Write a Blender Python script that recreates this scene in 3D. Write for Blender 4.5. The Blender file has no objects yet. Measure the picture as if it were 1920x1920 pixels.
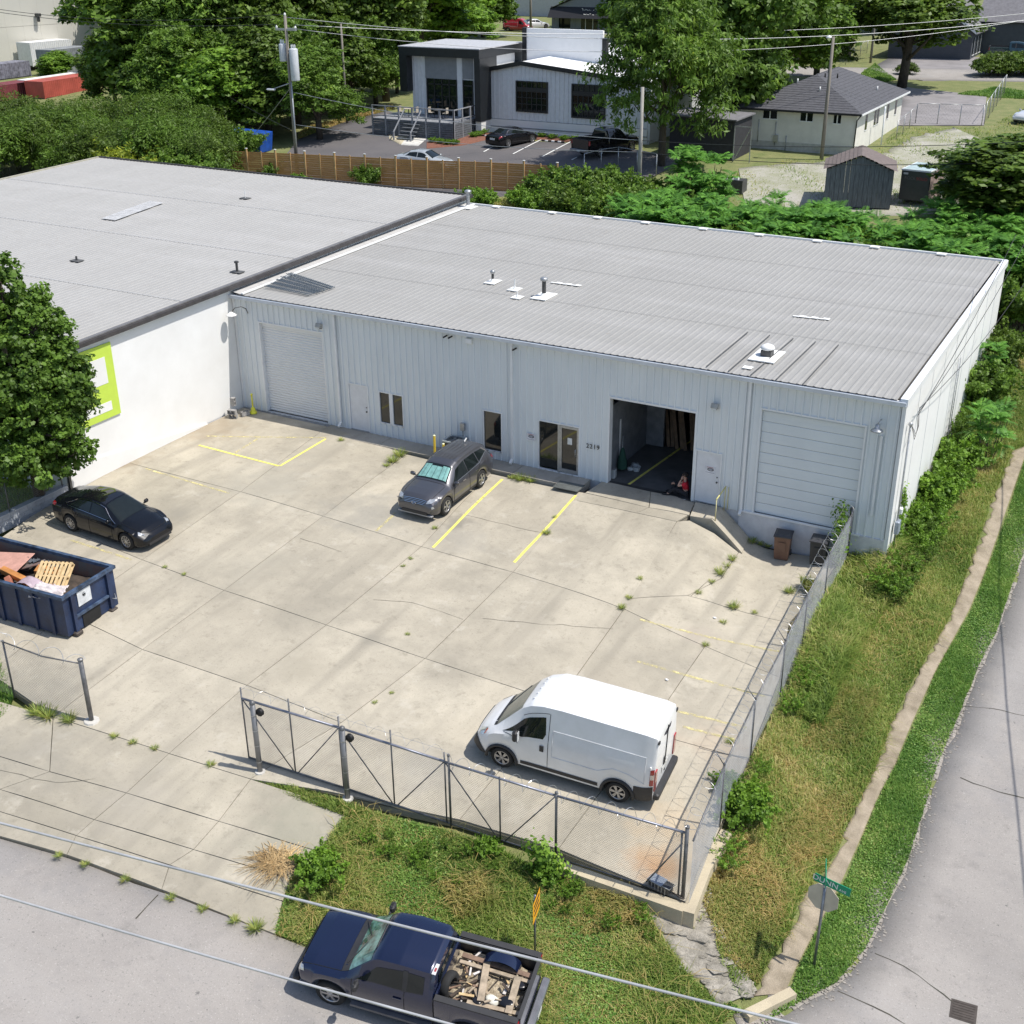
import bpy, math, random
import numpy as np
from mathutils import Vector, Matrix
R_ = math.radians
random.seed(7); rng = np.random.default_rng(7)
S = bpy.context.scene
COL = S.collection
# ------------------------------------------------------------------ camera
CAM = np.array([37.317, -41.295, 20.249]); YAW, PIT, ROL, FOC = -.5079, .4455, .0089, 2302.3
def cam_axes():
    cy, sy, cp, sp = math.cos(YAW), math.sin(YAW), math.cos(PIT), math.sin(PIT)
    f = np.array([sy*cp, cy*cp, -sp]); r = np.array([cy, -sy, 0]); d = np.cross(f, r)
    c, s = math.cos(ROL), math.sin(ROL)
    return c*r+s*d, -s*r+c*d, f
CR, CD, CF = cam_axes()
cd = bpy.data.cameras.new('camera'); co = bpy.data.objects.new('camera', cd); COL.objects.link(co)
cd.sensor_width = 36; cd.lens = FOC/1920*36; cd.clip_start = .5; cd.clip_end = 3000
M = Matrix.Identity(4)
for i in range(3):
    M[i][0] = CR[i]; M[i][1] = -CD[i]; M[i][2] = -CF[i]; M[i][3] = CAM[i]
co.matrix_world = M
S.camera = co
# ------------------------------------------------------------------ light
SUN_EL, SUN_AZ = 62, 14     # azimuth from +X towards +Y
sd = Vector((math.cos(R_(SUN_EL))*math.cos(R_(SUN_AZ)), math.cos(R_(SUN_EL))*math.sin(R_(SUN_AZ)), math.sin(R_(SUN_EL))))
W = bpy.data.worlds.new('World'); S.world = W; W.use_nodes = True
nt = W.node_tree; nt.nodes.clear()
sk = nt.nodes.new('ShaderNodeTexSky'); sk.sky_type = 'NISHITA'; sk.sun_disc = False
sk.sun_elevation = R_(SUN_EL); sk.sun_rotation = R_(90-SUN_AZ); sk.air_density = 1.0; sk.dust_density = 1.2; sk.ozone_density = 1.0
bg = nt.nodes.new('ShaderNodeBackground'); bg.inputs[1].default_value = .135
wo = nt.nodes.new('ShaderNodeOutputWorld')
nt.links.new(sk.outputs[0], bg.inputs[0]); nt.links.new(bg.outputs[0], wo.inputs[0])
sl = bpy.data.lights.new('sun', 'SUN'); sl.energy = 4.2; sl.angle = R_(.53); sl.color = (1, .955, .88)
so = bpy.data.objects.new('sun', sl); COL.objects.link(so)
so.rotation_euler = sd.to_track_quat('Z', 'Y').to_euler(); so.location = (20, 0, 60)
S.view_settings.view_transform = 'Standard'; S.view_settings.look = 'None'
S.view_settings.exposure = 0.3; S.view_settings.gamma = 1; S.view_settings.use_curve_mapping = False
S.render.engine = 'CYCLES'
# ------------------------------------------------------------------ pixel -> place
def ray(px, py): return CR*(px-960)/FOC + CD*(py-960)/FOC + CF
def at(px, py, z):
    d = ray(px, py); return CAM+(z-CAM[2])/d[2]*d
def onX(px, py, X=0.0):
    d = ray(px, py); return CAM+(X-CAM[0])/d[0]*d
def onY(px, py, Y=0.0):
    d = ray(px, py); return CAM+(Y-CAM[1])/d[1]*d
# ------------------------------------------------------------------ terrain
class RBF:
    def __init__(s, pts, c=2.5):
        P = np.array(pts, float); s.P = P[:, :2]; s.c = c; n = len(P)
        A = np.zeros((n+3, n+3)); d = np.linalg.norm(s.P[:, None]-s.P[None], axis=2)
        A[:n, :n] = np.sqrt(d*d+c*c)+np.eye(n)*-.02; A[:n, n] = 1; A[:n, n+1:] = s.P; A[n, :n] = 1; A[n+1:, :n] = s.P.T
        b = np.zeros(n+3); b[:n] = P[:, 2]; s.w = np.linalg.solve(A, b)
    def __call__(s, X, Y):
        X = np.atleast_1d(np.asarray(X, float)); Y = np.atleast_1d(np.asarray(Y, float)); sh = X.shape
        Q = np.stack([X.ravel(), Y.ravel()], 1); out = np.zeros(len(Q)); n = len(s.P)
        for i in range(0, len(Q), 20000):
            q = Q[i:i+20000]; d = np.linalg.norm(q[:, None]-s.P[None], axis=2)
            out[i:i+20000] = np.sqrt(d*d+s.c**2)@s.w[:n]+s.w[n]+q@s.w[n+1:]
        return out.reshape(sh)
LOTP = [(0,0,0),(-6,-12,0),(6,0,0),(12,0,-.12),(17,0,-.10),(18.5,0,-.03),(22,0,-.03),(0,-8,-.05),(0,-16,-.3),(2,-24,-.8),(-8,-20,-.4),
 (8,-6,-.12),(8,-12,-.32),(8,-20,-.7),(15,-4,-.2),(15,-7,-.38),(15,-14,-.7),(15,-21,-1.05),(12,-26,-1.25),(15,-26,-1.45),(18,-4,-.35),(18.5,-8,-.6),(18.5,-16,-1.0),
 (20,-20,-1.2),(18,-25,-1.75),(21.5,-24.3,-2.1),(22,-2,-.12),(23.3,-1.4,-.18),(24.2,-1.9,-.62),(25,-2.3,-1.08),(22,-5,-.5),(22.5,-8,-.85),(22.5,-12,-1.12),(22.5,-18,-1.35),(24.9,-1,-1.1),(25,-5,-1.12),(25.5,-12,-1.32),(25.5,-18,-1.5),
 (28.5,-1,-1.15),(28.5,-8,-1.4),(29,-14,-1.55),(29.8,-19,-1.65)]
LOT = RBF(LOTP, 1.2)
GP = [(0,0,-.3),(15,0,-.4),(25,0,-1.2),(0,-12,-.3),(0,-24,-.9),(-20,-24,-.3),(8,-26.5,-1.0),(13,-26,-1.4),(17.9,-25.2,-1.8),(21.3,-24.6,-2.2),(15,-14,-1),(15,-21,-1.2),
 (18,-21.5,-1.35),(21,-20.8,-1.5),(24,-20.3,-1.75),(27,-19.9,-2.0),(30,-19.5,-2.2),(25,-23,-2.45),(28,-23,-2.6),(31,-22,-2.75),(33,-20,-2.85),(28,-27,-2.8),(34,-24,-2.95),(40,-24,-3.0),(20,-32,-2.3),(40,-34,-3.1),(10,-34,-1.6),(-10,-36,-.8),
 (30.0,-16,-1.95),(29.5,-10,-1.55),(29.3,-4,-1.35),(30.2,0,-1.2),(30.5,6,-.6),(30.5,14,.4),(30.5,20,1.2),(32,-16,-2.5),(31.8,-8,-2.05),(32.2,0,-1.6),(32.8,8,-.7),(33,16,.3),
 (33.0,-14,-2.7),(33.6,-6,-2.3),(34.2,2,-1.9),(35,12,-.75),(35.6,22,.6),(42,-10,-2.6),(43,4,-1.9),(44,20,.4),
 (0,22,1.5),(15,22,1.3),(29,22,1.4),(-30,0,0),(-40,20,1.5),(-20,28,2.6),(-5,30,2.8),(10,30,2.4),(25,30,2.2),(34,32,1.8),(45,32,1.9),
 (-28,32,3.0),(-12,35,3.1),(0,38,3.2),(15,42,3.6),(30,42,3.6),(-30,50,4),(-15,50,4),(0,52,4),(13,56,4),(25,56,4.1),(-60,30,2.5),(-60,60,4.3),(-95,70,4.5),(-120,40,3.5),
 (10,80,4.6),(-30,80,4.6),(30,80,4.8),(8,96,5),(-60,110,5.5),(10,130,6),(-10,160,6),(60,100,5.5),(-200,200,7),(-150,120,6),(100,220,7),(0,400,9),(-300,400,9),(60,-40,-3),(80,0,-1.5),(90,60,3)]
GRD = RBF(GP, 2.5)
def lot(x, y): return float(LOT(x, y)[0])
def grd(x, y): return float(GRD(x, y)[0])
def onsurf(px, py, f, z0=0.0):
    z = z0
    for _ in range(40):
        p = at(px, py, z); z = .5*z+.5*f(p[0], p[1])
    return at(px, py, z)
def PL(px, py): return onsurf(px, py, lot, -.6)
def PG(px, py, z0=None): return onsurf(px, py, grd, (-2 if py > 1000 else 4) if z0 is None else z0)
# ------------------------------------------------------------------ materials
MATS = {}
def _n(nt, t, **k):
    n = nt.nodes.new(t)
    for a, b in k.items(): setattr(n, a, b)
    return n
def mat(name, col, rough=.7, metal=0, var=.12, scale=3.0, col2=None, bump=0, bscale=60, spec=.5, coat=0, trans=0, alpha=1, fine=0, detail=5, stretch=None, subsurf=0):
    if name in MATS: return MATS[name]
    m = bpy.data.materials.new(name); m.use_nodes = True; nt = m.node_tree; b = nt.nodes['Principled BSDF']
    L = nt.links.new
    b.inputs['Roughness'].default_value = rough; b.inputs['Metallic'].default_value = metal
    b.inputs['Specular IOR Level'].default_value = spec; b.inputs['Coat Weight'].default_value = coat; b.inputs['Coat Roughness'].default_value = .03
    if trans: b.inputs['Transmission Weight'].default_value = trans
    if alpha < 1: b.inputs['Alpha'].default_value = alpha
    tc = _n(nt, 'ShaderNodeTexCoord'); src = tc.outputs['Object']
    if stretch:
        mp = _n(nt, 'ShaderNodeMapping'); mp.inputs['Scale'].default_value = stretch; L(src, mp.inputs[0]); src = mp.outputs[0]
    c2 = col2 if col2 else tuple(max(0, c*(1-var*2)) for c in col)
    c1 = col if col2 else tuple(min(1, c*(1+var)) for c in col)
    no = _n(nt, 'ShaderNodeTexNoise'); no.inputs['Scale'].default_value = scale; no.inputs['Detail'].default_value = detail; no.inputs['Roughness'].default_value = .62
    L(src, no.inputs['Vector'])
    rp = _n(nt, 'ShaderNodeValToRGB'); rp.color_ramp.elements[0].position = .32; rp.color_ramp.elements[1].position = .68
    rp.color_ramp.elements[0].color = (*c2, 1); rp.color_ramp.elements[1].color = (*c1, 1)
    L(no.outputs[0], rp.inputs[0]); out = rp.outputs[0]
    if fine:
        n2 = _n(nt, 'ShaderNodeTexNoise'); n2.inputs['Scale'].default_value = bscale; n2.inputs['Detail'].default_value = 3; L(src, n2.inputs['Vector'])
        mr = _n(nt, 'ShaderNodeMapRange'); mr.inputs[1].default_value = .3; mr.inputs[2].default_value = .7; mr.inputs[3].default_value = 1-fine; mr.inputs[4].default_value = 1+fine; L(n2.outputs[0], mr.inputs[0])
        vm = _n(nt, 'ShaderNodeVectorMath', operation='SCALE'); L(out, vm.inputs[0]); L(mr.outputs[0], vm.inputs['Scale']); out = vm.outputs[0]
    L(out, b.inputs['Base Color'])
    if bump:
        n3 = _n(nt, 'ShaderNodeTexNoise'); n3.inputs['Scale'].default_value = bscale; n3.inputs['Detail'].default_value = 4; L(src, n3.inputs['Vector'])
        bp = _n(nt, 'ShaderNodeBump'); bp.inputs['Strength'].default_value = bump; bp.inputs['Distance'].default_value = .02; L(n3.outputs[0], bp.inputs['Height']); L(bp.outputs[0], b.inputs['Normal'])
    MATS[name] = m; return m
def leafmat(name, ca, cb, cc=None, scale=.5):
    """foliage: colour varies leaf clump by leaf clump, thin leaves let light through"""
    if name in MATS: return MATS[name]
    m = bpy.data.materials.new(name); m.use_nodes = True; nt = m.node_tree; L = nt.links.new
    nt.nodes.clear(); out = _n(nt, 'ShaderNodeOutputMaterial')
    tc = _n(nt, 'ShaderNodeTexCoord'); no = _n(nt, 'ShaderNodeTexNoise'); no.inputs['Scale'].default_value = scale; no.inputs['Detail'].default_value = 6; no.inputs['Roughness'].default_value = .7
    L(tc.outputs['Object'], no.inputs['Vector'])
    at_ = _n(nt, 'ShaderNodeAttribute', attribute_name='rnd'); mx = _n(nt, 'ShaderNodeMath', operation='MULTIPLY_ADD'); mx.inputs[1].default_value = .42; mx.inputs[2].default_value = -.21
    L(at_.outputs['Fac'], mx.inputs[0]); ad = _n(nt, 'ShaderNodeMath', operation='ADD'); L(mx.outputs[0], ad.inputs[0]); L(no.outputs[0], ad.inputs[1])
    rp = _n(nt, 'ShaderNodeValToRGB'); e = rp.color_ramp.elements
    e[0].position = .3; e[0].color = (*ca, 1); e[1].position = .7; e[1].color = (*cb, 1)
    if cc: x = e.new(.82); x.color = (*cc, 1)
    L(ad.outputs[0], rp.inputs[0])
    pb = _n(nt, 'ShaderNodeBsdfPrincipled'); pb.inputs['Roughness'].default_value = .5; pb.inputs['Specular IOR Level'].default_value = .35
    L(rp.outputs[0], pb.inputs['Base Color'])
    tr = _n(nt, 'ShaderNodeBsdfTranslucent'); L(rp.outputs[0], tr.inputs[0])
    ms = _n(nt, 'ShaderNodeMixShader'); ms.inputs[0].default_value = .4; L(pb.outputs[0], ms.inputs[1]); L(tr.outputs[0], ms.inputs[2]); L(ms.outputs[0], out.inputs[0])
    MATS[name] = m; return m
# ------------------------------------------------------------------ mesh builder
class MB:
    def __init__(s): s.v = []; s.f = []; s.mi = []; s.cur = 0; s.sm = []; s.smooth = False; s.T = None
    def add(s, vs, fs):
        o = len(s.v)
        if s.T is not None: vs = [tuple(s.T @ Vector(p)) for p in vs]
        s.v += [tuple(map(float, p)) for p in vs]
        for f in fs: s.f.append(tuple(o+i for i in f)); s.mi.append(s.cur); s.sm.append(s.smooth)
        return s
    def box(s, x0, y0, z0, x1, y1, z1):
        x0, x1 = min(x0, x1), max(x0, x1); y0, y1 = min(y0, y1), max(y0, y1); z0, z1 = min(z0, z1), max(z0, z1)
        return s.add([(x0,y0,z0),(x1,y0,z0),(x1,y1,z0),(x0,y1,z0),(x0,y0,z1),(x1,y0,z1),(x1,y1,z1),(x0,y1,z1)], BOXF)
    def bbox(s, c, size, b=.02, rot=None):
        """bevelled box: centre, size"""
        hx, hy, hz = [a/2 for a in size]; b = min(b, hx*.9, hy*.9, hz*.9); vs = []
        pts = []
        for z, i in ((-hz, b), (-hz+b, 0), (hz-b, 0), (hz, b)):
            for (sx, sy) in ((-1,-1),(1,-1),(1,1),(-1,1)):
                a, d = (hx-i, hy-i)
                q = [(sx*a, sy*(d-b)), (sx*(a-b), sy*d)]
                if sx*sy > 0: q = q[::-1]
                # keep ring order counter-clockwise
                pts += [(p[0], p[1], z) for p in q]
        Rm = rot if rot is not None else Matrix.Identity(3)
        vs = [tuple(Vector(c)+Rm @ Vector(p)) for p in pts]
        # order each ring by angle to be safe
        n = 8; fs = []
        order = [0, 1, 2, 3, 4, 5, 6, 7]
        order.sort(key=lambda k: math.atan2(pts[k+8][1], pts[k+8][0]))
        idx = [[r*8+k for k in order] for r in range(4)]
        for r in range(3):
            for k in range(8): fs.append((idx[r][k], idx[r][(k+1) % 8], idx[r+1][(k+1) % 8], idx[r+1][k]))
        fs.append(tuple(idx[0][::-1])); fs.append(tuple(idx[3]))
        return s.add(vs, fs)
    def obox(s, p, q, w, h, up=(0, 0, 1)):
        """beam from p to q, width w (sideways), height h"""
        p, q = Vector(p), Vector(q); d = (q-p).normalized(); u = Vector(up)
        sd_ = d.cross(u)
        if sd_.length < 1e-4: sd_ = d.cross(Vector((1, 0, 0)))
        sd_.normalize(); u = sd_.cross(d)
        a, b = sd_*w/2, u*h/2
        return s.add([p-a-b, p+a-b, p+a+b, p-a+b, q-a-b, q+a-b, q+a+b, q-a+b], [(0,1,2,3),(7,6,5,4),(0,4,5,1),(1,5,6,2),(2,6,7,3),(3,7,4,0)])
    def tube(s, pts, r, n=6, caps=True, closed=False):
        P = [Vector(p) for p in pts]; m = len(P); rs = r if isinstance(r, (list, tuple)) else [r]*m
        o = []; prev = None
        for i in range(m):
            t = (P[min(i+1, m-1)]-P[max(i-1, 0)]) if not closed else (P[(i+1) % m]-P[i-1])
            if t.length < 1e-9: t = Vector((0, 0, 1))
            t.normalize()
            if prev is None:
                a = t.cross(Vector((0, 0, 1)));
                if a.length < .1: a = t.cross(Vector((1, 0, 0)))
            else:
                a = prev-t*prev.dot(t)
                if a.length < 1e-6: a = t.orthogonal()
            a.normalize(); prev = a; b = t.cross(a)
            for k in range(n):
                th = 2*math.pi*k/n; o.append(P[i]+(a*math.cos(th)+b*math.sin(th))*rs[i])
        fs = []
        for i in range(m-1 if not closed else m):
            j = (i+1) % m
            for k in range(n): fs.append((i*n+k, i*n+(k+1) % n, j*n+(k+1) % n, j*n+k))
        if caps and not closed: fs.append(tuple(range(n))[::-1]); fs.append(tuple((m-1)*n+k for k in range(n)))
        sm = s.smooth; s.smooth = n >= 6; s.add(o, fs); s.smooth = sm; return s
    def lathe(s, prof, c=(0, 0, 0), n=16, axis='z'):
        """prof list of (r, h); revolve about axis through c"""
        o = []
        for (r, h) in prof:
            for k in range(n):
                t = 2*math.pi*k/n; x, y = r*math.cos(t), r*math.sin(t)
                if axis == 'z': p = (c[0]+x, c[1]+y, c[2]+h)
                elif axis == 'y': p = (c[0]+x, c[1]+h, c[2]+y)
                else: p = (c[0]+h, c[1]+x, c[2]+y)
                o.append(p)
        fs = []
        for i in range(len(prof)-1):
            for k in range(n): fs.append((i*n+k, i*n+(k+1) % n, (i+1)*n+(k+1) % n, (i+1)*n+k))
        return s.add(o, fs)
    def grid(s, G, flip=False):
        """G[i][j] = points"""
        ni, nj = len(G), len(G[0]); vs = [p for r in G for p in r]; fs = []
        for i in range(ni-1):
            for j in range(nj-1):
                f = (i*nj+j, (i+1)*nj+j, (i+1)*nj+j+1, i*nj+j+1); fs.append(f[::-1] if flip else f)
        return s.add(vs, fs)
    def prism(s, poly, z0, z1, tf=None):
        """poly [(a,b)..] extruded along third axis; tf maps (a,b,h)->xyz"""
        n = len(poly); f_ = tf or (lambda a, b, h: (a, b, h))
        vs = [f_(a, b, z0) for a, b in poly]+[f_(a, b, z1) for a, b in poly]
        return s.add(vs, [tuple(range(n))[::-1], tuple(range(n, 2*n))]+[(i, (i+1) % n, n+(i+1) % n, n+i) for i in range(n)])
    def mesh(s, name, mats, recalc=False):
        me = bpy.data.meshes.new(name); me.from_pydata(s.v, [], s.f)
        for m in (mats if isinstance(mats, (list, tuple)) else [mats]): me.materials.append(m)
        if len(s.f):
            me.polygons.foreach_set('material_index', s.mi); me.polygons.foreach_set('use_smooth', s.sm)
        me.update()
        if recalc:
            import bmesh
            bm = bmesh.new(); bm.from_mesh(me); bmesh.ops.recalc_face_normals(bm, faces=bm.faces); bm.to_mesh(me); bm.free()
        return me
    def build(s, name, mats, parent=None, loc=None, kind=None, recalc=True, rot=None):
        o = bpy.data.objects.new(name, s.mesh(name, mats, recalc)); COL.objects.link(o)
        if parent is not None: o.parent = parent
        if loc is not None: o.location = loc
        if rot is not None: o.rotation_euler = rot
        if kind: o['kind'] = kind
        return o
BOXF = [(3,2,1,0),(4,5,6,7),(0,1,5,4),(1,2,6,5),(2,3,7,6),(3,0,4,7)]
def tag(o, label, cat, group=None, kind=None):
    if label: o['label'] = label
    if cat: o['category'] = cat
    if group: o['group'] = group
    if kind: o['kind'] = kind
    return o
def thing(name, label, cat, loc=(0, 0, 0), rz=0, group=None, rx=0, ry=0):
    o = bpy.data.objects.new(name, None); COL.objects.link(o); o.empty_display_size = .3
    o.location = loc; o.rotation_euler = (rx, ry, rz); return tag(o, label, cat, group)
def inst(me, name, parent=None, loc=(0, 0, 0), rot=(0, 0, 0), sc=(1, 1, 1)):
    o = bpy.data.objects.new(name, me); COL.objects.link(o); o.parent = parent; o.location = loc; o.rotation_euler = rot; o.scale = sc; return o
def copy_tree(o, parent=None):
    c = o.copy(); COL.objects.link(c); c.parent = parent
    for ch in list(o.children): copy_tree(ch, c)
    return c
def npmesh(name, V, F, mats, rnd=None, smooth=False):
    """fast mesh from arrays; F (n,k)"""
    me = bpy.data.meshes.new(name); V = np.asarray(V, np.float32); F = np.asarray(F, np.int32); n, k = F.shape
    me.vertices.add(len(V)); me.vertices.foreach_set('co', V.ravel())
    me.loops.add(n*k); me.loops.foreach_set('vertex_index', F.ravel())
    me.polygons.add(n); me.polygons.foreach_set('loop_start', np.arange(0, n*k, k, dtype=np.int32)); me.polygons.foreach_set('loop_total', np.full(n, k, np.int32))
    if smooth: me.polygons.foreach_set('use_smooth', np.ones(n, bool))
    for m in (mats if isinstance(mats, (list, tuple)) else [mats]): me.materials.append(m)
    me.update(calc_edges=True)
    if rnd is not None:
        a = me.attributes.new('rnd', 'FLOAT', 'FACE'); a.data.foreach_set('value', np.asarray(rnd, np.float32))
    return me
def text_obj(name, s, size, mat_, parent, loc, rot, depth=.004, align='CENTER', sx=1, kind=None):
    cu = bpy.data.curves.new(name, 'FONT'); cu.body = s; cu.size = size; cu.extrude = depth; cu.align_x = align; cu.align_y = 'CENTER'
    o = bpy.data.objects.new(name, cu); COL.objects.link(o)
    dg = bpy.context.evaluated_depsgraph_get(); dg.update(); me = bpy.data.meshes.new_from_object(o.evaluated_get(dg)); bpy.data.objects.remove(o)
    me.materials.clear(); me.materials.append(mat_); me.name = name
    p = bpy.data.objects.new(name, me); COL.objects.link(p); p.parent = parent; p.location = loc; p.rotation_euler = rot; p.scale = (sx, 1, 1); return p
# ================================================================== GROUND
def worldpoly(pxs, f=PG): return [tuple(f(*p)[:2]) for p in pxs]
def inpoly(X, Y, poly):
    r = np.zeros(X.shape, bool); n = len(poly); j = n-1
    for i in range(n):
        xi, yi = poly[i]; xj, yj = poly[j]
        c = ((yi > Y) != (yj > Y)) & (X < (xj-xi)*(Y-yi)/((yj-yi) or 1e-9)+xi); r ^= c; j = i
    return r
LOTPOLY = [(-9,-28),(12.9,-25.7),(17.9,-25),(21.2,-24.4),(22.6,-20.2),(29.85,-19.1),(28.9,-8),(28.2,-.2),(28.2,.5),(-9,.5)]
def gridlines(a, b, spec):
    """spec: list of (upto, step) rising from a"""
    o = [a]
    for up, st in spec:
        while o[-1] < up-1e-6: o.append(min(up, o[-1]+st))
    return np.array(o)
gx = gridlines(-400, 0, [(-120, 20), (-40, 4), (-12, 1.2), (12, .8), (45, .5), (70, 2.5), (400, 22)])
gy = gridlines(-90, 0, [(-36, 5), (-28, 1), (24, .5), (60, 1.2), (120, 4), (500, 25)])
XX, YY = np.meshgrid(gx, gy, indexing='ij'); ZZ = GRD(XX, YY)
inl = inpoly(XX, YY, LOTPOLY)
ZZ = np.where(inl, np.minimum(ZZ, LOT(XX, YY)-.35), ZZ)
ZZ = np.where((XX > -40) & (XX < 29.6) & (YY > -.3) & (YY < 20.2), np.minimum(ZZ, -1.5), ZZ)   # cut under the buildings
ZZ += np.where(inl, 0, .03*np.sin(XX*2.1+YY*.7)*np.cos(YY*1.7-XX*.6))
ni, nj = XX.shape
V = np.stack([XX, YY, ZZ], 2).reshape(-1, 3); I = np.arange(ni*nj).reshape(ni, nj)
F = np.stack([I[:-1, :-1], I[1:, :-1], I[1:, 1:], I[:-1, 1:]], 2).reshape(-1, 4)
soil = mat('soil_and_thatch', (.20, .20, .08), .95, col2=(.12, .15, .045), scale=.9, bump=.6, bscale=35, fine=.35)
g = bpy.data.objects.new('ground', npmesh('ground', V, F, soil, smooth=True)); COL.objects.link(g); g['kind'] = 'structure'
def gz(x, y): return float(GRD(x, y)[0])
def resample(P, n):
    P = np.array(P, float); d = np.r_[0, np.cumsum(np.linalg.norm(np.diff(P, axis=0), axis=1))]; t = np.linspace(0, d[-1], n)
    return np.stack([np.interp(t, d, P[:, k]) for k in range(P.shape[1])], 1)
def strip(name, A, B, m, na=40, nb=6, off=.03, f=GRD, kind='structure', parent=None, jag=0, skirt=.15):
    A = resample([p[:2] for p in A], na); B = resample([p[:2] for p in B], na)
    if jag:
        nrm = B-A; nrm /= np.linalg.norm(nrm, axis=1)[:, None]; A = A+nrm*rng.normal(0, jag, (na, 1))
    T = np.linspace(0, 1, nb)[None, :, None]; G = A[:, None]*(1-T)+B[:, None]*T
    Z = f(G[..., 0], G[..., 1])+off
    G = np.concatenate([G, Z[..., None]], 2)
    e0 = G[:, :1].copy(); e0[..., 2] -= skirt; e1 = G[:, -1:].copy(); e1[..., 2] -= skirt
    G = np.concatenate([e0, G, e1], 1); nn, mm = G.shape[:2]
    I = np.arange(nn*mm).reshape(nn, mm); F = np.stack([I[:-1, :-1], I[1:, :-1], I[1:, 1:], I[:-1, 1:]], 2).reshape(-1, 4)
    if np.cross(G[1, 1, :2]-G[0, 1, :2], G[0, 2, :2]-G[0, 1, :2]) < 0: F = F[:, ::-1]
    o = bpy.data.objects.new(name, npmesh(name, G.reshape(-1, 3), F, m, smooth=True)); COL.objects.link(o)
    if kind: o['kind'] = kind
    o.parent = parent; return o
asph = mat('street_asphalt', (.335, .310, .285), .92, col2=(.27, .25, .232), scale=.35, bump=.5, bscale=120, fine=.16)
def asphalt_detail(m):
    nt = m.node_tree; L = nt.links.new; b = nt.nodes['Principled BSDF']; src = b.inputs['Base Color'].links[0].from_socket; tc = [n for n in nt.nodes if n.type == 'TEX_COORD'][0]; out = src
    for sc_, lo, hi, col, st, mp_ in ((.9,.60,.70,(.10,.095,.09),.30,None),(.16,.50,.56,(.22,.215,.215),.35,None),(26,.58,.68,(.60,.57,.53),.4,None),(19,.58,.68,(.09,.088,.085),.5,None),(5,.66,.70,(.05,.05,.05),.6,None),(2.2,.55,.7,(.20,.19,.185),.3,None),(.5,.50,.66,(.36,.345,.335),.2,(.3,1.0,1))):
        v = tc.outputs['Object']
        if mp_: q = _n(nt,'ShaderNodeMapping'); q.inputs['Scale'].default_value = mp_; q.inputs['Rotation'].default_value = (0,0,-.1); L(v,q.inputs[0]); v = q.outputs[0]
        n_ = _n(nt,'ShaderNodeTexNoise'); n_.inputs['Scale'].default_value = sc_; n_.inputs['Detail'].default_value = 6; n_.inputs['Roughness'].default_value = .65; L(v,n_.inputs['Vector'])
        r_ = _n(nt,'ShaderNodeMapRange'); r_.inputs[1].default_value = lo; r_.inputs[2].default_value = hi; r_.inputs[3].default_value = 0; r_.inputs[4].default_value = st; L(n_.outputs[0],r_.inputs[0])
        m_ = _n(nt,'ShaderNodeMix',data_type='RGBA'); m_.inputs['B'].default_value = (*col,1); L(r_.outputs[0],m_.inputs['Factor']); L(out,m_.inputs['A']); out = m_.outputs['Result']
    L(out,b.inputs['Base Color'])
asphalt_detail(asph)
asph2 = mat('lot_asphalt', (.125, .115, .115), .9, col2=(.095, .09, .093), scale=.3, bump=.3, bscale=90, fine=.12)
gravel = mat('gravel', (.36, .33, .295), .95, col2=(.20, .18, .155), scale=14, bump=1, bscale=45, fine=.3)
ppl = mat('path_worn', (.36, .30, .225), .95, col2=(.20, .165, .115), scale=1.6, bump=.7, bscale=50, fine=.2)
# front street
fe = [(-60, -34.5)]+[tuple(PG(*p)[:2]) for p in [(0,1568),(110,1605),(297,1675),(517,1755),(550,1767),(700,1826),(850,1880)]]+[(27.6,-24.2),(31,-23.7),(36,-24.5),(60,-22)]
fb = [(-56,-48),(8,-40),(20,-38.5),(40,-37),(62,-35)]
strip('front_street', fe, fb, asph, 110, 14, .03, jag=.02)
se = [tuple(PG(*p)[:2]) for p in [(1577,1847),(1630,1783),(1663,1717),(1710,1613),(1737,1527),(1763,1440),(1790,1377),(1813,1320),(1840,1253),(1873,1190),(1893,1127),(1920,1050)]]
se = [(31.6,-24.1),(31.9,-22.3),(32.4,-20.6)]+se+[(34.6,8),(35,14),(35.4,22),(35,34),(34,60)]
strip('side_street', se, [(x+10.5, y-(.6 if y < -10 else 0)) for x, y in se], asph, 120, 12, .036, jag=.04)
strip('gravel_shoulder', [(x-.55, y+.1) for x, y in se[1:-3]], [(x+.15, y) for x, y in se[1:-3]], gravel, 120, 4, .022, jag=.12)
plx = [(1853,960),(1780,1160),(1710,1280),(1670,1360),(1643,1440),(1600,1523),(1570,1600),(1493,1703),(1480,1750),(1440,1810),(1407,1870)]
prx = [(1890,960),(1860,1047),(1820,1147),(1757,1260),(1713,1360),(1680,1440),(1657,1480),(1617,1573),(1587,1647),(1557,1707),(1527,1760),(1500,1813),(1480,1863)]
pathL = [tuple(PG(*p)[:2]) for p in plx]; pathR = [tuple(PG(*p)[:2]) for p in prx]
ext = [tuple(PG(1912,850)[:2]), (34.0, 14), (34.3, 24)]
pathL = [(e[0]-.3, e[1]) for e in ext[::-1]]+pathL; pathR = [(e[0]+.3, e[1]) for e in ext[::-1]]+pathR
pL_, pR_ = resample(pathL, 60), resample(pathR, 60); strip('sidewalk', pL_*.9+pR_*.1, pR_*.88+pL_*.12, ppl, 150, 6, .035, jag=.08)
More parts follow.
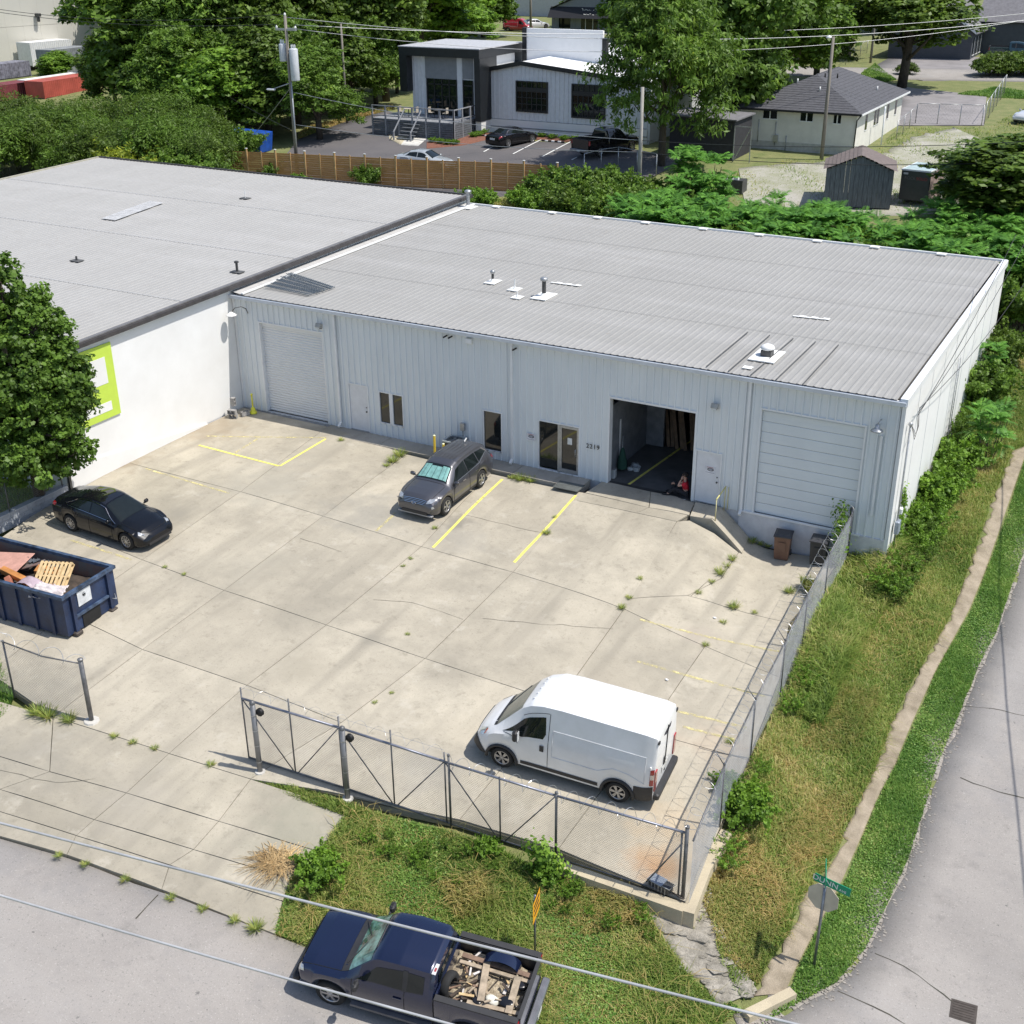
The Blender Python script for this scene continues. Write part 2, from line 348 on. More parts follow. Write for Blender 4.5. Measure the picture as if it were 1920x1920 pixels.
# ------------------------------------------------------------------ concrete
def concrete(name, c1, c2, seam=0, rust=None):
    m = mat(name, c1, .9, col2=c2, scale=.45, bump=.35, bscale=70, fine=.1, detail=8)
    nt = m.node_tree; L = nt.links.new; b = nt.nodes['Principled BSDF']; src = b.inputs['Base Color'].links[0].from_socket
    tc = [n for n in nt.nodes if n.type == 'TEX_COORD'][0]
    oi = _n(nt, 'ShaderNodeObjectInfo'); mr = _n(nt, 'ShaderNodeMapRange'); mr.inputs[3].default_value = .87; mr.inputs[4].default_value = 1.05; L(oi.outputs['Random'], mr.inputs[0])
    vm = _n(nt, 'ShaderNodeVectorMath', operation='SCALE'); L(src, vm.inputs[0]); L(mr.outputs[0], vm.inputs['Scale']); out = vm.outputs[0]
    # tyre-worn streaks running towards the gate and dirt blotches
    mp = _n(nt, 'ShaderNodeMapping'); mp.inputs['Rotation'].default_value = (0, 0, .06); mp.inputs['Scale'].default_value = (1.5, .13, 1); L(tc.outputs['Object'], mp.inputs[0])
    n1 = _n(nt, 'ShaderNodeTexNoise'); n1.inputs['Scale'].default_value = .8; n1.inputs['Detail'].default_value = 6; L(mp.outputs[0], n1.inputs['Vector'])
    r1 = _n(nt, 'ShaderNodeMapRange'); r1.inputs[1].default_value = .48; r1.inputs[2].default_value = .70; r1.inputs[3].default_value = 0; r1.inputs[4].default_value = .55; L(n1.outputs[0], r1.inputs[0])
    n2 = _n(nt, 'ShaderNodeTexNoise'); n2.inputs['Scale'].default_value = .28; n2.inputs['Detail'].default_value = 9; n2.inputs['Roughness'].default_value = .7; L(tc.outputs['Object'], n2.inputs['Vector'])
    r2 = _n(nt, 'ShaderNodeMapRange'); r2.inputs[1].default_value = .45; r2.inputs[2].default_value = .66; r2.inputs[3].default_value = 0; r2.inputs[4].default_value = .6; L(n2.outputs[0], r2.inputs[0])
    mx = _n(nt, 'ShaderNodeMath', operation='MAXIMUM'); L(r1.outputs[0], mx.inputs[0]); L(r2.outputs[0], mx.inputs[1])
    mc = _n(nt, 'ShaderNodeMix', data_type='RGBA'); mc.inputs['B'].default_value = (.225, .205, .165, 1); L(mx.outputs[0], mc.inputs['Factor']); L(out, mc.inputs['A']); out = mc.outputs['Result']
    for sc_, lo, hi, col_, st_ in ((14,.57,.70,(.16,.145,.115),.55),(2.6,.56,.72,(.19,.17,.13),.5),(.75,.58,.66,(.50,.46,.385),.4),(6,.66,.72,(.13,.12,.10),.5)):
        n4 = _n(nt,'ShaderNodeTexNoise'); n4.inputs['Scale'].default_value = sc_; n4.inputs['Detail'].default_value = 7; n4.inputs['Roughness'].default_value = .7; L(tc.outputs['Object'],n4.inputs['Vector'])
        r4 = _n(nt,'ShaderNodeMapRange'); r4.inputs[1].default_value = lo; r4.inputs[2].default_value = hi; r4.inputs[3].default_value = 0; r4.inputs[4].default_value = st_; L(n4.outputs[0],r4.inputs[0])
        m4 = _n(nt,'ShaderNodeMix',data_type='RGBA'); m4.inputs['B'].default_value = (*col_,1); L(r4.outputs[0],m4.inputs['Factor']); L(out,m4.inputs['A']); out = m4.outputs['Result']
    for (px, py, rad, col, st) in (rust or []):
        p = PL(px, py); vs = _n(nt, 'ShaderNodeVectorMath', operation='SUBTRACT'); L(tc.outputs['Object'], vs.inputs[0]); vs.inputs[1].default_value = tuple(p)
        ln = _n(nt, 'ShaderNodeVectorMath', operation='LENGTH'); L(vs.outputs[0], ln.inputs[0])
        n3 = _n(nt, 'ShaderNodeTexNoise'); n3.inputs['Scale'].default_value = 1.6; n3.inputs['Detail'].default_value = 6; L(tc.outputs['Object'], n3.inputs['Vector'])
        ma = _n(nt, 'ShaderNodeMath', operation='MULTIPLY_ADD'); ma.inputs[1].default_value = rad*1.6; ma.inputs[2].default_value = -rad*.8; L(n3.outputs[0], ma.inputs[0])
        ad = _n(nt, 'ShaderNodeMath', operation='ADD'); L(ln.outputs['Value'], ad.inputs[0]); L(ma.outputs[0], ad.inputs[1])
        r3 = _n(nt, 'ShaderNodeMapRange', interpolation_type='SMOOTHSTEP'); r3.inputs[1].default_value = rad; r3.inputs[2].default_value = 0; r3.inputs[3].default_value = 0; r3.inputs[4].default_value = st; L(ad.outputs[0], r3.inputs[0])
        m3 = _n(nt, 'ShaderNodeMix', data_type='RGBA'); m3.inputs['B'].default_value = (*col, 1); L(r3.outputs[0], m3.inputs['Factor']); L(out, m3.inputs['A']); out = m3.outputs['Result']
    L(out, b.inputs['Base Color']); return m
STAINS = [(1225,1625,1.1,(.42,.22,.09),.75),(1250,1560,1.6,(.50,.38,.24),.6),(210,860,2.2,(.22,.17,.11),.75),(390,800,2.6,(.28,.22,.15),.6),(600,845,2.0,(.33,.30,.24),.6),
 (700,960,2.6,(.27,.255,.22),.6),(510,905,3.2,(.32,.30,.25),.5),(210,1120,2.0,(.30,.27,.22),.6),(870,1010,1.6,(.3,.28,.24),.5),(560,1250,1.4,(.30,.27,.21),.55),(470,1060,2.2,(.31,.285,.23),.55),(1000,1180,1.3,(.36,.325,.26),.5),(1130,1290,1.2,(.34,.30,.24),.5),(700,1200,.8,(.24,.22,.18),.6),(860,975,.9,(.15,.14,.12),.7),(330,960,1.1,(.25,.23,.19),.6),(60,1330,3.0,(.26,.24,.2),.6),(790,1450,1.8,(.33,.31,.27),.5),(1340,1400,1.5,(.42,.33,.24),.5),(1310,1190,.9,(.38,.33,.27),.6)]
conc = concrete('yard_concrete', (.475, .427, .338), (.385, .345, .272), rust=STAINS)
conc2 = concrete('apron_concrete', (.445, .40, .315), (.345, .31, .243), rust=[(60,1400,2.5,(.25,.23,.19),.6),(560,1560,2.2,(.27,.26,.2),.6),(250,1500,2,(.33,.3,.25),.4)])
walkc = concrete('walk_concrete', (.42, .39, .34), (.34, .315, .27))
dirt = mat('joint_dirt', (.075, .07, .045), 1, scale=5)
yard = thing('concrete_yard', None, None, (0, 0, 0)); yard['kind'] = 'structure'
bedmb = MB()
def slab(pxs, m=conc, inset=.013, dz=0, step=.7, name='slab', parent=None, w=False, thick=.3):
    P = [tuple(p) if w else tuple(PL(*p)[:2]) for p in pxs]; P = np.array(P)
    if (np.roll(P, -1, 0)[:, 0]*P[:, 1]-P[:, 0]*np.roll(P, -1, 0)[:, 1]).sum() > 0: P = P[::-1]
    c = P.mean(0); B = []
    for i in range(len(P)):
        a, b = P[i], P[(i+1) % len(P)]; k = max(1, int(np.linalg.norm(b-a)/step)); B += [a+(b-a)*t/k for t in range(k)]
    B = np.array(B); n = len(B)
    if inset:  # offset inwards along edge normals
        t = np.roll(B, -1, 0)-np.roll(B, 1, 0); t /= np.linalg.norm(t, axis=1)[:, None]; nn = np.stack([-t[:, 1], t[:, 0]], 1); Bi = B+nn*(inset+rng.normal(0, .002, (n, 1)))
    else: Bi = B
    K = max(2, int(np.linalg.norm(P-c, axis=1).max()/step)); vs = []; fs = []
    rings = [Bi]+[c+(Bi-c)*(1-k/K) for k in range(1, K)]
    for r in rings:
        z = LOT(r[:, 0], r[:, 1])+.005+dz; vs += list(zip(r[:, 0], r[:, 1], z))
    vs.append((c[0], c[1], lot(*c)+.005+dz))
    for k in range(K-1):
        for i in range(n): j = (i+1) % n; fs.append((k*n+i, k*n+j, (k+1)*n+j, (k+1)*n+i))
    ci = len(vs)-1
    for i in range(n): fs.append(((K-1)*n+i, (K-1)*n+(i+1) % n, ci))
    o0 = len(vs); vs += [(p[0], p[1], float(z)-thick+dz) for p, z in zip(Bi, LOT(Bi[:, 0], Bi[:, 1]))]
    for i in range(n): j = (i+1) % n; fs.append((o0+i, o0+j, j, i))
    mb = MB(); mb.add(vs, fs); o = mb.build(name, m, parent or yard)
    if not w:
        q = c+(B-c)*1.012; q2 = c+(B-c)*.94; za = LOT(q[:, 0], q[:, 1])-.05; zb = LOT(q2[:, 0], q2[:, 1])-.07
        bedmb.add([(a[0], a[1], float(z)) for a, z in zip(q, za)]+[(a[0], a[1], float(z)) for a, z in zip(q2, zb)], [(i, (i+1) % n, n+(i+1) % n, n+i) for i in range(n)])
    return o
L_ = [(455,764),(238,867),(62,966),(-70,1060),(-260,1190)]
J0 = [(614,800),(451,922),(267,1050),(125,1150),(-20,1262)]
J1 = [(762,852),(606,968),(420,1107),(267,1218),(100,1344)]
J2 = [(922,889),(790,1025),(612,1172),(463,1285),(317,1413)]
J3 = [(1095,924),(962,1073),(797,1235),(640,1355),(470,1461)]
J4 = [(1269,978),(1170,1142),(1045,1316),None,(862,1537)]
J5 = [None,(1322,1212),(1212,1372),None,(1047,1592)]
RT = [(1560,1060),(1462,1270),(1402,1425),None,(1292,1694)]
cols = [L_, J0, J1, J2, J3]
for a, b in zip(cols[:-1], cols[1:]):
    for r in range(4):
        slab([a[r], b[r], b[r+1], a[r+1]])
    
slab([(1131,902),(1220,922),(1217,952),(1097,924)]); slab([(1220,922),(1304,941),(1292,966),(1217,952)]); slab([J3[0], (1217,952), (1193,962), (1078,938)]); slab([(1217,952), (1290,966), J4[0], (1193,962)])
slab([(1078,938), (1193,962), J4[0], J4[1], J3[1]])
slab([J3[1], J4[1], J4[2], J3[2]]); slab([J3[2], J4[2], J4[4], J3[4], J3[3]])
slab([J4[1], J5[1], J5[2], J4[2]]); slab([J4[2], J5[2], J5[4], J4[4]])
slab([J5[1], RT[1], RT[2], J5[2]]); slab([J5[2], RT[2], RT[4], J5[4]])
slab([J4[0], (1293,976), (1385,1036), (1352,1085), (1290,1117), (1176,1123)])
slab([(1176,1123), (1290,1117), (1327,1127), (1480,1168), RT[1], J5[1], J4[1]])
slab([(1290,1117), (1352,1085), (1385,1036), (1400,1012), (1575,1048), (1550,1085), (1480,1168), (1327,1127)])
# rows of smaller slabs on the apron outside the gate
G0 = [(-220,1252),(-20,1310),(100,1344),(317,1413),(470,1461),(655,1522)]
G1 = [(-330,1325),(-120,1383),(93,1447),(237,1487),(410,1540),(600,1598)]
G2 = [(-420,1370),(-200,1425),(-0,1480),(177,1537),(363,1593),(545,1648)]
G3 = [(-430,1405),(-260,1450),(-60,1504),(143,1567),(318,1622),(530,1690)]
G4 = [(-460,1440),(-300,1488),(-90,1545),(125,1603),(303,1668),(517,1752)]
for a, b in ((G0, G1), (G1, G2), (G2, G3), (G3, G4)):
    for i in range(5): slab([a[i], a[i+1], b[i+1], b[i]], conc2)
bedmb.build('joint_bed', dirt, None, kind='structure')
# raised walk along the front of the building
wk = thing('front_walk', None, None); wk['kind'] = 'structure'
for x0, x1 in ((5.05, 8.3), (8.325, 11.6), (11.625, 14.9), (14.925, 18.0)):
    yo = -1.02
    mb = MB(); mb.box(x0, yo, -.35, x1, -.03, -.015); mb.build('slab', walkc, wk)
# concrete wedge beside the man door, falling to the low yard
wd = MB(); w3 = [tuple(at(px,py,z)) for px,py,z in ((1304,942,.0),(1354,952,.0),(1378,978,-.5),(1404,1008,-1.0),(1391,1037,-1.04),(1362,1004,-.5),(1334,974,-.03),(1294,968,-.01))]
wd.add([(p[0], p[1], p[2]+.015) for p in w3]+[(p[0], p[1], -1.5) for p in w3], [(0,1,6,7),(1,2,5,6),(2,3,4,5)]+[(i, i+8, (i+1) % 8+8, (i+1) % 8) for i in range(8)])
wd.build('concrete_ramp', conc, None, kind='structure')
# low concrete kerb wall at the corner, outside the fence
kw = thing('retaining_wall', 'low tan concrete retaining wall round the fenced yard corner above the broken slope', 'retaining wall')
kc = mat('kerb_concrete', (.50, .43, .30), .9, col2=(.40, .34, .24), scale=1.5, bump=.4, bscale=50, fine=.1)
def wallrun(pts, w, top, bot, parent, name='wall_top', m=kc):
    for a, b in zip(pts[:-1], pts[1:]):
        mb = MB(); a = Vector(a); b = Vector(b); d = (b-a).normalized(); n = Vector((-d.y, d.x))*w/2
        za, zb = lot(*a)+top, lot(*b)+top
        c4 = [(*(a-n), za), (*(b-n), zb), (*(b+n), zb), (*(a+n), za)]
        mb.add(c4+[(p[0], p[1], p[2]-bot) for p in c4], [(0,1,2,3),(7,6,5,4),(0,4,5,1),(1,5,6,2),(2,6,7,3),(3,7,4,0)]); mb.build(name, m, parent)
k0, k1, k2, k3 = [tuple(PL(*p)[:2]) for p in ((1035,1618),(1283,1704),(1322,1630),(1362,1560))]
wallrun([k0, k1], .3, .04, .8, kw); wallrun([(k1[0]+.14, k1[1]-.1), k2, k3], .3, .045, .9, kw)
rub = mat('rubble', (.36, .33, .28), .95, col2=(.17, .155, .125), scale=3, bump=.8, bscale=25, fine=.2)
def rock(c, s, seed, m=rub, name='rubble_slab', lab=None, parent=None, flat=.35):
    r = random.Random(seed); mb = MB(); n = 9; pr = []
    for k, (h, q) in enumerate(((-.5, .8), (-.2, 1), (.3, .95), (.5, .62))):
        pr.append([(c[0]+s*q*math.cos(6.283*i/n)*(1+r.uniform(-.25, .25)), c[1]+s*.7*q*math.sin(6.283*i/n)*(1+r.uniform(-.25, .25)), c[2]+s*flat*(h+r.uniform(-.12, .12))) for i in range(n)])
    vs = [p for g_ in pr for p in g_]; fs = [(k*n+i, k*n+(i+1) % n, (k+1)*n+(i+1) % n, (k+1)*n+i) for k in range(3) for i in range(n)]+[tuple(range(n))[::-1], tuple(3*n+i for i in range(n))]
    mb.add(vs, fs); return mb.build(name, m, parent)
# broken concrete spill running from the corner down to the street
sp = [(1235,1700),(1260,1745),(1290,1800),(1330,1850),(1345,1720),(1370,1800),(1180,1690),(1320,1760)]
spill = thing('broken_concrete_spill', 'broken grey concrete rubble spilling down the slope below the yard corner', 'rubble')
mb = MB(); A = [PG(1195,1680),PG(1240,1760),PG(1290,1830),PG(1350,1890)]; B = [PG(1330,1660),PG(1345,1730),PG(1385,1800),PG(1420,1860)]
strip('washout', A, B, rub, 14, 7, .05, kind=None, parent=spill, jag=.1)
for i in range(46):
    t = random.random(); s_ = random.random(); a = np.array(A); b = np.array(B); k = t*2.98; i0 = int(k); f_ = k-i0
    p = (a[i0]*(1-f_)+a[i0+1]*f_)*(1-s_)+(b[i0]*(1-f_)+b[i0+1]*f_)*s_
    rock((p[0], p[1], gz(p[0], p[1])+.05), random.choice((.06, .08, .12, .2, .3)), i, name='rubble_chunk', parent=spill)
kst = MB(); p, q = PG(1398,1912), PG(1486,1868)
kst.obox((p[0], p[1], p[2]+.05), (q[0], q[1], q[2]+.05), .25, .28); tag(kst.build('kerb_stone', kc), 'tan broken kerb stone lying at the street corner by the worn path', 'kerb stone')
# tar patches and an oil-dark lane on the streets
tarm = mat('tar_patch', (.14,.135,.13), .85, col2=(.10,.098,.095), scale=3, fine=.15, bscale=40)
for pts, w_ in (([(1745,1640),(1790,1560)],.5),([(120,1760),(330,1830)],.10),([(1870,1250),(1905,1180)],.35)):
    pass
# ------------------------------------------------------------------ painted lines, cracks, patches
def worn(name, col, thr, soft=.1):
    m = mat(name, col, .8, var=.08, scale=8); nt = m.node_tree; L = nt.links.new; b = nt.nodes['Principled BSDF']
    tc = [n for n in nt.nodes if n.type == 'TEX_COORD'][0]; n1 = _n(nt, 'ShaderNodeTexNoise'); n1.inputs['Scale'].default_value = 5; n1.inputs['Detail'].default_value = 8; n1.inputs['Roughness'].default_value = .75
    L(tc.outputs['Object'], n1.inputs['Vector']); r = _n(nt, 'ShaderNodeMapRange'); r.inputs[1].default_value = thr; r.inputs[2].default_value = thr+soft; L(n1.outputs[0], r.inputs[0]); L(r.outputs[0], b.inputs['Alpha']); return m
yel = worn('yellow_paint', (.78, .70, .16), .33); yelf = worn('faded_yellow_paint', (.66, .58, .28), .42, .2)
wht = worn('white_paint', (.75, .75, .72), .3)
crk = mat('crack', (.07, .065, .05), 1)
def ribbon(name, pts, w, m, f=LOT, off=.012, world=False, pf=PL, jag=0, parent=None, kind=None):
    P = [tuple(p[:2]) if world else tuple(pf(*p)[:2]) for p in pts]; d = sum(math.dist(a, b) for a, b in zip(P[:-1], P[1:])); n = max(3, int(d/.3)); P = resample(P, n)
    if jag: P[1:-1] += rng.normal(0, jag, (n-2, 2))
    t = np.gradient(P, axis=0); t /= np.linalg.norm(t, axis=1)[:, None]; nn = np.stack([-t[:, 1], t[:, 0]], 1)*w/2
    ww = (1+rng.normal(0, .3, (n, 1))) if jag else 1
    A, B = P-nn*ww, P+nn*ww; V = [(a[0], a[1], z+off) for a, z in zip(A, f(A[:, 0], A[:, 1]))]+[(b[0], b[1], z+off) for b, z in zip(B, f(B[:, 0], B[:, 1]))]
    mb = MB(); mb.add(V, [(i, i+1, n+i+1, n+i) for i in range(n-1)]); return mb.build(name, m, parent, kind=kind)
marks = thing('parking_lines', None, None); marks['kind'] = 'structure'
for a, b, s in [((611,823),(525,874),1),((373,835),(523,874),1),((387,818),(612,821),2),((483,823),(440,850),2),((273,879),(430,925),2),((942,899),(812,1027),1),((1080,929),(964,1055),1),((742,962),(705,996),2),
    ((1200,1162),(1467,1223),2),((1195,1240),(1437,1307),2),((1280,1363),(1377,1387),2),((133,1013),(247,1050),2),((1215,1320),(1400,1365),2)]:
    ribbon('painted_line', [a, b], .11, yel if s == 1 else yelf, parent=marks)
cr = thing('slab_cracks', None, None); cr['kind'] = 'structure'
for pts in [[(700,1125),(760,1128),(800,1138),(868,1162)],[(905,1160),(1010,1170),(1150,1180)],[(870,965),(950,985),(1010,998)],[(563,1010),(600,1022),(640,1035)],[(1327,1090),(1300,1115),(1295,1118)],[(-20,1440),(110,1470),(180,1460)]]:
    ribbon('crack', pts, .012, crk, jag=.015, parent=cr)
for pts in [[(1800,1460),(1850,1480),(1925,1500)],[(1640,1790),(1690,1810),(1740,1845),(1790,1885)],[(1790,1325),(1860,1330),(1925,1345)],[(297,1680),(255,1725)],[(1570,1860),(1640,1890),(1700,1925)]]:
    ribbon('crack', pts, .03, crk, f=GRD, off=.045, pf=PG, jag=.02, parent=cr)
gr = thing('drain_grate', 'square rusty iron drain cover set in the side street asphalt', 'drain cover', tuple(PG(1806,1899)+np.array([0, 0, .04])), .1)
iron = mat('cast_iron', (.10, .085, .075), .7, metal=.6, scale=6)
mb = MB(); mb.box(-.3, -.3, 0, .3, .3, .012); mb.build('frame', iron, gr); 
for k in range(7): MB().box(-.25, -.24+k*.08-.02, .012, .25, -.24+k*.08+.02, .022).build('bar', iron, gr)
# ================================================================== MAIN WAREHOUSE
H0, SL, WD, DP = 5.42, .0125, 29.92, 20.4          # eave, roof slope, width, depth
def rz_(y): return H0+SL*y
metal_w = mat('white_siding', (.70, .73, .745), .5, var=.05, scale=1.2, col2=(.63, .665, .69), fine=.02, stretch=(1, 1, .3))
white = mat('white_paint_wall', (.77, .77, .76), .6, col2=(.70, .695, .68), scale=.5, bump=.1, bscale=30)
trimw = mat('white_trim', (.72, .73, .74), .4, var=.04, scale=2)
roofm = mat('grey_roof_metal', (.305, .298, .280), .6, col2=(.283, .276, .260), scale=.5, fine=.05, bscale=9, stretch=(1, .25, 1))
roofm2 = mat('light_roof_metal', (.345, .338, .322), .65, col2=(.322, .315, .30), scale=.4, fine=.05, bscale=9, stretch=(1, .25, 1))
patch = mat('white_sealant', (.74, .74, .72), .6, var=.03)
dark = mat('dark_gap', (.02, .02, .02), .9)
glass = mat('dark_glass', (.012, .015, .016), .04, var=.2, spec=.8)
darkm = mat('dark_metal', (.09, .09, .09), .5, metal=.5)
galv = mat('galvanised', (.42, .43, .44), .45, metal=.7, var=.1, scale=8)
yelp = mat('yellow_enamel', (.72, .52, .05), .5, var=.08)
wh = thing('metal_warehouse', 'long low white ribbed metal warehouse with grey ribbed roof facing the concrete yard', 'warehouse', (0, 0, 0))
# openings on the front: x0, x1, z0, z1
OP = [(1.42,4.90,0.0,4.24), (6.18,7.16,0.0,2.13), (7.80,8.98,.62,2.01), (13.04,13.87,.36,2.08), (15.64,17.44,0.02,2.10), (18.78,22.32,-.02,3.60), (22.45,23.42,0.0,2.11), (24.86,28.62,.0,4.20)]
RIB = [(0, 0), (.055, -.0), (.075, -.048), (.125, -.048), (.145, 0), (.3048, 0)]
def ribwall(mbs, x0, x1, zb, zt, ops, y0=0.0, pan=.9144):
    xs = {x0, x1}; lastx = {}
    for k in range(int((x1-x0)/.3048)+2):
        for a, _ in RIB[:-1]:
            x = x0+k*.3048+a
            if x0 < x < x1: xs.add(round(x, 4))
    for o in ops: xs.update([o[0], o[1]])
    xs = sorted(x for x in xs if x0 <= x <= x1)
    def yy(x):
        t = (x-x0) % .3048; return y0+np.interp(t, [a for a, _ in RIB], [b for _, b in RIB])
    for a, b in zip(xs[:-1], xs[1:]):
        if b-a < 1e-4: continue
        m = (a+b)/2; iv = [(zb(m) if callable(zb) else zb, zt)]
        for o in ops:
            if o[0]-1e-5 <= m <= o[1]+1e-5:
                n_ = []
                for (p, q) in iv:
                    if o[2] > p: n_.append((p, min(q, o[2])))
                    if o[3] < q: n_.append((max(p, o[3]), q))
                iv = n_
        k0_ = int((m-x0)/pan); ya, yb = yy(a+1e-5), yy(b-1e-5)
        for p, q in iv:
            key = (k0_, 0 if q > zt-.01 else 1, 0); last = lastx.get(key[:2])
            if last is not None and abs(last[0]-a) > 1e-3: last = (b, last[1]+1)
            else: last = (b, last[1] if last else 0)
            lastx[key[:2]] = last; mb = mbs.setdefault((k0_, key[1], last[1]), MB())
            if q-p > .01: mb.add([(a, ya, p), (b, yb, p), (b, yb, q), (a, ya, q)], [(0, 1, 2, 3)])
mbs = {}
ribwall(mbs, .02, WD, lambda x: -.04 if x < 24.5 or x > 28.9 else .0, H0-.12, OP)
for k, mb in mbs.items(): mb.build('wall_panel', metal_w, wh, recalc=False)
MB().box(.02, .03, -1.3, WD-.02, .2, -.04).build('foundation', mat('painted_block', (.62,.62,.63), .8, col2=(.50,.50,.52), scale=2.5, bump=.6, bscale=14), wh)
mb = MB(); mb.box(24.3, -.055, -1.3, 29.9, .02, -.0); mb.build('dock_wall', MATS['painted_block'], wh)
MB().box(24.3, -.08, -.03, 28.9, .0, .035).build('dock_sill', trimw, wh)
# interior liner (so the open bay is a real dark room)
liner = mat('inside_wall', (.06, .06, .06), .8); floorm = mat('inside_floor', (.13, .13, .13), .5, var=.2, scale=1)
mb = MB(); mb.box(17.0, .25, -.3, 29.6, 15, -.035); mb.build('floor', floorm, wh)
mb = MB(); mb.box(18.35, .1, -.03, 18.5, 3.9, 2.95); mb.box(18.35, 3.9, -.03, 18.5, 4.6, 2.95); mb.box(18.5, 4.45, 0, 19.3, 4.6, 2.6); mb.build('partition', mat('drywall', (.22,.23,.25), .8), wh)
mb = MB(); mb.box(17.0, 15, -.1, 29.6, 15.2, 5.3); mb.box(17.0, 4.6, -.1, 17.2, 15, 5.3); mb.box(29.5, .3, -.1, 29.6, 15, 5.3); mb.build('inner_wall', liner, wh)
MB().box(18.5, 1.6, 0, 18.54, 1.7, 2.1).build('door_trim', trimw, wh)
ribbon('painted_line', [(19.55,.1),(20.1,6.0)], .11, yel, f=lambda a, b: np.zeros_like(a)-.035, off=.006, world=True, parent=wh)
# right, left and back walls
mb = MB(); mb.add([(WD, .0, -1.4), (WD, DP, .2), (WD, DP, rz_(DP)-.1), (WD, 0, H0-.1)], [(0, 1, 2, 3)]); mb.add([(WD-.15, 0, -1.4), (WD-.15, DP, .2), (WD-.15, DP, rz_(DP)-.1), (WD-.15, 0, H0-.1)], [(3, 2, 1, 0)])
mb.add([(WD, 0, -1.4), (WD-.15, 0, -1.4), (WD-.15, 0, H0-.1), (WD, 0, H0-.1)], [(3, 2, 1, 0)]); mb.build('side_wall', white, wh)
for k in range(1, 9): MB().box(WD, DP*k/9-.012, -1 if k < 3 else 0, WD+.012, DP*k/9+.012, 5.3).build('wall_seam', trimw, wh)
mb = MB(); mb.box(0, DP-.15, .8, WD, DP, rz_(DP)-.1); mb.build('back_wall', white, wh)
mb = MB(); mb.box(.0, .2, -1, .12, DP, 5.3); mb.build('party_wall', white, wh)
# roof panels
RR = [(0, 0), (.08, 0), (.12, .016), (.17, .016), (.21, 0), (.3048, 0)]
def roofdirt(m):
    nt = m.node_tree; L = nt.links.new; b = nt.nodes['Principled BSDF']; out = b.inputs['Base Color'].links[0].from_socket; tc = [n for n in nt.nodes if n.type == 'TEX_COORD'][0]
    for sc_, mp_, lo, hi, col, st in ((1.2,(2.5,.12,1),.54,.72,(.24,.225,.20),.16),(.5,(.12,1.2,1),.50,.70,(.42,.41,.40),.25),(.8,(1,1,1),.62,.74,(.25,.23,.21),.22),(6,(1,.35,1),.68,.76,(.17,.13,.10),.35)):
        q = _n(nt,'ShaderNodeMapping'); q.inputs['Scale'].default_value = mp_; L(tc.outputs['Object'],q.inputs[0]); n_ = _n(nt,'ShaderNodeTexNoise'); n_.inputs['Scale'].default_value = sc_; n_.inputs['Detail'].default_value = 6; L(q.outputs[0],n_.inputs['Vector'])
        r_ = _n(nt,'ShaderNodeMapRange'); r_.inputs[1].default_value = lo; r_.inputs[2].default_value = hi; r_.inputs[3].default_value = 0; r_.inputs[4].default_value = st; L(n_.outputs[0],r_.inputs[0])
        m_ = _n(nt,'ShaderNodeMix',data_type='RGBA'); m_.inputs['B'].default_value = (*col,1); L(r_.outputs[0],m_.inputs['Factor']); L(out,m_.inputs['A']); out = m_.outputs['Result']
    L(out,b.inputs['Base Color'])
roofdirt(roofm); roofdirt(roofm2)
def roofpanels(parent, x0, x1, ya, yb, zf, m, name='roof_panel', pan=.9144, rows=1):
    n = int((x1-x0)/.3048)
    for p in range(0, n, 3):
        mb = MB()
        for k in range(p, min(p+3, n)):
            for (a, h), (b, h2) in zip(RR[:-1], RR[1:]):
                X0, X1 = x0+k*.3048+a, x0+k*.3048+b
                mb.add([(X0, ya, zf(ya)+h), (X1, ya, zf(ya)+h2), (X1, yb, zf(yb)+h2), (X0, yb, zf(yb)+h)], [(0, 1, 2, 3)])
        mb.add([(x0+p*.3048, ya, zf(ya)-.02), (x0+min(p+3, n)*.3048, ya, zf(ya)-.02), (x0+min(p+3, n)*.3048, yb, zf(yb)-.02), (x0+p*.3048, yb, zf(yb)-.02)], [(3, 2, 1, 0)])
        mb.build(name, m, parent, recalc=False)
roofpanels(wh, .34, 29.75, -.12, DP+.05, rz_, roofm)
for i in range(1, 4):  # lapped panel joints
    y = DP*i/4; MB().box(.34, y, rz_(y)+.039, 29.7, y+.02, rz_(y)+.044).build('lap_seam', roofm2, wh)
# gutter, fascia, rake and parapet trim
mb = MB(); mb.grid([[(x, -.13, H0-.03), (x, -.13, H0-.17), (x, -.27, H0-.17), (x, -.29, H0-.02), (x, -.27, H0-.0)] for x in (-.0, WD+.03)]); mb.build('gutter', mat('gutter_metal', (.56,.60,.66), .4, var=.06, scale=2), wh, recalc=False)
MB().box(0, -.13, H0-.2, WD, -.01, H0-.045).build('fascia', trimw, wh)
mb = MB()
for y0_, y1_ in ((-.14, DP+.1),): mb.add([(29.72, y0_, rz_(y0_)+.07), (WD+.06, y0_, rz_(y0_)+.07), (WD+.06, y1_, rz_(y1_)+.07), (29.72, y1_, rz_(y1_)+.07), (29.72, y0_, rz_(y0_)-.0), (WD+.06, y0_, rz_(y0_)-.2), (WD+.06, y1_, rz_(y1_)-.2), (29.72, y1_, rz_(y1_)-0)], [(0,1,2,3),(1,5,6,2),(0,4,5,1),(3,2,6,7),(0,3,7,4)])
mb.build('rake_trim', trimw, wh)
mb = MB(); mb.obox((0.3, DP+.08, rz_(DP)+.02), (WD, DP+.08, rz_(DP)+.02), .12, .14); mb.build('back_trim', trimw, wh)
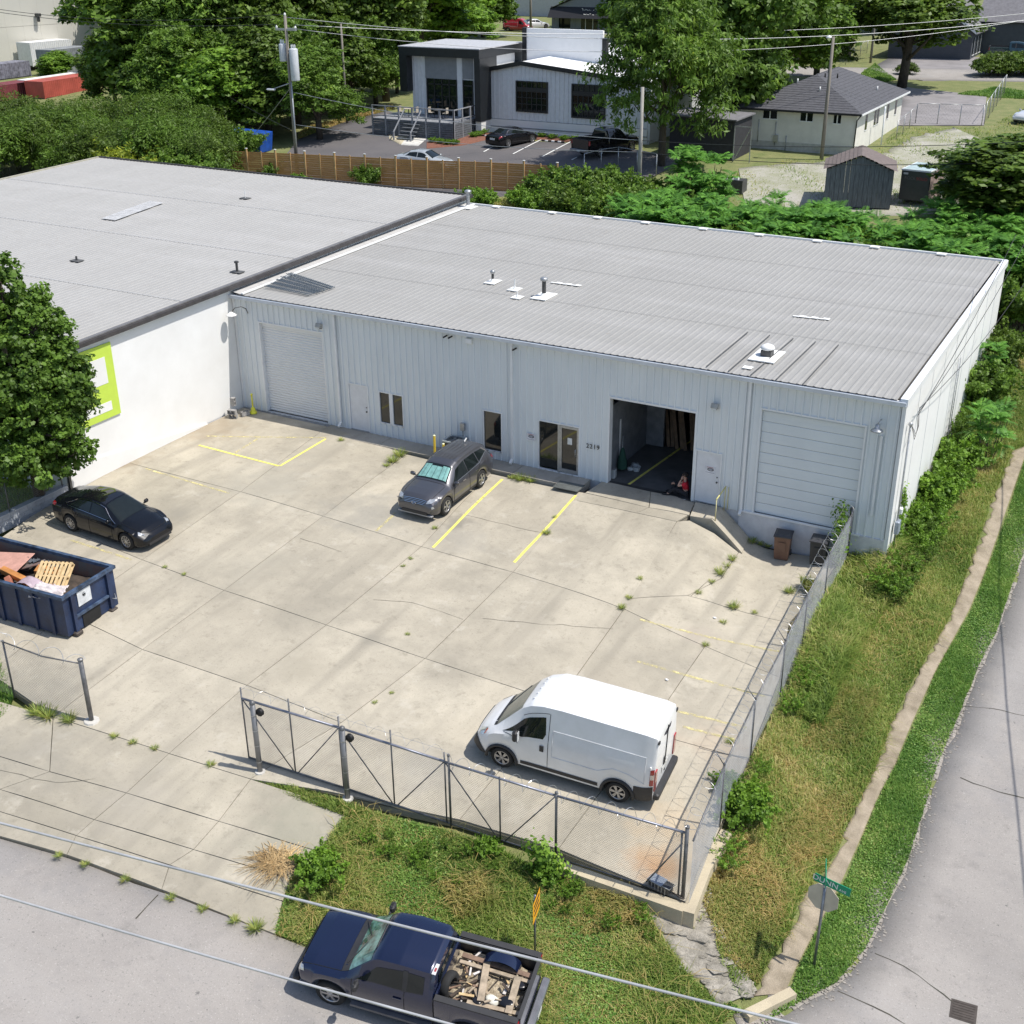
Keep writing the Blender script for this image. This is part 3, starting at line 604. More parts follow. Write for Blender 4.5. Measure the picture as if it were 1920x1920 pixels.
for px in (930, 1035, 1120, 1210, 1318, 1423, 1532, 1640, 1765):
    p = onY(px, 390+(px-895)*.1025, DP-.1); MB().box(p[0]-.22, DP-.25, rz_(DP)+.04, p[0]+.22, DP+.14, rz_(DP)+.10).build('sealant_patch', patch, wh)
mb = MB(); mb.obox((.66, -.1, H0+.06), (.66, DP, rz_(DP)+.06), .11, .06); mb.build('ridge_flashing', patch, wh)
mb = MB(); mb.add([(.02, -.1, H0+.10), (.64, -.1, H0+.03), (.64, DP, rz_(DP)+.03), (.02, DP, rz_(DP)+.10)], [(0,1,2,3)]); mb.build('roof_valley', mat('pale_flashing', (.47,.46,.44), .6, var=.08), wh)
# corner trims and downspouts
for x, w_, zb in ((.06, .12, 0), (WD-.05, .14, -1.0)): MB().box(x-w_/2, -.06, zb, x+w_/2, -.037, H0-.15).build('corner_trim', trimw, wh)
for x, zb, kick in ((5.66, .06, .25), (14.42, .02, .2), (24.38, -.1, .15)):
    mb = MB(); mb.box(x-.05, -.13, zb+.12, x+.05, -.045, H0-.15); mb.build('downspout', trimw, wh); MB().obox((x, -.09, zb+.16), (x+.02, -.32, zb+.04), .10, .09).build('downspout_shoe', white, wh)
mb = MB(); mb.box(29.2, -.1, .9, 29.28, -.04, 4.0); mb.build('conduit', trimw, wh)
# roll-up and sectional doors
def frame(x0, x1, z0, z1, w_, d, parent, m=trimw, sill=False, name='frame', y=-.045):
    mb = MB(); mb.box(x0-w_, y, z0, x0, y+d, z1+w_); mb.box(x1, y, z0, x1+w_, y+d, z1+w_); mb.box(x0, y, z1, x1, y+d, z1+w_)
    if sill: mb.box(x0-w_, y-.003, z0-w_, x1+w_, y+d, z0)
    return mb.build(name, m, parent)
doorw = mat('rollup_white', (.68, .69, .70), .45, col2=(.62, .64, .66), scale=.7)
doorg = mat('sectional_white', (.66, .70, .72), .5, col2=(.60, .64, .665), scale=.6, fine=.03)
frame(1.42, 4.90, 0, 4.24, .06, .22, wh, name='door_frame')
d1 = MB().box(1.42, .10, 4.05, 4.90, .2, 4.24).build('rollup_door', doorw, wh)
for k in range(34):
    z = .01+k*.119; mb = MB(); n_ = 5
    mb.grid([[(x, .165-.028*math.sin(math.pi*j/n_), z+.119*j/n_) for j in range(n_+1)] for x in (1.42, 4.9)]); mb.build('slat', doorw, d1, recalc=False)
frame(24.86, 28.62, 0, 4.20, .07, .2, wh, name='door_frame')
d2 = MB().box(24.86, .12, 4.12, 28.62, .2, 4.2).build('sectional_door', doorg, wh)
nz = 10
for k in range(nz):
    z0 = .02+k*4.12/nz; z1 = z0+4.12/nz-.008; z = (z0+z1)/2
    mb = MB(); mb.smooth = False
    mb.add([(24.87,.097,z0),(28.61,.097,z0),(28.61,.085,z0+.03),(24.87,.085,z0+.03),(28.61,.085,z-.02),(24.87,.085,z-.02),(28.61,.089,z),(24.87,.089,z),(28.61,.085,z+.02),(24.87,.085,z+.02),(28.61,.085,z1-.03),(24.87,.085,z1-.03),(28.61,.097,z1),(24.87,.097,z1)],
           [(0,1,2,3),(3,2,4,5),(5,4,6,7),(7,6,8,9),(9,8,10,11),(11,10,12,13)]); mb.build('door_section', doorg, d2, recalc=False)
MB().box(24.87, .13, 0, 28.61, .16, 4.2).build('door_backing', dark, d2)
MB().box(28.44, .04, .5, 28.50, .08, 1.0).build('door_latch', darkm, d2)
frame(18.78, 22.32, 0, 3.60, .08, .3, wh, name='door_frame')
MB().box(18.78, -.02, -.10, 22.32, .25, -.02).build('threshold', darkm, wh)
def mandoor(x0, x1, z1, parent, knob='r'):
    frame(x0, x1, 0, z1, .05, .1, parent, name='door_frame')
    d = MB().box(x0+.01, .0, .02, x1-.01, .05, z1-.01).build('door', mat('door_white', (.66,.67,.70), .5, var=.04), parent)
    kx = x1-.1 if knob == 'r' else x0+.1
    MB().lathe([(0,0),(.035,-.01),(.035,-.05),(0,-.06)], (kx, 0, .95), 8, 'y').build('handle', darkm, d); MB().lathe([(0,0),(.025,-.01),(.025,-.03),(0,-.035)], (kx, 0, 1.15), 8, 'y').build('lock', darkm, d)
    MB().box(x0, -.06, -.01, x1, .02, .025).build('threshold', galv, d); return d
mandoor(6.18, 7.16, 2.13, wh); d3 = mandoor(22.45, 23.42, 2.11, wh)
for (a, b, z0, z1, n_) in ((7.80, 8.98, .62, 2.01, 2), (13.04, 13.87, .36, 2.08, 1)):
    f_ = frame(a, b, z0, z1, .05, .1, wh, name='window', sill=True)
    if n_ == 2:
        MB().box(8.3, -.04, z0, 8.48, .06, z1).build('mullion', trimw, f_); MB().box(a, .02, z0, 8.3, .04, z1).build('pane', glass, f_); MB().box(8.48, .02, z0, b, .04, z1).build('pane', glass, f_)
    else: MB().box(a, .02, z0, b, .04, z1).build('pane', glass, f_)
f_ = frame(15.64, 17.44, 0.02, 2.10, .05, .12, wh, name='storefront', sill=True)
MB().box(15.64, .03, .1, 16.5, .05, 2.1).build('pane', glass, f_); MB().box(16.5, -.04, .02, 16.6, .07, 2.1).build('mullion', galv, f_)
mb = MB(); mb.box(16.6, -.03, .04, 16.68, .05, 2.08); mb.box(17.36, -.03, .04, 17.44, .05, 2.08); mb.box(16.68, -.03, 1.98, 17.36, .05, 2.08); mb.box(16.68, -.03, .04, 17.36, .05, .2); mb.build('glass_door', galv, f_)
MB().box(16.68, .01, .2, 17.36, .03, 1.98).build('pane', glass, f_); MB().tube([(17.33,-.03,.85),(17.33,-.11,.85),(17.33,-.11,1.15),(17.33,-.03,1.15)], .014).build('pull_handle', galv, f_)
MB().box(16.93, -.002, 1.3, 17.13, .008, 1.58).build('notice', mat('paper', (.7,.7,.68), .8), f_)
# number and company boards
blk = mat('black_letter', (.01, .01, .012), .6); red = mat('red_print', (.35, .04, .05), .6)
tx = mat('grey_print', (.25,.25,.30), .7)
num = thing('house_number', 'black street number 2219 fixed on the white ribbed wall right of the glass door', 'number', (18.08, -.05, 1.42))
for i, ch in enumerate('2219'): text_obj('digit', ch, .27, blk, num, ((i-1.5)*.155, 0, -.0), (R_(90), 0, 0), .006)
def board(name, x, z, w_, h_, label, cat):
    t = thing(name, label, cat, (x, -.05, z)); MB().box(-w_/2, -.012, -h_/2, w_/2, 0, h_/2).build('plate', mat('sign_white', (.68,.68,.72), .6), t)
    mb = MB(); n = 24; ps = [(.0+.13*math.cos(6.283*k/n), .03+.065*math.sin(6.283*k/n)) for k in range(n)]; pi = [(.095*math.cos(6.283*k/n), .03+.04*math.sin(6.283*k/n)) for k in range(n)]
    vs = [(a+.02, -.016, b) for a, b in ps]+[(a+.02, -.016, b) for a, b in pi]; mb.add(vs, [(i, (i+1) % n, n+(i+1) % n, n+i) for i in range(n)]); mb.build('oval_logo', blk, t, recalc=False)
    mb = MB(); mb.box(-.05, -.017, .015, .1, -.014, .045); mb.build('logo_bar', tx, t); MB().box(-w_*.4, -.015, -h_*.36, w_*.4, -.013, -h_*.30).build('print_line', tx, t); MB().box(-w_*.3, -.015, h_*.36, w_*.3, -.013, h_*.42).build('print_line', red, t)
    return t
b1 = board('company_sign', 15.28, 1.32, .42, .30, 'small white company sign with an oval logo left of the glass door', 'sign')
b2 = board('company_sign', 23.02, 1.40, .44, .30, 'small white company sign with an oval logo on the white man door', 'sign')
b2.location.y = -.0
# lamps, cameras, boxes on the front wall
def floodlight(x, z, label):
    t = thing('wall_floodlight', label, 'wall lamp', (x, -.05, z)); 
    MB().box(-.05, -.06, -.1, .05, 0, .02).build('bracket', darkm, t); MB().bbox((0, -.14, .08), (.26, .2, .2), .02, Matrix.Rotation(R_(-25), 3, 'X')).build('housing', mat('lamp_grey', (.35,.35,.33), .5), t)
    MB().bbox((0, -.225, .03), (.2, .02, .13), .005, Matrix.Rotation(R_(-25), 3, 'X')).build('lens', mat('lens', (.7,.7,.66), .2), t); return t
floodlight(4.9, 4.55, 'square floodlight above the closed roll-up door by the left corner'); floodlight(23.1, 4.0, 'square floodlight on the wall above the man door with the sign')
gl = thing('gooseneck_lamp', 'white dish lamp on a curved black gooseneck arm by the inner wall corner', 'wall lamp', (.75, -.05, 4.75))
mb = MB(); mb.smooth = True; mb.tube([(.1, 0, -.15), (.1, -.12, .1), (0, -.3, .22), (-.2, -.5, .18), (-.32, -.6, .0)], .02); mb.build('arm', darkm, gl); mb = MB(); mb.smooth = True; mb.lathe([(.03, .08), (.06, .06), (.12, .0), (.24, -.07), (.25, -.09), (0, -.06)], (-.34, -.62, -.05), 16); mb.build('shade', white, gl)
dl = thing('dish_lamp', 'silver dish lamp on the wall beside the right dock door', 'wall lamp', (29.1, -.05, 4.4))
mb = MB(); mb.tube([(.06, 0, .2), (.05, -.2, .22), (0, -.26, .1)], .02); mb.build('arm', galv, dl); mb = MB(); mb.smooth = True; mb.lathe([(.0, .16), (.07, .14), (.08, .02), (.2, -.06), (.22, -.1), (.0, -.08)], (0, -.28, -.05), 16); mb.build('shade', galv, dl)
for x, z, lab in ((11.38, 5.08, 'left one of two small black cameras under the gutter'), (11.62, 5.08, 'right one of two small black cameras under the gutter'), (14.62, 5.02, 'lone small black camera beside the middle downspout')):
    t = thing('security_camera', lab, 'camera', (x, -.04, z)); MB().tube([(0, 0, 0), (0, -.06, .0)], .015).build('mount', darkm, t); MB().tube([(.03, -.05, .02), (-.06, -.22, -.04)], .035, 8).build('body', blk, t)
bx = thing('junction_box', 'white square electrical box high on the wall under the gutter', 'electrical box', (12.46, -.05, 5.02)); MB().bbox((0, -.06, 0), (.3, .12, .22), .015).build('case', white, bx); MB().box(-.13, -.125, -.09, .13, -.12, .09).build('lid', trimw, bx)
# air conditioner, disconnect box, bollards
ac = thing('air_conditioner', 'dark square air conditioner unit on the walk behind the grey car', 'air conditioner', (11.9, -.52, -.01))
acm = mat('ac_grey', (.09, .10, .105), .6, var=.15); mb = MB(); mb.box(-.38, -.38, .05, .38, .38, .72); mb.build('coil_case', acm, ac)
for k in range(16):
    for s_ in (0, 1): (MB().box(-.36+k*.048, -.392, .08, -.345+k*.048, -.381, .68) if s_ else MB().box(.381, -.36+k*.048, .08, .392, -.345+k*.048, .68)).build('louvre', darkm, ac)
mb = MB(); mb.box(-.4, -.4, .72, .4, -.33, .78); mb.box(-.4, .33, .72, .4, .4, .78); mb.box(-.4, -.33, .72, -.33, .33, .78); mb.box(.33, -.33, .72, .4, .33, .78); mb.build('top_rim', mat('ac_rim', (.42,.45,.45), .5), ac)
mb = MB(); 
for r in (.1, .17, .24, .31): mb.tube([(r*math.cos(a*.3142), r*math.sin(a*.3142), .77) for a in range(20)], .006, 4, closed=True)
mb.build('fan_guard', darkm, ac); mb = MB(); [mb.obox((0, 0, .74), (.28*math.cos(a), .28*math.sin(a), .74), .12, .01) for a in (0, 2.09, 4.19)]; mb.build('fan_blades', galv, ac); MB().box(-.45, -.45, -.02, .45, .45, .05).build('pad', walkc, ac)
ds = thing('disconnect_box', 'grey electric disconnect box with a hanging cable on the wall above the air conditioner', 'electrical box', (12.05, -.05, 1.2)); MB().bbox((0, -.06, 0), (.2, .12, .34), .01).build('case', galv, ds); MB().tube([(0, -.06, -.17), (.03, -.09, -.4), (.0, -.1, -.6)], .018).build('conduit', darkm, ds)
for x, y, h_, lab in ((11.15, -.95, .95, 'taller yellow steel bollard left of the air conditioner'), (11.62, -1.0, .68, 'shorter yellow steel bollard in front of the air conditioner')):
    t = thing('bollard', lab, 'bollard', (x, y, -.02), 0, 'yellow bollards by the air conditioner'); mb = MB(); mb.smooth = True; mb.lathe([(.055, 0), (.055, h_)], n=12); mb.build('post', yelp, t); mb = MB(); mb.smooth = True; mb.lathe([(.057, h_), (.045, h_+.025), (0, h_+.035)], n=12); mb.build('cap', mat('pale_cap', (.8,.8,.5), .5), t)
# yellow standpipe and concrete blocks near the inner corner
t = thing('standpipe', 'bright yellow standpipe with a wide base left of the roll-up door', 'pipe', (1.0, -.55, 0)); mb = MB(); mb.smooth = True; mb.lathe([(.17, 0), (.17, .08), (.1, .14), (.1, .24), (.04, .3)], n=12); mb.build('base', mat('safety_yellow', (.78,.75,.05), .5), t); mb = MB(); mb.smooth = True; mb.lathe([(.035, .28), (.035, .85), (.05, .86), (.05, .95), (0, .96)], n=10); mb.build('pipe', MATS['safety_yellow'], t)
blkm = mat('cinder', (.33, .32, .31), .95, var=.15, scale=8, bump=.5, bscale=60)
def cblock(loc, rz, label, lay=0):
    t = thing('concrete_block', label, 'block', loc, rz, 'loose concrete blocks at the white wall'); mb = MB()
    for a in (-.195, -.015, .165): mb.box(a, -.1, 0, a+.03, .1, .19)
    mb.box(-.165, -.1, 0, -.015, -.07, .19); mb.box(.015, -.1, 0, .165, -.07, .19); mb.box(-.165, .07, 0, -.015, .1, .19); mb.box(.015, .07, 0, .165, .1, .19)
    mb.build('shell', blkm, t); t.rotation_euler = (lay, 0, rz) if lay != 9 else (0, R_(90), rz); return t
cblock((.55, -1.35, .1), .25, 'lower left grey block with its two holes towards the yard', R_(90)); cblock((.55, -1.4, .3), .2, 'second grey block lying on the lower left one', R_(90)); cblock((.42, -1.32, .72), .3, 'upright pale block standing on top of the others', 9); cblock((.85, -.95, .0), 1.2, 'dark grey block standing apart nearest the wall corner')
# mat, rail, bins
gm = thing('rubber_mat', 'dark grey ribbed rubber mat on the concrete before the glass door', 'mat', (17.55, -1.1, .0), .02); mm = mat('mat_rubber', (.10, .105, .10), .8)
MB().box(-.55, -.36, 0, .55, .36, .02).build('base', mm, gm)
for k in range(18): MB().box(-.53, -.34+k*.039, .02, .53, -.32+k*.039, .028).build('rib', mat('mat_rib', (.17,.18,.17), .7), gm)
rl = thing('handrail', 'yellow pipe handrail beside the steps at the man door', 'handrail', (23.75, -.2, 0)); mb = MB(); mb.smooth = True
yl2 = mat('pale_yellow_paint', (.60, .55, .30), .6, var=.15); mb.tube([(0, 0, -.05), (0, 0, .95)], .022, 8); mb.build('post', yl2, rl); MB().tube([(-.0, -.95, -.1), (0, -.95, .8)], .022, 8).build('post', yl2, rl); MB().tube([(0, .02, .93), (0, -.97, .80)], .028, 8).build('rail', mat('rail_yellow', (.72,.66,.25), .5), rl); MB().tube([(.12, 0, .0), (.12, 0, .95)], .02, 8).build('post', yl2, rl)
def bin_(loc, rz, body, label):
    t = thing('wheeled_bin', label, 'bin', loc, rz, 'wheeled bins at the dock wall'); lid = mat('bin_lid', (.045, .045, .05), .5)
    mb = MB(); pr = [(.25, .24, 0), (.27, .27, .25), (.30, .31, .95)]; vs = []
    for (a, b, z) in pr: vs += [(-a, -b, z), (a, -b, z), (a, b, z), (-a, b, z)]
    mb.add(vs, [(0,1,5,4),(1,2,6,5),(2,3,7,6),(3,0,4,7),(4,5,9,8),(5,6,10,9),(6,7,11,10),(7,4,8,11),(3,2,1,0)]); mb.build('body', body, t)
    mb = MB(); mb.box(-.33, -.35, .95, .33, .36, .99); mb.add([(-.31,-.34,.99),(.31,-.34,.99),(.31,.3,.99),(-.31,.3,.99),(-.24,-.26,1.05),(.24,-.26,1.05),(.24,.22,1.06),(-.24,.22,1.06)], BOXF[1:]); mb.build('lid', lid, t)
    MB().box(-.15, -.31, .35, .15, -.285, .75).build('front_panel', body, t); MB().obox((-.13, -.315, .74), (.13, -.315, .74), .03, .02).build('grip', body, t); MB().tube([(-.25, .38, .9), (.25, .38, .9)], .02, 8).build('handle', lid, t)
    for s_ in (-1, 1): mb = MB(); mb.smooth = True; mb.lathe([(0, 0), (.11, 0), (.12, .02), (.12, .05), (0, .06)], (s_*.28-.03, .26, .12), 14, 'x'); mb.build('wheel', lid, t)
    return t
bin_((26.25, -.55, lot(26.25, -.55)+.01), R_(8), mat('bin_brown', (.16, .085, .055), .55, var=.12), 'brown wheeled bin with black lid against the white dock wall')
bin_((27.62, -.55, lot(27.62, -.55)+.01), R_(4), mat('bin_black', (.03, .032, .035), .5), 'black wheeled bin beside the fence end at the dock wall')
# things inside the open bay
inn = thing('leaning_planks', 'bundle of long dark planks leaning inside the open bay', 'planks', (19.9, 5.0, 0))
wood_d = mat('old_plank', (.26, .17, .11), .8, var=.2, scale=4)
for k, (a, b) in enumerate(((-.9, .5), (-.75, .9), (-.5, .2), (-.3, .6), (-.1, .1), (.15, .9), (.35, .35), (.5, .8), (1.2, .4), (1.35, .7))):
    MB().obox((a+.5, -.5+b*.2, 0), (a-.8, 1+b, 3.9+.1*(k % 3)), .14, .04).build('plank', wood_d, inn)
t = thing('shovel_and_broom', 'green folded parasol leaning on the inner partition of the open bay', 'parasol', (18.75, 1.4, 0)); mb = MB(); mb.smooth = True; mb.lathe([(.22, .1), (.2, .4), (.08, .9), (.03, 1.0)], n=10); mb.build('canopy', mat('dark_green_cloth', (.02,.07,.05), .9), t); MB().tube([(0, 0, 0), (0, 0, 1.5)], .015).build('pole', galv, t)
t.name = 'folded_parasol'
for i, (x, y, s_) in enumerate(((19.15, 1.9, .2), (19.3, 1.6, .16), (19.05, 1.55, .14))):
    rock((x, y, s_*.4), s_, 70+i, mat('bucket_grey', (.4,.42,.43), .6), 'debris_bag', flat=1).name = 'plastic_bag'
    tag(bpy.data.objects[[o.name for o in bpy.data.objects if o.name.startswith('plastic_bag')][-1]], ['grey bag of rubbish farthest inside the bay left of the yellow line', 'middle grey bag beside the yellow line inside the bay', 'smallest grey bag nearest the parasol inside the bay'][i], 'bag')
t = thing('paint_bucket', 'grey square bucket just inside the left jamb of the open bay', 'bucket', (18.72, .55, -.03)); MB().bbox((0, 0, .2), (.26, .24, .4), .03).build('shell', MATS['bucket_grey'], t); MB().box(-.12, -.11, .4, .12, .11, .42).build('lid', galv, t)
# ------------------------------------------------------------------ roof items
def rt(px, py):
    d = ray(px, py); t_ = (H0+.03-CAM[2])/(d[2]-SL*d[1]+0) if False else None
    z = H0+.1
    for _ in range(8): p = at(px, py, z); z = rz_(p[1])+.03
    return at(px, py, z)
def vent(px, py, r, h, label, name='roof_vent', base=.45, cap=True, m=darkm, bl=None, f=rt, cat='vent'):
    p = f(px, py); t = thing(name, label, cat, tuple(p)); bl = bl or base
    MB().box(-base/2, -bl/2, .0, base/2, bl/2, .035).build('sealed_base', patch, t)
    mb = MB(); mb.smooth = True; mb.lathe([(r*2.2, .03), (r*1.4, .12), (r, .16)], n=12); mb.build('boot', patch, t)
    mb = MB(); mb.smooth = True; mb.lathe([(r, .1), (r, h)], n=12); mb.build('pipe', m, t)
    if cap: mb = MB(); mb.smooth = True; mb.lathe([(r*1.1, h-.02), (r*1.8, h), (r*1.9, h+.09), (r*1.2, h+.14), (0, h+.15)], n=14); mb.build('cap', galv, t)
    return t
vent(924, 529, .06, .42, 'small capped roof vent on a white patch, leftmost of the centre group', base=.55, bl=.8)
vent(965, 543, .03, .48, 'taller thin white roof pipe on a white patch', m=patch, cap=False, base=.5, bl=.6)
vent(970, 558, .025, .28, 'shorter thin white roof pipe on the nearest small patch', m=patch, cap=False, base=.45, bl=.5)
vent(1020, 556, .09, .72, 'tall dark capped roof vent on the large white patch of the centre group', base=.75, bl=1.2)
vent(878, 389, .11, .85, 'tall grey chimney vent at the far corner between the two roofs', base=.8, bl=.9, m=galv)
tv = thing('roof_turbine', 'white mushroom exhaust fan on a large white patch near the front right of the roof', 'vent', tuple(rt(1438, 668)))
MB().box(-.5, -.75, .0, .5, .75, .04).build('sealed_base', patch, tv); MB().box(-.2, -.2, .03, .2, .2, .26).build('curb', darkm, tv); mb = MB(); mb.smooth = True; mb.lathe([(.12, .24), (.26, .30), (.28, .34), (.22, .42), (.11, .47), (0, .48)], n=18); mb.build('hood', white, tv)
for (px, py, w_, l_) in ((1402, 690, .35, .3),):
    p = rt(px, py); MB().box(p[0]-w_/2, p[1]-l_/2, p[2]+.01, p[0]+w_/2, p[1]+l_/2, p[2]+.03).build('sealant_patch', patch, wh)
for (a, b) in (((1034, 530), (1088, 537)), ((1488, 593), (1555, 600))):
    p, q = rt(*a), rt(*b); n_ = 6
    for k in range(n_): u = p+(q-p)*(k+.5)/n_; MB().box(u[0]-.15, u[1]-.06, u[2]+.012, u[0]+.12, u[1]+.06+.12*(k % 2), u[2]+.026).build('sealant_patch', patch, wh)
tar = mat('roof_tar', (.10, .10, .10), .7)
for (a, b) in (((1402, 624), (1325, 688)), ((1443, 630), (1366, 697)), ((1487, 636), (1408, 704)), ((1529, 642), (1455, 713)), ((1572, 648), (1505, 722))):
    p, q = rt(*a), rt(*b); mb = MB(); mb.obox((p[0], p[1], p[2]+.03), (q[0], q[1], q[2]+.03), .035, .03); mb.build('tar_seam', tar, wh)
# stack of wire racks lying on the roof
rk = thing('wire_mesh_stack', 'pile of dark blue wire mesh sheets lying on the roof near the left corner', 'mesh sheets', (0, 0, 0)); rkm = mat('mesh_steel', (.10, .13, .16), .6, metal=.4)
c0, c1, c2, c3 = rt(548, 514), rt(628, 541), rt(580, 556), rt(500, 541)
for k in range(15):
    t_ = k/14; a = c0*(1-t_)+c3*t_; b = c1*(1-t_)+c2*t_; j = random.uniform(-.06, .06)
    mb = MB(); mb.obox((a[0]-.1+j, a[1], a[2]+.05+.03*(k % 3)), (b[0]+j, b[1]+j, b[2]+.05+.03*(k % 2)), .035, .02); mb.build('wire', rkm, rk)
for k in range(26):
    t_ = k/25; a = c0*(1-t_)+c1*t_; b = c3*(1-t_)+c2*t_; mb = MB(); mb.obox((a[0], a[1], a[2]+.09), (b[0], b[1], b[2]+.09), .02, .012); mb.build('wire', rkm, rk)
# ================================================================== LEFT BUILDING
lb = thing('neighbour_warehouse', 'large neighbouring building with white side wall and wide grey roof left of the yard', 'warehouse', (0, 0, 0))
def lz(y): return 5.72+.0165*y
LX0, LX1, LY0, LY1 = -34.5, .16, -10.75, 22.6
p = at(110, 310, lz(22.6)+.0); LX0 = float(p[0]); LY1 = 20.9
MB().box(-.25, LY0+.06, -.5, -.03, .3, 1.0).build('wall_base', white, lb)
mb = MB(); mb.add([(-.02, LY0, .0), (-.02, 21, .0), (-.02, 21, lz(21)-.05), (-.02, LY0, lz(LY0)-.05)], [(0,1,2,3)]); mb.add([(LX0+.3, LY0, -.5), (-.02, LY0, -.5), (-.02, LY0, lz(LY0)), (LX0+.3, LY0, lz(LY0))], [(0,1,2,3)]); mb.build('wall', white, lb, recalc=False)
mb = MB(); mb.add([(0, LY0, .0), (0, -3.2, .0), (0, LY0, 1.05), (0.0, -6.5, .62)], [(0,1,3,2)]); mb.add([(.07, LY0, -.3), (.07, -2.6, -.3), (.07, -2.6, .02), (.07, LY0, .95), (-.02, LY0, .95), (-.02, -2.6, .02)], [(0,1,2,3),(3,2,5,4)]); mb.build('wall_plinth', white, lb, recalc=False)
fbr = mat('brown_fascia', (.055, .05, .05), .5, var=.15)
mb = MB(); mb.obox((.18, LY0-.3, lz(LY0)+.0), (.18, LY1+.1, lz(LY1)+.0), .14, .16); mb.build('fascia', fbr, lb)
mb = MB(); mb.obox((.03, LY0-.3, lz(LY0)+.115), (.03, LY1+.1, lz(LY1)+.115), .20, .05); mb.build('drip_edge', mat('grey_drip', (.16,.155,.155), .5), lb)
mb = MB(); mb.obox((LX0, LY1+.05, lz(LY1)+.02), (.1, LY1+.05, lz(LY1)+.02), .12, .16); mb.build('back_fascia', fbr, lb)
mb = MB(); mb.obox((LX0, LY0, lz(LY0)+.0), (LX0, LY1, lz(LY1)), .14, .16); mb.build('fascia', mat('tan_drip', (.4,.38,.3), .6), lb)
roofpanels(lb, LX0, .0, LY0-.2, LY1, lz, roofm2)
mb = MB(); mb.box(LX0+.2, 20.3, .5, 0, 20.6, lz(20.5)-.05); mb.build('back_wall', white, lb)
for i in range(1, 4):
    y = LY0+(LY1-LY0)*i/4; MB().box(LX0, y, lz(y)+.039, 0, y+.03, lz(y)+.046).build('lap_seam', mat('pale_seam', (.5,.5,.5), .5), lb)
def rl_(px, py):
    z = 6
    for _ in range(8): p = at(px, py, z); z = lz(p[1])+.04
    return at(px, py, z)
for (px, py, r, h, lab, cp) in ((460, 372, .02, .55, 'thin white antenna on the left roof near its far edge', 0), (144, 489, .05, .22, 'low dark roof vent behind the top of the big tree', 0), (445, 510, .06, .42, 'dark roof vent near the brown roof edge', 1)):
    p = rl_(px, py); t = thing('roof_pipe', lab, 'vent', tuple(p)); MB().box(-.3, -.2, 0, .3, .2, .03).build('base', tar, t); mb = MB(); mb.smooth = True; mb.lathe([(r, .02), (r, h)], n=8); mb.build('pipe', patch if r < .03 else darkm, t)
    if cp: MB().lathe([(.05, h), (.11, h+.02), (.11, h+.08), (0, h+.12)], n=10).build('cap', darkm, t)
for k in range(6):   # pale strip patch on the left roof
    a, b = rl_(192+k*4.4, 411+k*.6), rl_(283+k*4.4, 378+k*.6); mb = MB(); mb.obox((a[0], a[1], a[2]+.04), (b[0], b[1], b[2]+.04), .15, .01); mb.build('pale_patch', mat('pale_sealant', (.47,.47,.47), .6), lb)
# lime sign on the white wall (behind the tree)
sg = thing('lime_wall_sign', 'large lime green sign with white panels on the white wall behind the tree', 'sign', (.0, -7.5, 2.2)); lime = mat('lime_green', (.50, .66, .08), .5, var=.03)
MB().box(0, -3.2, -.0, .05, 0, 3.05).build('board', lime, sg); MB().box(.05, -2.7, 1.45, .06, -.42, 2.55).build('white_panel', white, sg); MB().box(.05, -2.7, .30, .06, -.42, .68).build('white_panel', white, sg)
# block wall under the tree, with fence posts
bw = thing('block_wall', 'low grey painted block wall under the big tree left of the black car', 'wall'); bwm = mat('old_block', (.42, .44, .47), .85, col2=(.30, .32, .35), scale=3, bump=.6, bscale=20)
y = -10.8; 
for row in range(3):
    for k in range(22):
        y1 = -10.9-k*.405-(.2 if row % 2 else 0)
        MB().box(-.05+random.uniform(-.01, .01), y1-.395, -.35+row*.2, .16, y1, -.35+row*.2+.192).build('block', bwm, bw)
MB().box(-.09, -20, .25, .2, -10.95, .31).build('coping', bwm, bw)
# ================================================================== VEHICLES
def paint(name, c, metal=.3, rough=.3, coat=1.0): return mat(name, c, rough, metal=metal, var=.02, scale=1, coat=coat, spec=.3 if coat < .5 else .5)
tyre_m = mat('tyre_rubber', (.018, .018, .018), .85, var=.2); rim_m = mat('alloy_rim', (.45, .45, .46), .3, metal=.8, var=.05); under_m = mat('underbody', (.012, .012, .012), .9)
cglass = mat('car_glass', (.010, .014, .014), .03, spec=.5, var=.1); clad = mat('black_plastic', (.028, .028, .03), .6); chrome = mat('chrome', (.7, .7, .72), .12, metal=1, var=.02)
hl_m = mat('headlamp', (.55, .57, .58), .08, metal=.5, coat=1, var=.2, scale=20); tl_m = mat('tail_lamp', (.30, .01, .015), .2, coat=1); seam_m = mat('panel_gap', (.008, .008, .008), .9)
plate_m = mat('plate_white', (.6, .6, .58), .5)
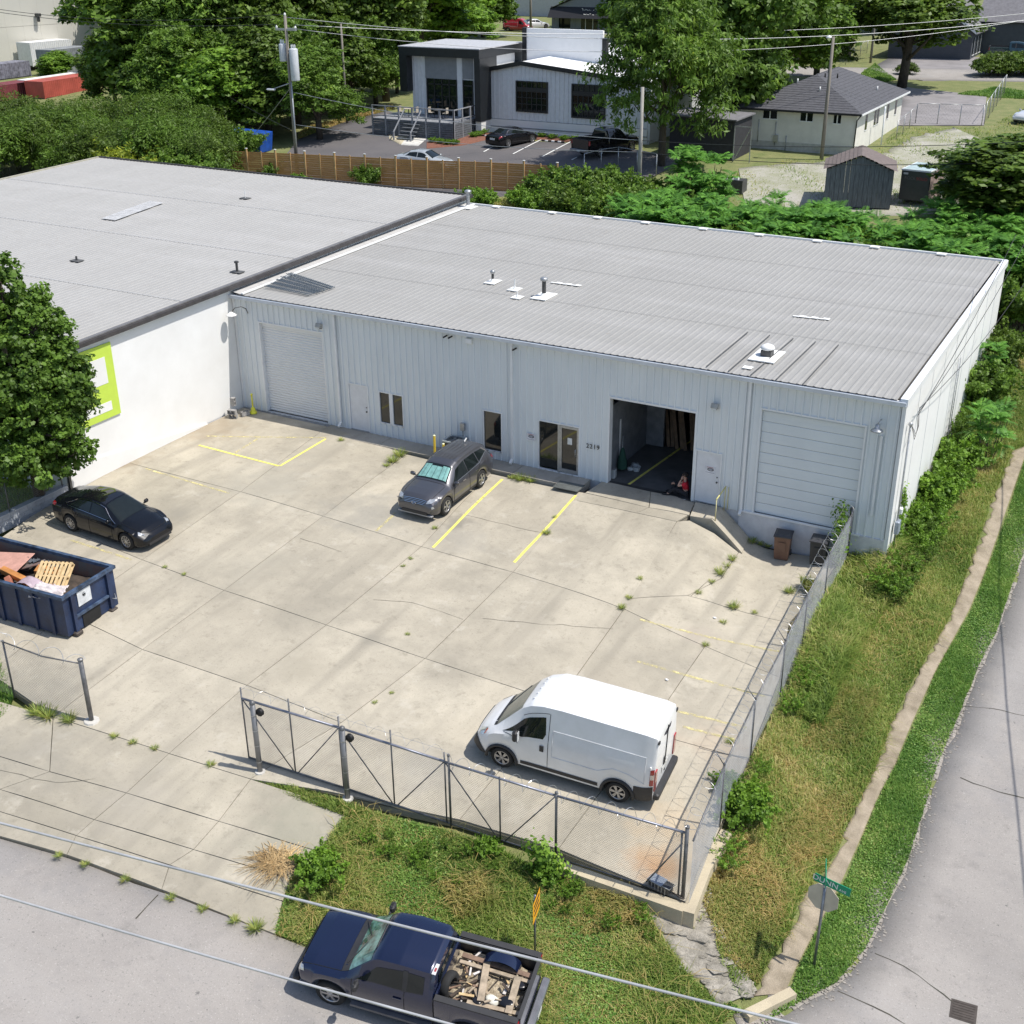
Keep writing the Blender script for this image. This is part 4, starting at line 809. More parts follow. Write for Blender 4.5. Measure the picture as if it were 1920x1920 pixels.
def wheel(parent, x, y, r, w, spokes=5, rim=rim_m, name='wheel', dbl=False):
    sgn = 1 if y > 0 else -1
    mb = MB(); mb.smooth = True; h = w/2
    mb.lathe([(r*.62, -h*.9), (r*.9, -h), (r*.98, -h*.8), (r, -h*.4), (r, h*.4), (r*.98, h*.8), (r*.9, h), (r*.64, h*.92)], (0, 0, 0), 28, 'y')
    o = mb.build(name, tyre_m, parent, (x, y, r))
    mb = MB(); mb.smooth = True; mb.lathe([(r*.66, h*.93), (r*.62, h*.98), (r*.60, h*.75), (r*.58, h*.1)] if sgn > 0 else [(r*.58, -h*.1), (r*.60, -h*.75), (r*.62, -h*.98), (r*.66, -h*.93)], (0, 0, 0), 24, 'y')
    mb.smooth = False; yo = sgn*h*.8
    for k in range(spokes*(2 if dbl else 1)):
        a = 6.283*(k//2)/spokes+(.26 if k % 2 else -.0) if dbl else 6.283*k/spokes
        d = Vector((math.cos(a), 0, math.sin(a))); mb.obox(tuple(d*r*.08+Vector((0, yo, 0))), tuple(d*r*.63+Vector((0, yo+sgn*.0, 0))), r*(.10 if dbl else (.17 if spokes < 8 else .075)), .02, up=(0, 1, 0))
    mb.lathe([(0, yo+sgn*.022), (r*.13, yo+sgn*.02), (r*.16, yo-sgn*.01)], (0, 0, 0), 12, 'y'); mb.build('rim', rim, o)
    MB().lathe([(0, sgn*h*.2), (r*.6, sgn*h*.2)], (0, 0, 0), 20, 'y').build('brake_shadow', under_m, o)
    return o
class Body:
    def __init__(s, keys, wb, r, sill=.24, crown=.03, arch=.07, fa=None):
        K = np.array(keys, float); K = K[np.argsort(K[:, 0])]; s.K = K; s.w = [wb/2, -wb/2]; s.r = r; s.sill = sill; s.crown = crown; s.Ra = r+arch; s.x0, s.x1 = K[0, 0], K[-1, 0]
    def key(s, x): return [np.interp(x, s.K[:, 0], s.K[:, i]) for i in range(1, 6)]
    def zl(s, x):
        z = s.sill
        for w in s.w:
            d = abs(x-w)
            if d < s.Ra: z = max(z, s.r*.95+math.sqrt(s.Ra**2-d*d))
        e = min(abs(x-s.x0), abs(x-s.x1))
        if e < .35: z = max(z, s.sill+.12*(1-e/.35)**2)
        return z
    def sec(s, x):
        zt, wr, zb, wb, hw = s.key(x); zl = min(s.zl(x), zb-.04); c = s.crown
        P = [(0, zt+c), (.5*wr, zt+.75*c), (.82*wr, zt+.25*c), (wr, zt-.05), (wb, zb)]
        for t, q in ((.86, hw-.012), (.5, hw), (.15, hw-.015), (0, hw-.05)): P.append((q, zl+(zb-zl)*t))
        return P
    def S(s, x, t):
        P = s.sec(x); sg = -1 if t < 0 else 1; t = min(abs(t), 8); i = min(int(t), 7); f = t-i
        return Vector((x, sg*(P[i][0]*(1-f)+P[i+1][0]*f), P[i][1]*(1-f)+P[i+1][1]*f))
    def xs(s, n=46):
        X = list(np.linspace(s.x0, s.x1, n))+list(s.K[:, 0])
        for w in s.w: X += [w+s.Ra*math.cos(a) for a in np.linspace(0, math.pi, 13)]+[w+s.Ra+.004, w-s.Ra-.004]
        X = sorted(x for x in X if s.x0 <= x <= s.x1); o = [X[0]]
        for x in X[1:]:
            if x-o[-1] > .003: o.append(x)
        return o
    def shell(s, parent, m, name='body', xa=None, xb=None):
        X = [x for x in s.xs() if (xa is None or x >= xa) and (xb is None or x <= xb)]; mb = MB(); mb.smooth = True
        G = [[s.S(x, t) for t in (-8,-7,-6,-5,-4,-3,-2,-1,0,1,2,3,4,5,6,7,8)] for x in X]; mb.grid(G); mb.smooth = False
        n = 17; mb.f.append(tuple(range(n))); mb.mi.append(0); mb.sm.append(False); mb.f.append(tuple((len(X)-1)*n+i for i in range(n))[::-1]); mb.mi.append(0); mb.sm.append(False)
        o = mb.build(name, m, parent)
        try:
            o.data.set_sharp_from_angle(angle=R_(38))
        except Exception: pass
        return o
    def patch(s, parent, name, m, c, off=.007, nx=8, nt_=6, mirror=False, thick=0):
        """c = corners (x,t): a b c d ; bilinear"""
        outs = []
        for sg in ((1, -1) if mirror else (1,)):
            G = []
            for i in range(nx+1):
                u = i/nx; row = []
                for j in range(nt_+1):
                    v = j/nt_; x = (c[0][0]*(1-u)+c[1][0]*u)*(1-v)+(c[3][0]*(1-u)+c[2][0]*u)*v; t = (c[0][1]*(1-u)+c[1][1]*u)*(1-v)+(c[3][1]*(1-u)+c[2][1]*u)*v
                    x = min(max(x, s.x0+.006), s.x1-.006); t *= sg; e = .02
                    dx = s.S(x+.005, t)-s.S(x-.005, t); t2 = t+e if abs(t) < 7.9 else t; t1 = t-e if abs(t) < 7.9 else t-math.copysign(e, t)
                    dt = s.S(x, t2)-s.S(x, t1); n = dx.cross(dt); p = s.S(x, t)
                    if n.length < 1e-9: n = Vector((0, 0, 1))
                    n.normalize()
                    if n.dot(Vector((0, p.y, (p.z-.7)*1.2))) < 0 : n = -n
                    row.append(p+n*off)
                G.append(row)
            mb = MB(); mb.smooth = True; mb.grid(G); outs.append(mb.build(name, m, parent, recalc=False))
        return outs
def gapline(B, parent, pts, w=.017, off=.004, mirror=True, name='panel_gap', m=seam_m):
    for sg in ((1, -1) if mirror else (1,)):
        mb = MB(); P = []
        for (x0, t0), (x1, t1) in zip(pts[:-1], pts[1:]):
            for k in range(7): u = k/6; P.append(B.S(x0+(x1-x0)*u, (t0+(t1-t0)*u)*sg))
        P = [p+Vector((0, sg*.003 if abs(p.y) > .3 else 0, .002)) for p in P]; mb.tube(P, w/2, 4, caps=False); mb.build(name, m, parent)
def mirrors(parent, x, y, z, m, s=1.0):
    for sg in (1, -1):
        mb = MB(); mb.smooth = True; o = []; 
        mb.bbox((x, sg*(y+.10), z), (.13*s, .22*s, .15*s), .04); mb.build('mirror', m, parent); MB().obox((x, sg*(y-.03), z-.05), (x, sg*(y+.05), z-.03), .05, .03).build('mirror_arm', m, parent)
def finish(parent, B, r, w, hw, keyw, spokes=5, rim=rim_m, dbl=False, L=None):
    for x in B.w:
        for sg in (1, -1): wheel(parent, x, sg*(hw-w/2-.015), r, w, spokes, rim, dbl=dbl)
    MB().box(B.x0+.18, -(hw-w-.05), .2, B.x1-.2, hw-w-.05, .62).build('underbody', under_m, parent)
def make_suv(loc, rz, label, col):
    t = thing('grey_suv', label, 'car', loc, rz); pm = paint('suv_grey', col, .55, .32)
    B = Body([(-2.44,.80,.60,.72,.66,.72),(-2.42,1.02,.66,.92,.74,.80),(-2.36,1.14,.66,1.04,.80,.87),(-2.12,1.50,.60,1.14,.84,.92),(-1.95,1.60,.58,1.15,.86,.93),(-1.2,1.66,.60,1.09,.885,.94),(-.4,1.68,.61,1.05,.89,.94),(.05,1.64,.60,1.03,.89,.94),(.30,1.57,.59,1.02,.89,.94),
              (1.02,1.11,.70,1.0,.87,.94),(1.12,1.08,.71,.99,.86,.94),(1.6,1.02,.70,.93,.84,.92),(1.95,.95,.66,.86,.79,.88),(2.15,.84,.60,.76,.72,.80),(2.25,.66,.54,.58,.62,.70)], 2.70, .365, .26)
    B.shell(t, pm)
    B.patch(t, 'windscreen', cglass, [(.36,-2.75),(.98,-2.9),(.98,2.9),(.36,2.75)], nx=6, nt_=14)
    shd = mat('sunshade_foil', (.26, .50, .45), .35, metal=.3, var=.15, scale=6)
    for k in range(6):
        a, b = -2.35+k*.79, -2.35+(k+1)*.79-.05; top = .46 if k in (2, 3) else .41
        B.patch(t, 'sunshade_fold', shd, [(top, a), (.93, a*1.05), (.93, b*1.05), (top, b)], off=.012, nx=3, nt_=2)
    B.patch(t, 'rear_window', cglass, [(-2.14,-2.4),(-2.33,-2.5),(-2.33,2.5),(-2.14,2.4)], nx=4, nt_=8)
    B.patch(t, 'side_window', cglass, [(.28,3.25),(-.35,3.14),(-.35,3.93),(.78,3.9)], mirror=True); B.patch(t, 'side_window', cglass, [(-.40,3.14),(-1.18,3.14),(-1.22,3.88),(-.40,3.93)], mirror=True); B.patch(t, 'side_window', cglass, [(-1.24,3.14),(-1.75,3.2),(-1.95,3.55),(-1.28,3.86)], mirror=True)
    gapline(B, t, [(.84,3.96),(-1.25,3.96),(-2.0,3.55),(-1.80,3.1)], .022, name='chrome_trim', m=chrome); gapline(B, t, [(.35,2.98),(-1.8,2.98)], .03, name='roof_rail', m=mat('roof_rail_black', (.03,.03,.03), .4))
    for y in (-.42,-.25,-.08,.09,.26,.42): MB().obox((.0, y, 1.70), (-1.55, y, 1.712), .012, .008).build('roof_rib', mat('roof_groove', (.06,.06,.065), .5), t)
    gapline(B, t, [(.80,4.05),(.82,7.2)]); gapline(B, t, [(-.38,4.0),(-.40,7.6)]); gapline(B, t, [(-1.25,4.1),(-.98,6.8)]); gapline(B, t, [(1.08,-2.6),(1.08,0),(1.08,2.6)], mirror=False); gapline(B, t, [(1.08,2.9),(1.98,2.9),(2.1,2.2)])
    B.patch(t, 'grille', clad, [(2.13,-2.3),(2.245,-1.9),(2.245,1.9),(2.13,2.3)], off=.01, nx=4, nt_=8)
    for k in range(4): B.patch(t, 'grille_bar', chrome, [(2.15+k*.027,-2.2+k*.1),(2.158+k*.027,-2.2+k*.1),(2.158+k*.027,2.2-k*.1),(2.15+k*.027,2.2-k*.1)], off=.022, nx=1, nt_=8)
    MB().lathe([(.055,.0),(.065,.012),(.075,0)], (0,0,0), 16, 'x').build('badge_ring', chrome, t, (2.27,0,.72)).scale = (1, 1.3, .8)
    B.patch(t, 'headlight', hl_m, [(2.03,2.55),(2.20,2.3),(2.14,3.9),(1.86,4.4)], off=.012, mirror=True); B.patch(t, 'fog_lamp', hl_m, [(2.15,5.2),(2.2,4.8),(2.2,5.6),(2.12,5.8)], off=.015, mirror=True)
    MB().box(2.14, -.55, .28, 2.27, .55, .40).build('air_intake', clad, t); MB().box(2.1, -.75, .22, 2.24, .75, .27).build('skid_plate', mat('silver_plastic',(.35,.35,.36),.4), t)
    B.patch(t, 'tail_light', tl_m, [(-2.25,4.05),(-2.42,3.8),(-2.42,5.3),(-2.15,4.8)], off=.012, mirror=True); B.patch(t, 'lower_cladding', clad, [(.9,7.1),(-.9,7.1),(-.9,7.95),(.9,7.95)], mirror=True, off=.01)
    for x in (.15,-.85): 
        for sg in (1,-1): MB().obox((x, sg*.945, .93), (x-.2, sg*.95, .935), .02, .025).build('door_handle', chrome, t)
    mirrors(t, .72, .90, 1.10, pm); MB().obox((-1.6, 0, 1.72), (-1.78, 0, 1.80), .02, .06).build('antenna', white, t); MB().box(-2.47,-.26,.72,-2.44,.26,.86).build('number_plate', plate_m, t)
    finish(t, B, .365, .235, .94, None, 5, dbl=True); return t
def make_sedan(loc, rz, label, col=(.006,.007,.010), name='black_sedan', notch=False, rim=rim_m, cat='car', glassm=None, detail=True):
    t = thing(name, label, cat, loc, rz); pm = paint(name+'_paint', col, .2, .22, .35 if max(col) < .02 else 1.); G_ = glassm or cglass
    if notch: keys = [(-2.41,.72,.62,.62,.66,.74),(-2.36,.94,.72,.84,.76,.84),(-2.2,1.02,.72,.94,.80,.88),(-1.7,1.07,.70,.97,.82,.91),(-1.1,1.36,.55,.97,.83,.92),(-.6,1.43,.56,.95,.84,.92),(.0,1.42,.56,.93,.84,.92),(.25,1.36,.56,.92,.84,.92),(1.0,.96,.68,.88,.82,.92),(1.5,.88,.68,.80,.79,.9),(2.0,.76,.62,.68,.72,.84),(2.2,.62,.56,.54,.64,.74),(2.28,.50,.5,.44,.55,.62)]
    else: keys = [(-2.41,.80,.60,.70,.64,.72),(-2.36,1.02,.66,.93,.74,.83),(-2.05,1.09,.64,.99,.79,.88),(-1.55,1.24,.58,1.0,.82,.91),(-.95,1.38,.56,.98,.83,.92),(-.4,1.43,.56,.95,.84,.92),(.05,1.40,.56,.92,.84,.92),(.35,1.31,.56,.91,.84,.92),(1.12,.93,.70,.86,.82,.92),(1.5,.86,.70,.80,.80,.91),(1.95,.73,.64,.67,.74,.85),(2.18,.60,.56,.53,.65,.75),(2.28,.48,.48,.42,.54,.62)]
    B = Body(keys, 2.875, .335, .19, arch=.05); B.shell(t, pm)
    B.patch(t, 'windscreen', G_, [(.30,-2.7),(1.10,-2.9),(1.10,2.9),(.30,2.7)] if not notch else [(.24,-2.7),(.96,-2.9),(.96,2.9),(.24,2.7)], nx=8, nt_=12)
    B.patch(t, 'rear_window', G_, [(-1.0,-2.6),(-1.98,-2.5),(-1.98,2.5),(-1.0,2.6)] if not notch else [(-1.1,-2.6),(-1.66,-2.6),(-1.66,2.6),(-1.1,2.6)], nx=6, nt_=8)
    if not notch: B.patch(t, 'glass_roof', mat('roof_glass', (.008,.008,.01), .02, spec=1), [(.24,-2.6),(-.9,-2.6),(-.9,2.6),(.24,2.6)], nx=6, nt_=8)
    B.patch(t, 'side_window', G_, [(.26,3.2),(-.32,3.14),(-.32,3.9),(.86,3.88)], mirror=True); B.patch(t, 'side_window', G_, [(-.37,3.14),(-1.1,3.16),(-1.42,3.75),(-.37,3.9)], mirror=True)
    if detail:
        gapline(B, t, [(.95,3.95),(-1.5,3.92),(-1.62,3.6),(-1.15,3.08),(.3,3.08),(.93,3.9)], .018, name='chrome_trim', m=chrome)
        gapline(B, t, [(.80,4.1),(.80,7.4)]); gapline(B, t, [(-.35,4.0),(-.38,7.8)]); gapline(B, t, [(-1.3,4.1),(-1.03,6.5)]); gapline(B, t, [(1.13,2.9),(1.95,2.75),(2.1,1.8),(2.13,0)])
        for x in (.1,-.9):
            for sg in (1,-1): MB().obox((x, sg*.925, .80), (x-.2, sg*.925, .805), .015, .025).build('door_handle', pm, t)
    B.patch(t, 'headlight', hl_m, [(1.86,2.95),(2.10,2.7),(2.12,3.7),(1.98,4.3)], off=.010, mirror=True); B.patch(t, 'tail_light', tl_m, [(-2.1,4.1),(-2.38,3.2),(-2.39,4.6),(-2.15,4.9)], off=.012, mirror=True)
    MB().box(2.10,-.55,.24,2.285,.55,.34).build('air_intake', clad, t); MB().box(-2.43,-.26,.62,-2.40,.26,.76).build('number_plate', plate_m, t)
    mirrors(t, .74, .86, .98, pm, .9); finish(t, B, .335, .235, .92, None, 10, rim); return t, B
def make_van(loc, rz, label):
    t = thing('white_van', label, 'van', loc, rz); pm = mat('van_white', (.78,.78,.78), .35, col2=(.70,.70,.69), scale=1.6, coat=.6)
    B = Body([(-2.71,2.32,.80,1.55,.94,.98),(-2.66,2.44,.84,1.55,.96,1.0),(-2.4,2.48,.86,1.56,.98,1.02),(.0,2.50,.86,1.56,.98,1.02),(.55,2.47,.85,1.55,.98,1.02),(.95,2.34,.80,1.50,.97,1.02),(1.2,2.16,.76,1.42,.96,1.02),(1.98,1.34,.80,1.22,.93,1.02),(2.2,1.22,.76,1.10,.90,1.0),(2.45,1.05,.68,.95,.82,.93),(2.60,.88,.62,.80,.74,.84),(2.70,.62,.56,.55,.66,.74)], 3.45, .345, .30, crown=.035, arch=.09)
    B.shell(t, pm)
    B.patch(t, 'windscreen', mat('van_screen', (.10,.125,.11), .05, spec=1, var=.2), [(1.24,-2.75),(1.97,-2.95),(1.97,2.95),(1.24,2.75)], nx=8, nt_=12)
    MB().obox((2.02,-.1,1.345),(1.5,-.62,1.86),.02,.03).build('wiper', clad, t); B.patch(t, 'cowl', clad, [(1.97,-2.9),(2.06,-2.95),(2.06,2.95),(1.97,2.9)], nx=2, nt_=10)
    B.patch(t, 'side_window', cglass, [(1.12,3.45),(.46,3.35),(.42,3.97),(1.75,3.98)], mirror=True); B.patch(t, 'side_window', cglass, [(1.40,3.98),(.44,3.97),(.50,4.7),(1.15,4.85)], mirror=True)
    gapline(B, t, [(.34,3.2),(.34,7.2)]); gapline(B, t, [(.36,3.2),(1.15,3.3)]); gapline(B, t, [(1.7,4.2),(1.25,5.5)])
    hi = mat('van_panel_edge', (.62,.63,.64), .4)
    for pts in ([(.22,3.75),(-2.45,3.75)],[(.22,6.0),(-2.45,6.0)],[(.22,3.75),(.22,6.0)],[(-2.45,3.75),(-2.45,6.0)]): gapline(B, t, pts, .02, name='panel_swage', m=hi)
    B.patch(t, 'side_molding', clad, [(1.15,6.95),(-1.15,6.95),(-1.15,7.6),(1.15,7.6)], mirror=True, off=.012, nx=12)
    B.patch(t, 'front_bumper', clad, [(2.45,6.0),(2.694,2.2),(2.694,8),(2.05,8)], mirror=True, off=.012, nx=10); B.patch(t, 'front_bumper', clad, [(2.60,-2.3),(2.694,-2.3),(2.694,2.3),(2.60,2.3)], off=.013)
    for w in B.w:
        for sg in (1,-1):
            mb = MB(); mb.smooth = True; pts = [(w+(B.Ra+.03)*math.cos(a), sg*1.02, .33+(B.Ra+.03)*math.sin(a)) for a in np.linspace(-.05, math.pi+.05, 18)]; mb.tube(pts, .045, 6); mb.build('wheel_arch', clad, t)
    B.patch(t, 'rear_quarter', clad, [(-2.17,6.35),(-2.70,6.2),(-2.70,8),(-2.17,8)], mirror=True, off=.012)
    MB().bbox((-2.77,0,.50),(.20,1.86,.22),.04).build('rear_bumper', clad, t); MB().box(-2.735,-.012,.75,-2.715,.012,2.3).build('door_gap', seam_m, t)
    B.patch(t, 'headlight', hl_m, [(2.22,3.3),(2.46,3.1),(2.5,4.6),(2.28,4.8)], off=.014, mirror=True); B.patch(t, 'turn_lamp', mat('amber_red',(.5,.08,.03),.2,coat=1), [(2.20,3.6),(2.24,3.5),(2.30,4.6),(2.26,4.6)], off=.018, mirror=True)
    B.patch(t, 'tail_light_side', tl_m, [(-2.60,4.75),(-2.705,4.5),(-2.705,6.1),(-2.60,6.1)], mirror=True, off=.014); B.patch(t, 'reverse_lamp', hl_m, [(-2.61,5.25),(-2.705,5.2),(-2.705,5.6),(-2.61,5.6)], mirror=True, off=.02)
    for sg in (1,-1):
        MB().box(-2.745, sg*.86-.07, .72, -2.68, sg*.86+.09, 1.38).build('tail_light', tl_m, t); MB().box(-2.74, sg*.80-.05, 2.22, -2.70, sg*.80+.05, 2.30).build('marker_lamp', clad, t)
        mb = MB(); mb.bbox((1.25, sg*1.17, 1.42), (.16,.20,.36), .05); mb.build('mirror', clad, t); MB().box(1.16, sg*1.12, 1.28, 1.165+.008, sg*1.24, 1.58).build('mirror_face', hi, t); MB().obox((1.3, sg*.98, 1.35),(1.27,sg*1.1,1.38),.05,.06).build('mirror_arm', clad, t)
        MB().bbox((.52, sg*1.035, 1.12),(.12,.03,.20),.01).build('door_handle', clad, t); MB().bbox((-2.6, sg*1.0, 1.5),(.05,.05,.1),.01).build('hinge', pm, t)
    MB().box(-2.735,-.26,.86,-2.72,.26,1.02).build('number_plate', plate_m, t); MB().box(-2.74,.05,1.05,-2.72,.15,1.3).build('rear_handle', clad, t)
    mb = MB(); r = random.Random(3); pr = [(-.34,2.30),(-.2,2.32),(.05,2.34),(.28,2.33),(.36,2.28),(.2,2.22),(.1,2.15),(.0,2.2),(-.08,2.12),(-.15,2.2),(-.25,2.18)]; mb.add([(-2.718,a,b-.1) for a, b in pr],[tuple(range(len(pr)))]); mb.build('scraped_patch', mat('scrape',(.05,.05,.07),.7,var=.5,scale=20), t)
    for k in range(5): MB().lathe([(0,.02),(.035,.0)],(0,0,0),8).build('roof_rivet', hi, t, (.98-.0*k,-.5+k*.25,2.36))
    finish(t, B, .345, .235, 1.01, None, 6, dbl=True); return t
def make_pickup(loc, rz, label, col, name='pickup', simple=False):
    t = thing(name, label, 'pickup truck', loc, rz); pm = paint(name+'_paint', col, .3, .25)
    B = Body([(-.92,1.75,.62,1.28,.92,.98),(-.90,1.84,.66,1.28,.93,.99),(-.78,1.92,.70,1.28,.94,1.0),(.0,1.95,.72,1.26,.94,1.0),(.55,1.90,.70,1.25,.94,1.0),(.70,1.82,.69,1.24,.94,1.0),(1.35,1.30,.80,1.20,.93,1.0),(1.5,1.26,.82,1.18,.93,1.0),(2.3,1.20,.82,1.10,.92,.99),(2.62,1.12,.80,1.02,.88,.95),(2.70,.98,.76,.90,.82,.88),(2.76,.70,.72,.62,.76,.82)], 3.68, .40, .42, arch=.1)
    B.shell(t, pm, 'cab')
    B.patch(t, 'windscreen', mat('green_glass', (.12,.24,.21), .05, spec=1, var=.5, scale=3), [(.76,-2.8),(1.33,-2.95),(1.33,2.95),(.76,2.8)], nx=6, nt_=12)
    B.patch(t, 'cowl', clad, [(1.33,-2.95),(1.52,-3),(1.52,3),(1.33,2.95)], nx=2, nt_=10)
    for sg in (1,-1): MB().obox((1.44,sg*.62,1.30),(1.1,sg*.1,1.53),.02,.02).build('wiper', clad, t)
    B.patch(t, 'side_window', cglass, [(.58,3.3),(-.12,3.2),(-.12,3.95),(1.1,3.92)], mirror=True); B.patch(t, 'side_window', cglass, [(-.24,3.2),(-.66,3.22),(-.66,3.9),(-.24,3.95)], mirror=True); B.patch(t, 'pillar_trim', clad, [(-.12,3.15),(-.24,3.15),(-.24,3.97),(-.12,3.97)], mirror=True)
    MB().box(-.945,-.55,1.34,-.925,.55,1.70).build('rear_window', cglass, t)
    gapline(B, t, [(1.2,4.1),(1.22,7.0)]); gapline(B, t, [(-.18,4.0),(-.18,7.9)]); gapline(B, t, [(1.52,-2.9),(1.52,0),(1.52,2.9)], mirror=False); gapline(B, t, [(1.52,2.95),(2.6,2.9),(2.68,2.2)])
    B.patch(t, 'headlight', hl_m, [(2.55,3.4),(2.70,3.0),(2.71,4.6),(2.5,4.7)], off=.012, mirror=True); B.patch(t, 'grille', clad, [(2.66,-2.6),(2.755,-2.6),(2.755,2.6),(2.66,2.6)], off=.012, nt_=10)
    B.patch(t, 'side_stripe', mat('stripe_grey',(.12,.12,.14),.4), [(1.1,7.0),(-.85,7.0),(-.85,7.25),(1.1,7.12)], mirror=True, off=.006)
    MB().bbox((2.80,0,.55),(.18,1.86,.24),.05).build('front_bumper', clad, t)
    for sg in (1,-1):
        MB().bbox((1.0,sg*1.17,1.32),(.14,.24,.24),.05).build('mirror', clad, t); MB().obox((1.02,sg*.97,1.28),(1.02,sg*1.08,1.28),.05,.05).build('mirror_arm', clad, t); MB().bbox((.0,sg*1.015,1.05),(.22,.02,.06),.01).build('door_handle', pm, t)
        MB().obox((1.25,sg*.98,.38),(-.85,sg*.98,.38),.16,.07).build('running_board', mat('board_grey',(.10,.10,.11),.5), t)
    # bed
    BX0, BX1 = -3.06, -.96
    for sg in (1,-1):
        xs = sorted(set([BX0,BX1]+[-1.84+.50*math.cos(a) for a in np.linspace(0,math.pi,15)]+[-1.84+.505,-1.84-.505])); G = []
        for x in xs:
            d = abs(x+1.84); z0 = .50 if d > .5 else .38+math.sqrt(max(.25-d*d,0)); G.append([(x,sg*.955,z0),(x,sg*1.0,z0+.08*(1-(z0-.5)/1)),(x,sg*1.0,1.22),(x,sg*.985,1.37)])
        mb = MB(); mb.smooth = True; mb.grid(G, flip=sg > 0); mb.build('bed_side', pm, t, recalc=False)
        MB().box(BX0,sg*.84,1.355,BX1,sg*.995,1.395).build('bed_rail', clad, t); MB().box(BX0,sg*.82,.80,BX1,sg*.86,1.36).build('bed_wall', clad, t); MB().bbox((-1.84,sg*.72,.92),(1.0,.22,.26),.06).build('wheel_tub', clad, t)
        MB().box(BX0-.015,sg*.86,.98,BX0+.06,sg*1.003,1.32).build('tail_light', tl_m, t)
    MB().box(BX0,-.84,.76,BX1,.84,.82).build('bed_floor', clad, t); MB().box(BX1-.03,-.84,.82,BX1+.02,.84,1.37).build('bed_front', pm, t); MB().box(BX0-.04,-.85,.62,BX0+.04,.85,1.37).build('tailgate', pm, t)
    MB().box(BX0-.045,-.86,1.37,BX0+.05,.86,1.40).build('tailgate_cap', clad, t); MB().bbox((BX0-.16,0,.56),(.2,1.85,.2),.03).build('rear_bumper', mat('dull_chrome',(.30,.30,.31),.35,metal=.8), t); MB().box(BX0-.27,-.16,.48,BX0-.265,.16,.62).build('number_plate', plate_m, t)
    for x in B.w:
        for sg in (1,-1): wheel(t, x, sg*.85, .40, .27, 6)
    MB().box(-2.95,-.62,.36,2.5,.62,.80).build('underbody', under_m, t)
    return t, B
def head(px0, px1, f=PL):
    a, b = f(*px0), f(*px1); return math.atan2(b[1]-a[1], b[0]-a[0]), (a+b)/2
def tilt(o, f=lot, wb=2.8, tw=1.6):
    """sit the car on sloping ground: pitch and roll from the terrain"""
    x, y, rz = o.location.x, o.location.y, o.rotation_euler.z; c, s_ = math.cos(rz), math.sin(rz); h = lambda u, v: f(x+c*u-s_*v, y+s_*u+c*v)
    F_, Bk, Lf, Rt = h(wb/2, 0), h(-wb/2, 0), h(0, tw/2), h(0, -tw/2)
    X = Vector((c*wb, s_*wb, F_-Bk)).normalized(); Yv = Vector((-s_*tw, c*tw, Lf-Rt)).normalized(); Zv = X.cross(Yv).normalized(); Yv = Zv.cross(X)
    m = Matrix((X, Yv, Zv)).transposed(); o.rotation_euler = m.to_euler(); o.location.z = (F_+Bk+Lf+Rt)/4+.012
SUV = make_suv((13.45,-3.9,0), 0, 'dark grey suv with a teal sunshade parked nose out before the warehouse', (.085,.085,.095))
def place(o, wf, wr, hw, f=PL, gf=lot, side=1, wb=2.8):
    """wf, wr: pixels where the visible front and rear tyres touch; side=+1 if they are the car's left wheels"""
    a, b = f(*wf), f(*wr); d = (a-b)[:2]; rz = math.atan2(d[1], d[0]); c = (a+b)/2; n = np.array([-math.sin(rz), math.cos(rz)])
    p = c[:2]-side*n*(hw-.12); o.location = (p[0], p[1], 0); o.rotation_euler = (0, 0, rz); tilt(o, gf, wb)
    print('PLACE', o.name, 'wheelbase seen', round(float(np.linalg.norm(a-b)), 2), 'rz', round(math.degrees(rz), 1), tuple(round(v, 2) for v in o.location))
place(SUV, (832,968), (903,911), .94, side=1)
SED, _ = make_sedan((0,0,0), 0, 'glossy black sedan with glass roof parked beside the white wall under the tree'); place(SED, (243,1030), (138,995), .92, side=-1); SED.scale = (1, 1, 1.05)
VAN = make_van((0,0,0), 0, 'white high roof cargo van parked inside the front fence'); place(VAN, (945,1437), (1155,1500), 1.02, side=1)
TRK, TB = make_pickup((0,0,0), 0, 'navy blue pickup truck with junk in its bed stopped on the front street', (.008,.014,.045), 'navy_pickup')
TRK.location = (24.6,-25.0,0); TRK.rotation_euler = (0,0,R_(180-9)); 
place(TRK, (597,1873), (920,1968), 1.0, f=PG, gf=grd, side=1, wb=3.68)
TRK.scale = (.93, .97, 1); TRK.location.x -= .08
# ================================================================== FENCES, GATE, SIGNS, SKIP, PERSON
pipe_m = mat('fence_pipe', (.17, .17, .175), .5, metal=.5, var=.2, scale=6); wire_m = mat('chain_wire', (.34, .35, .36), .45, metal=.7); rz_m = mat('razor_wire', (.55, .56, .57), .35, metal=.8)
def chain(parent, a, b, h, f=None, sp=.075, r=.0028, name='chain_mesh'):
    """two families of real diagonal wires between base points a and b (3d), height h"""
    a, b = Vector(a), Vector(b); L = (b-a).length; d = (b-a)/L; up = Vector((0, 0, 1)); mb = MB()
    for sg in (1, -1):
        u = -h if sg > 0 else 0
        while u < (L if sg > 0 else L+h):
            # line from (u,0) to (u+sg*h, h)
            u0, v0, u1, v1 = u, 0., u+sg*h, h
            if sg > 0:
                if u0 < 0: v0 = -u0; u0 = 0
                if u1 > L: v1 = h-(u1-L); u1 = L
            else:
                if u0 > L: v0 = u0-L; u0 = L
                if u1 < 0: v1 = h+u1; u1 = 0
            if v1-v0 > .03: mb.tube([a+d*u0+up*(v0+.03), a+d*u1+up*(v1+.03)], r, 3, caps=False)
            u += sp
    return mb.build(name, wire_m, parent, kind='stuff', recalc=False)
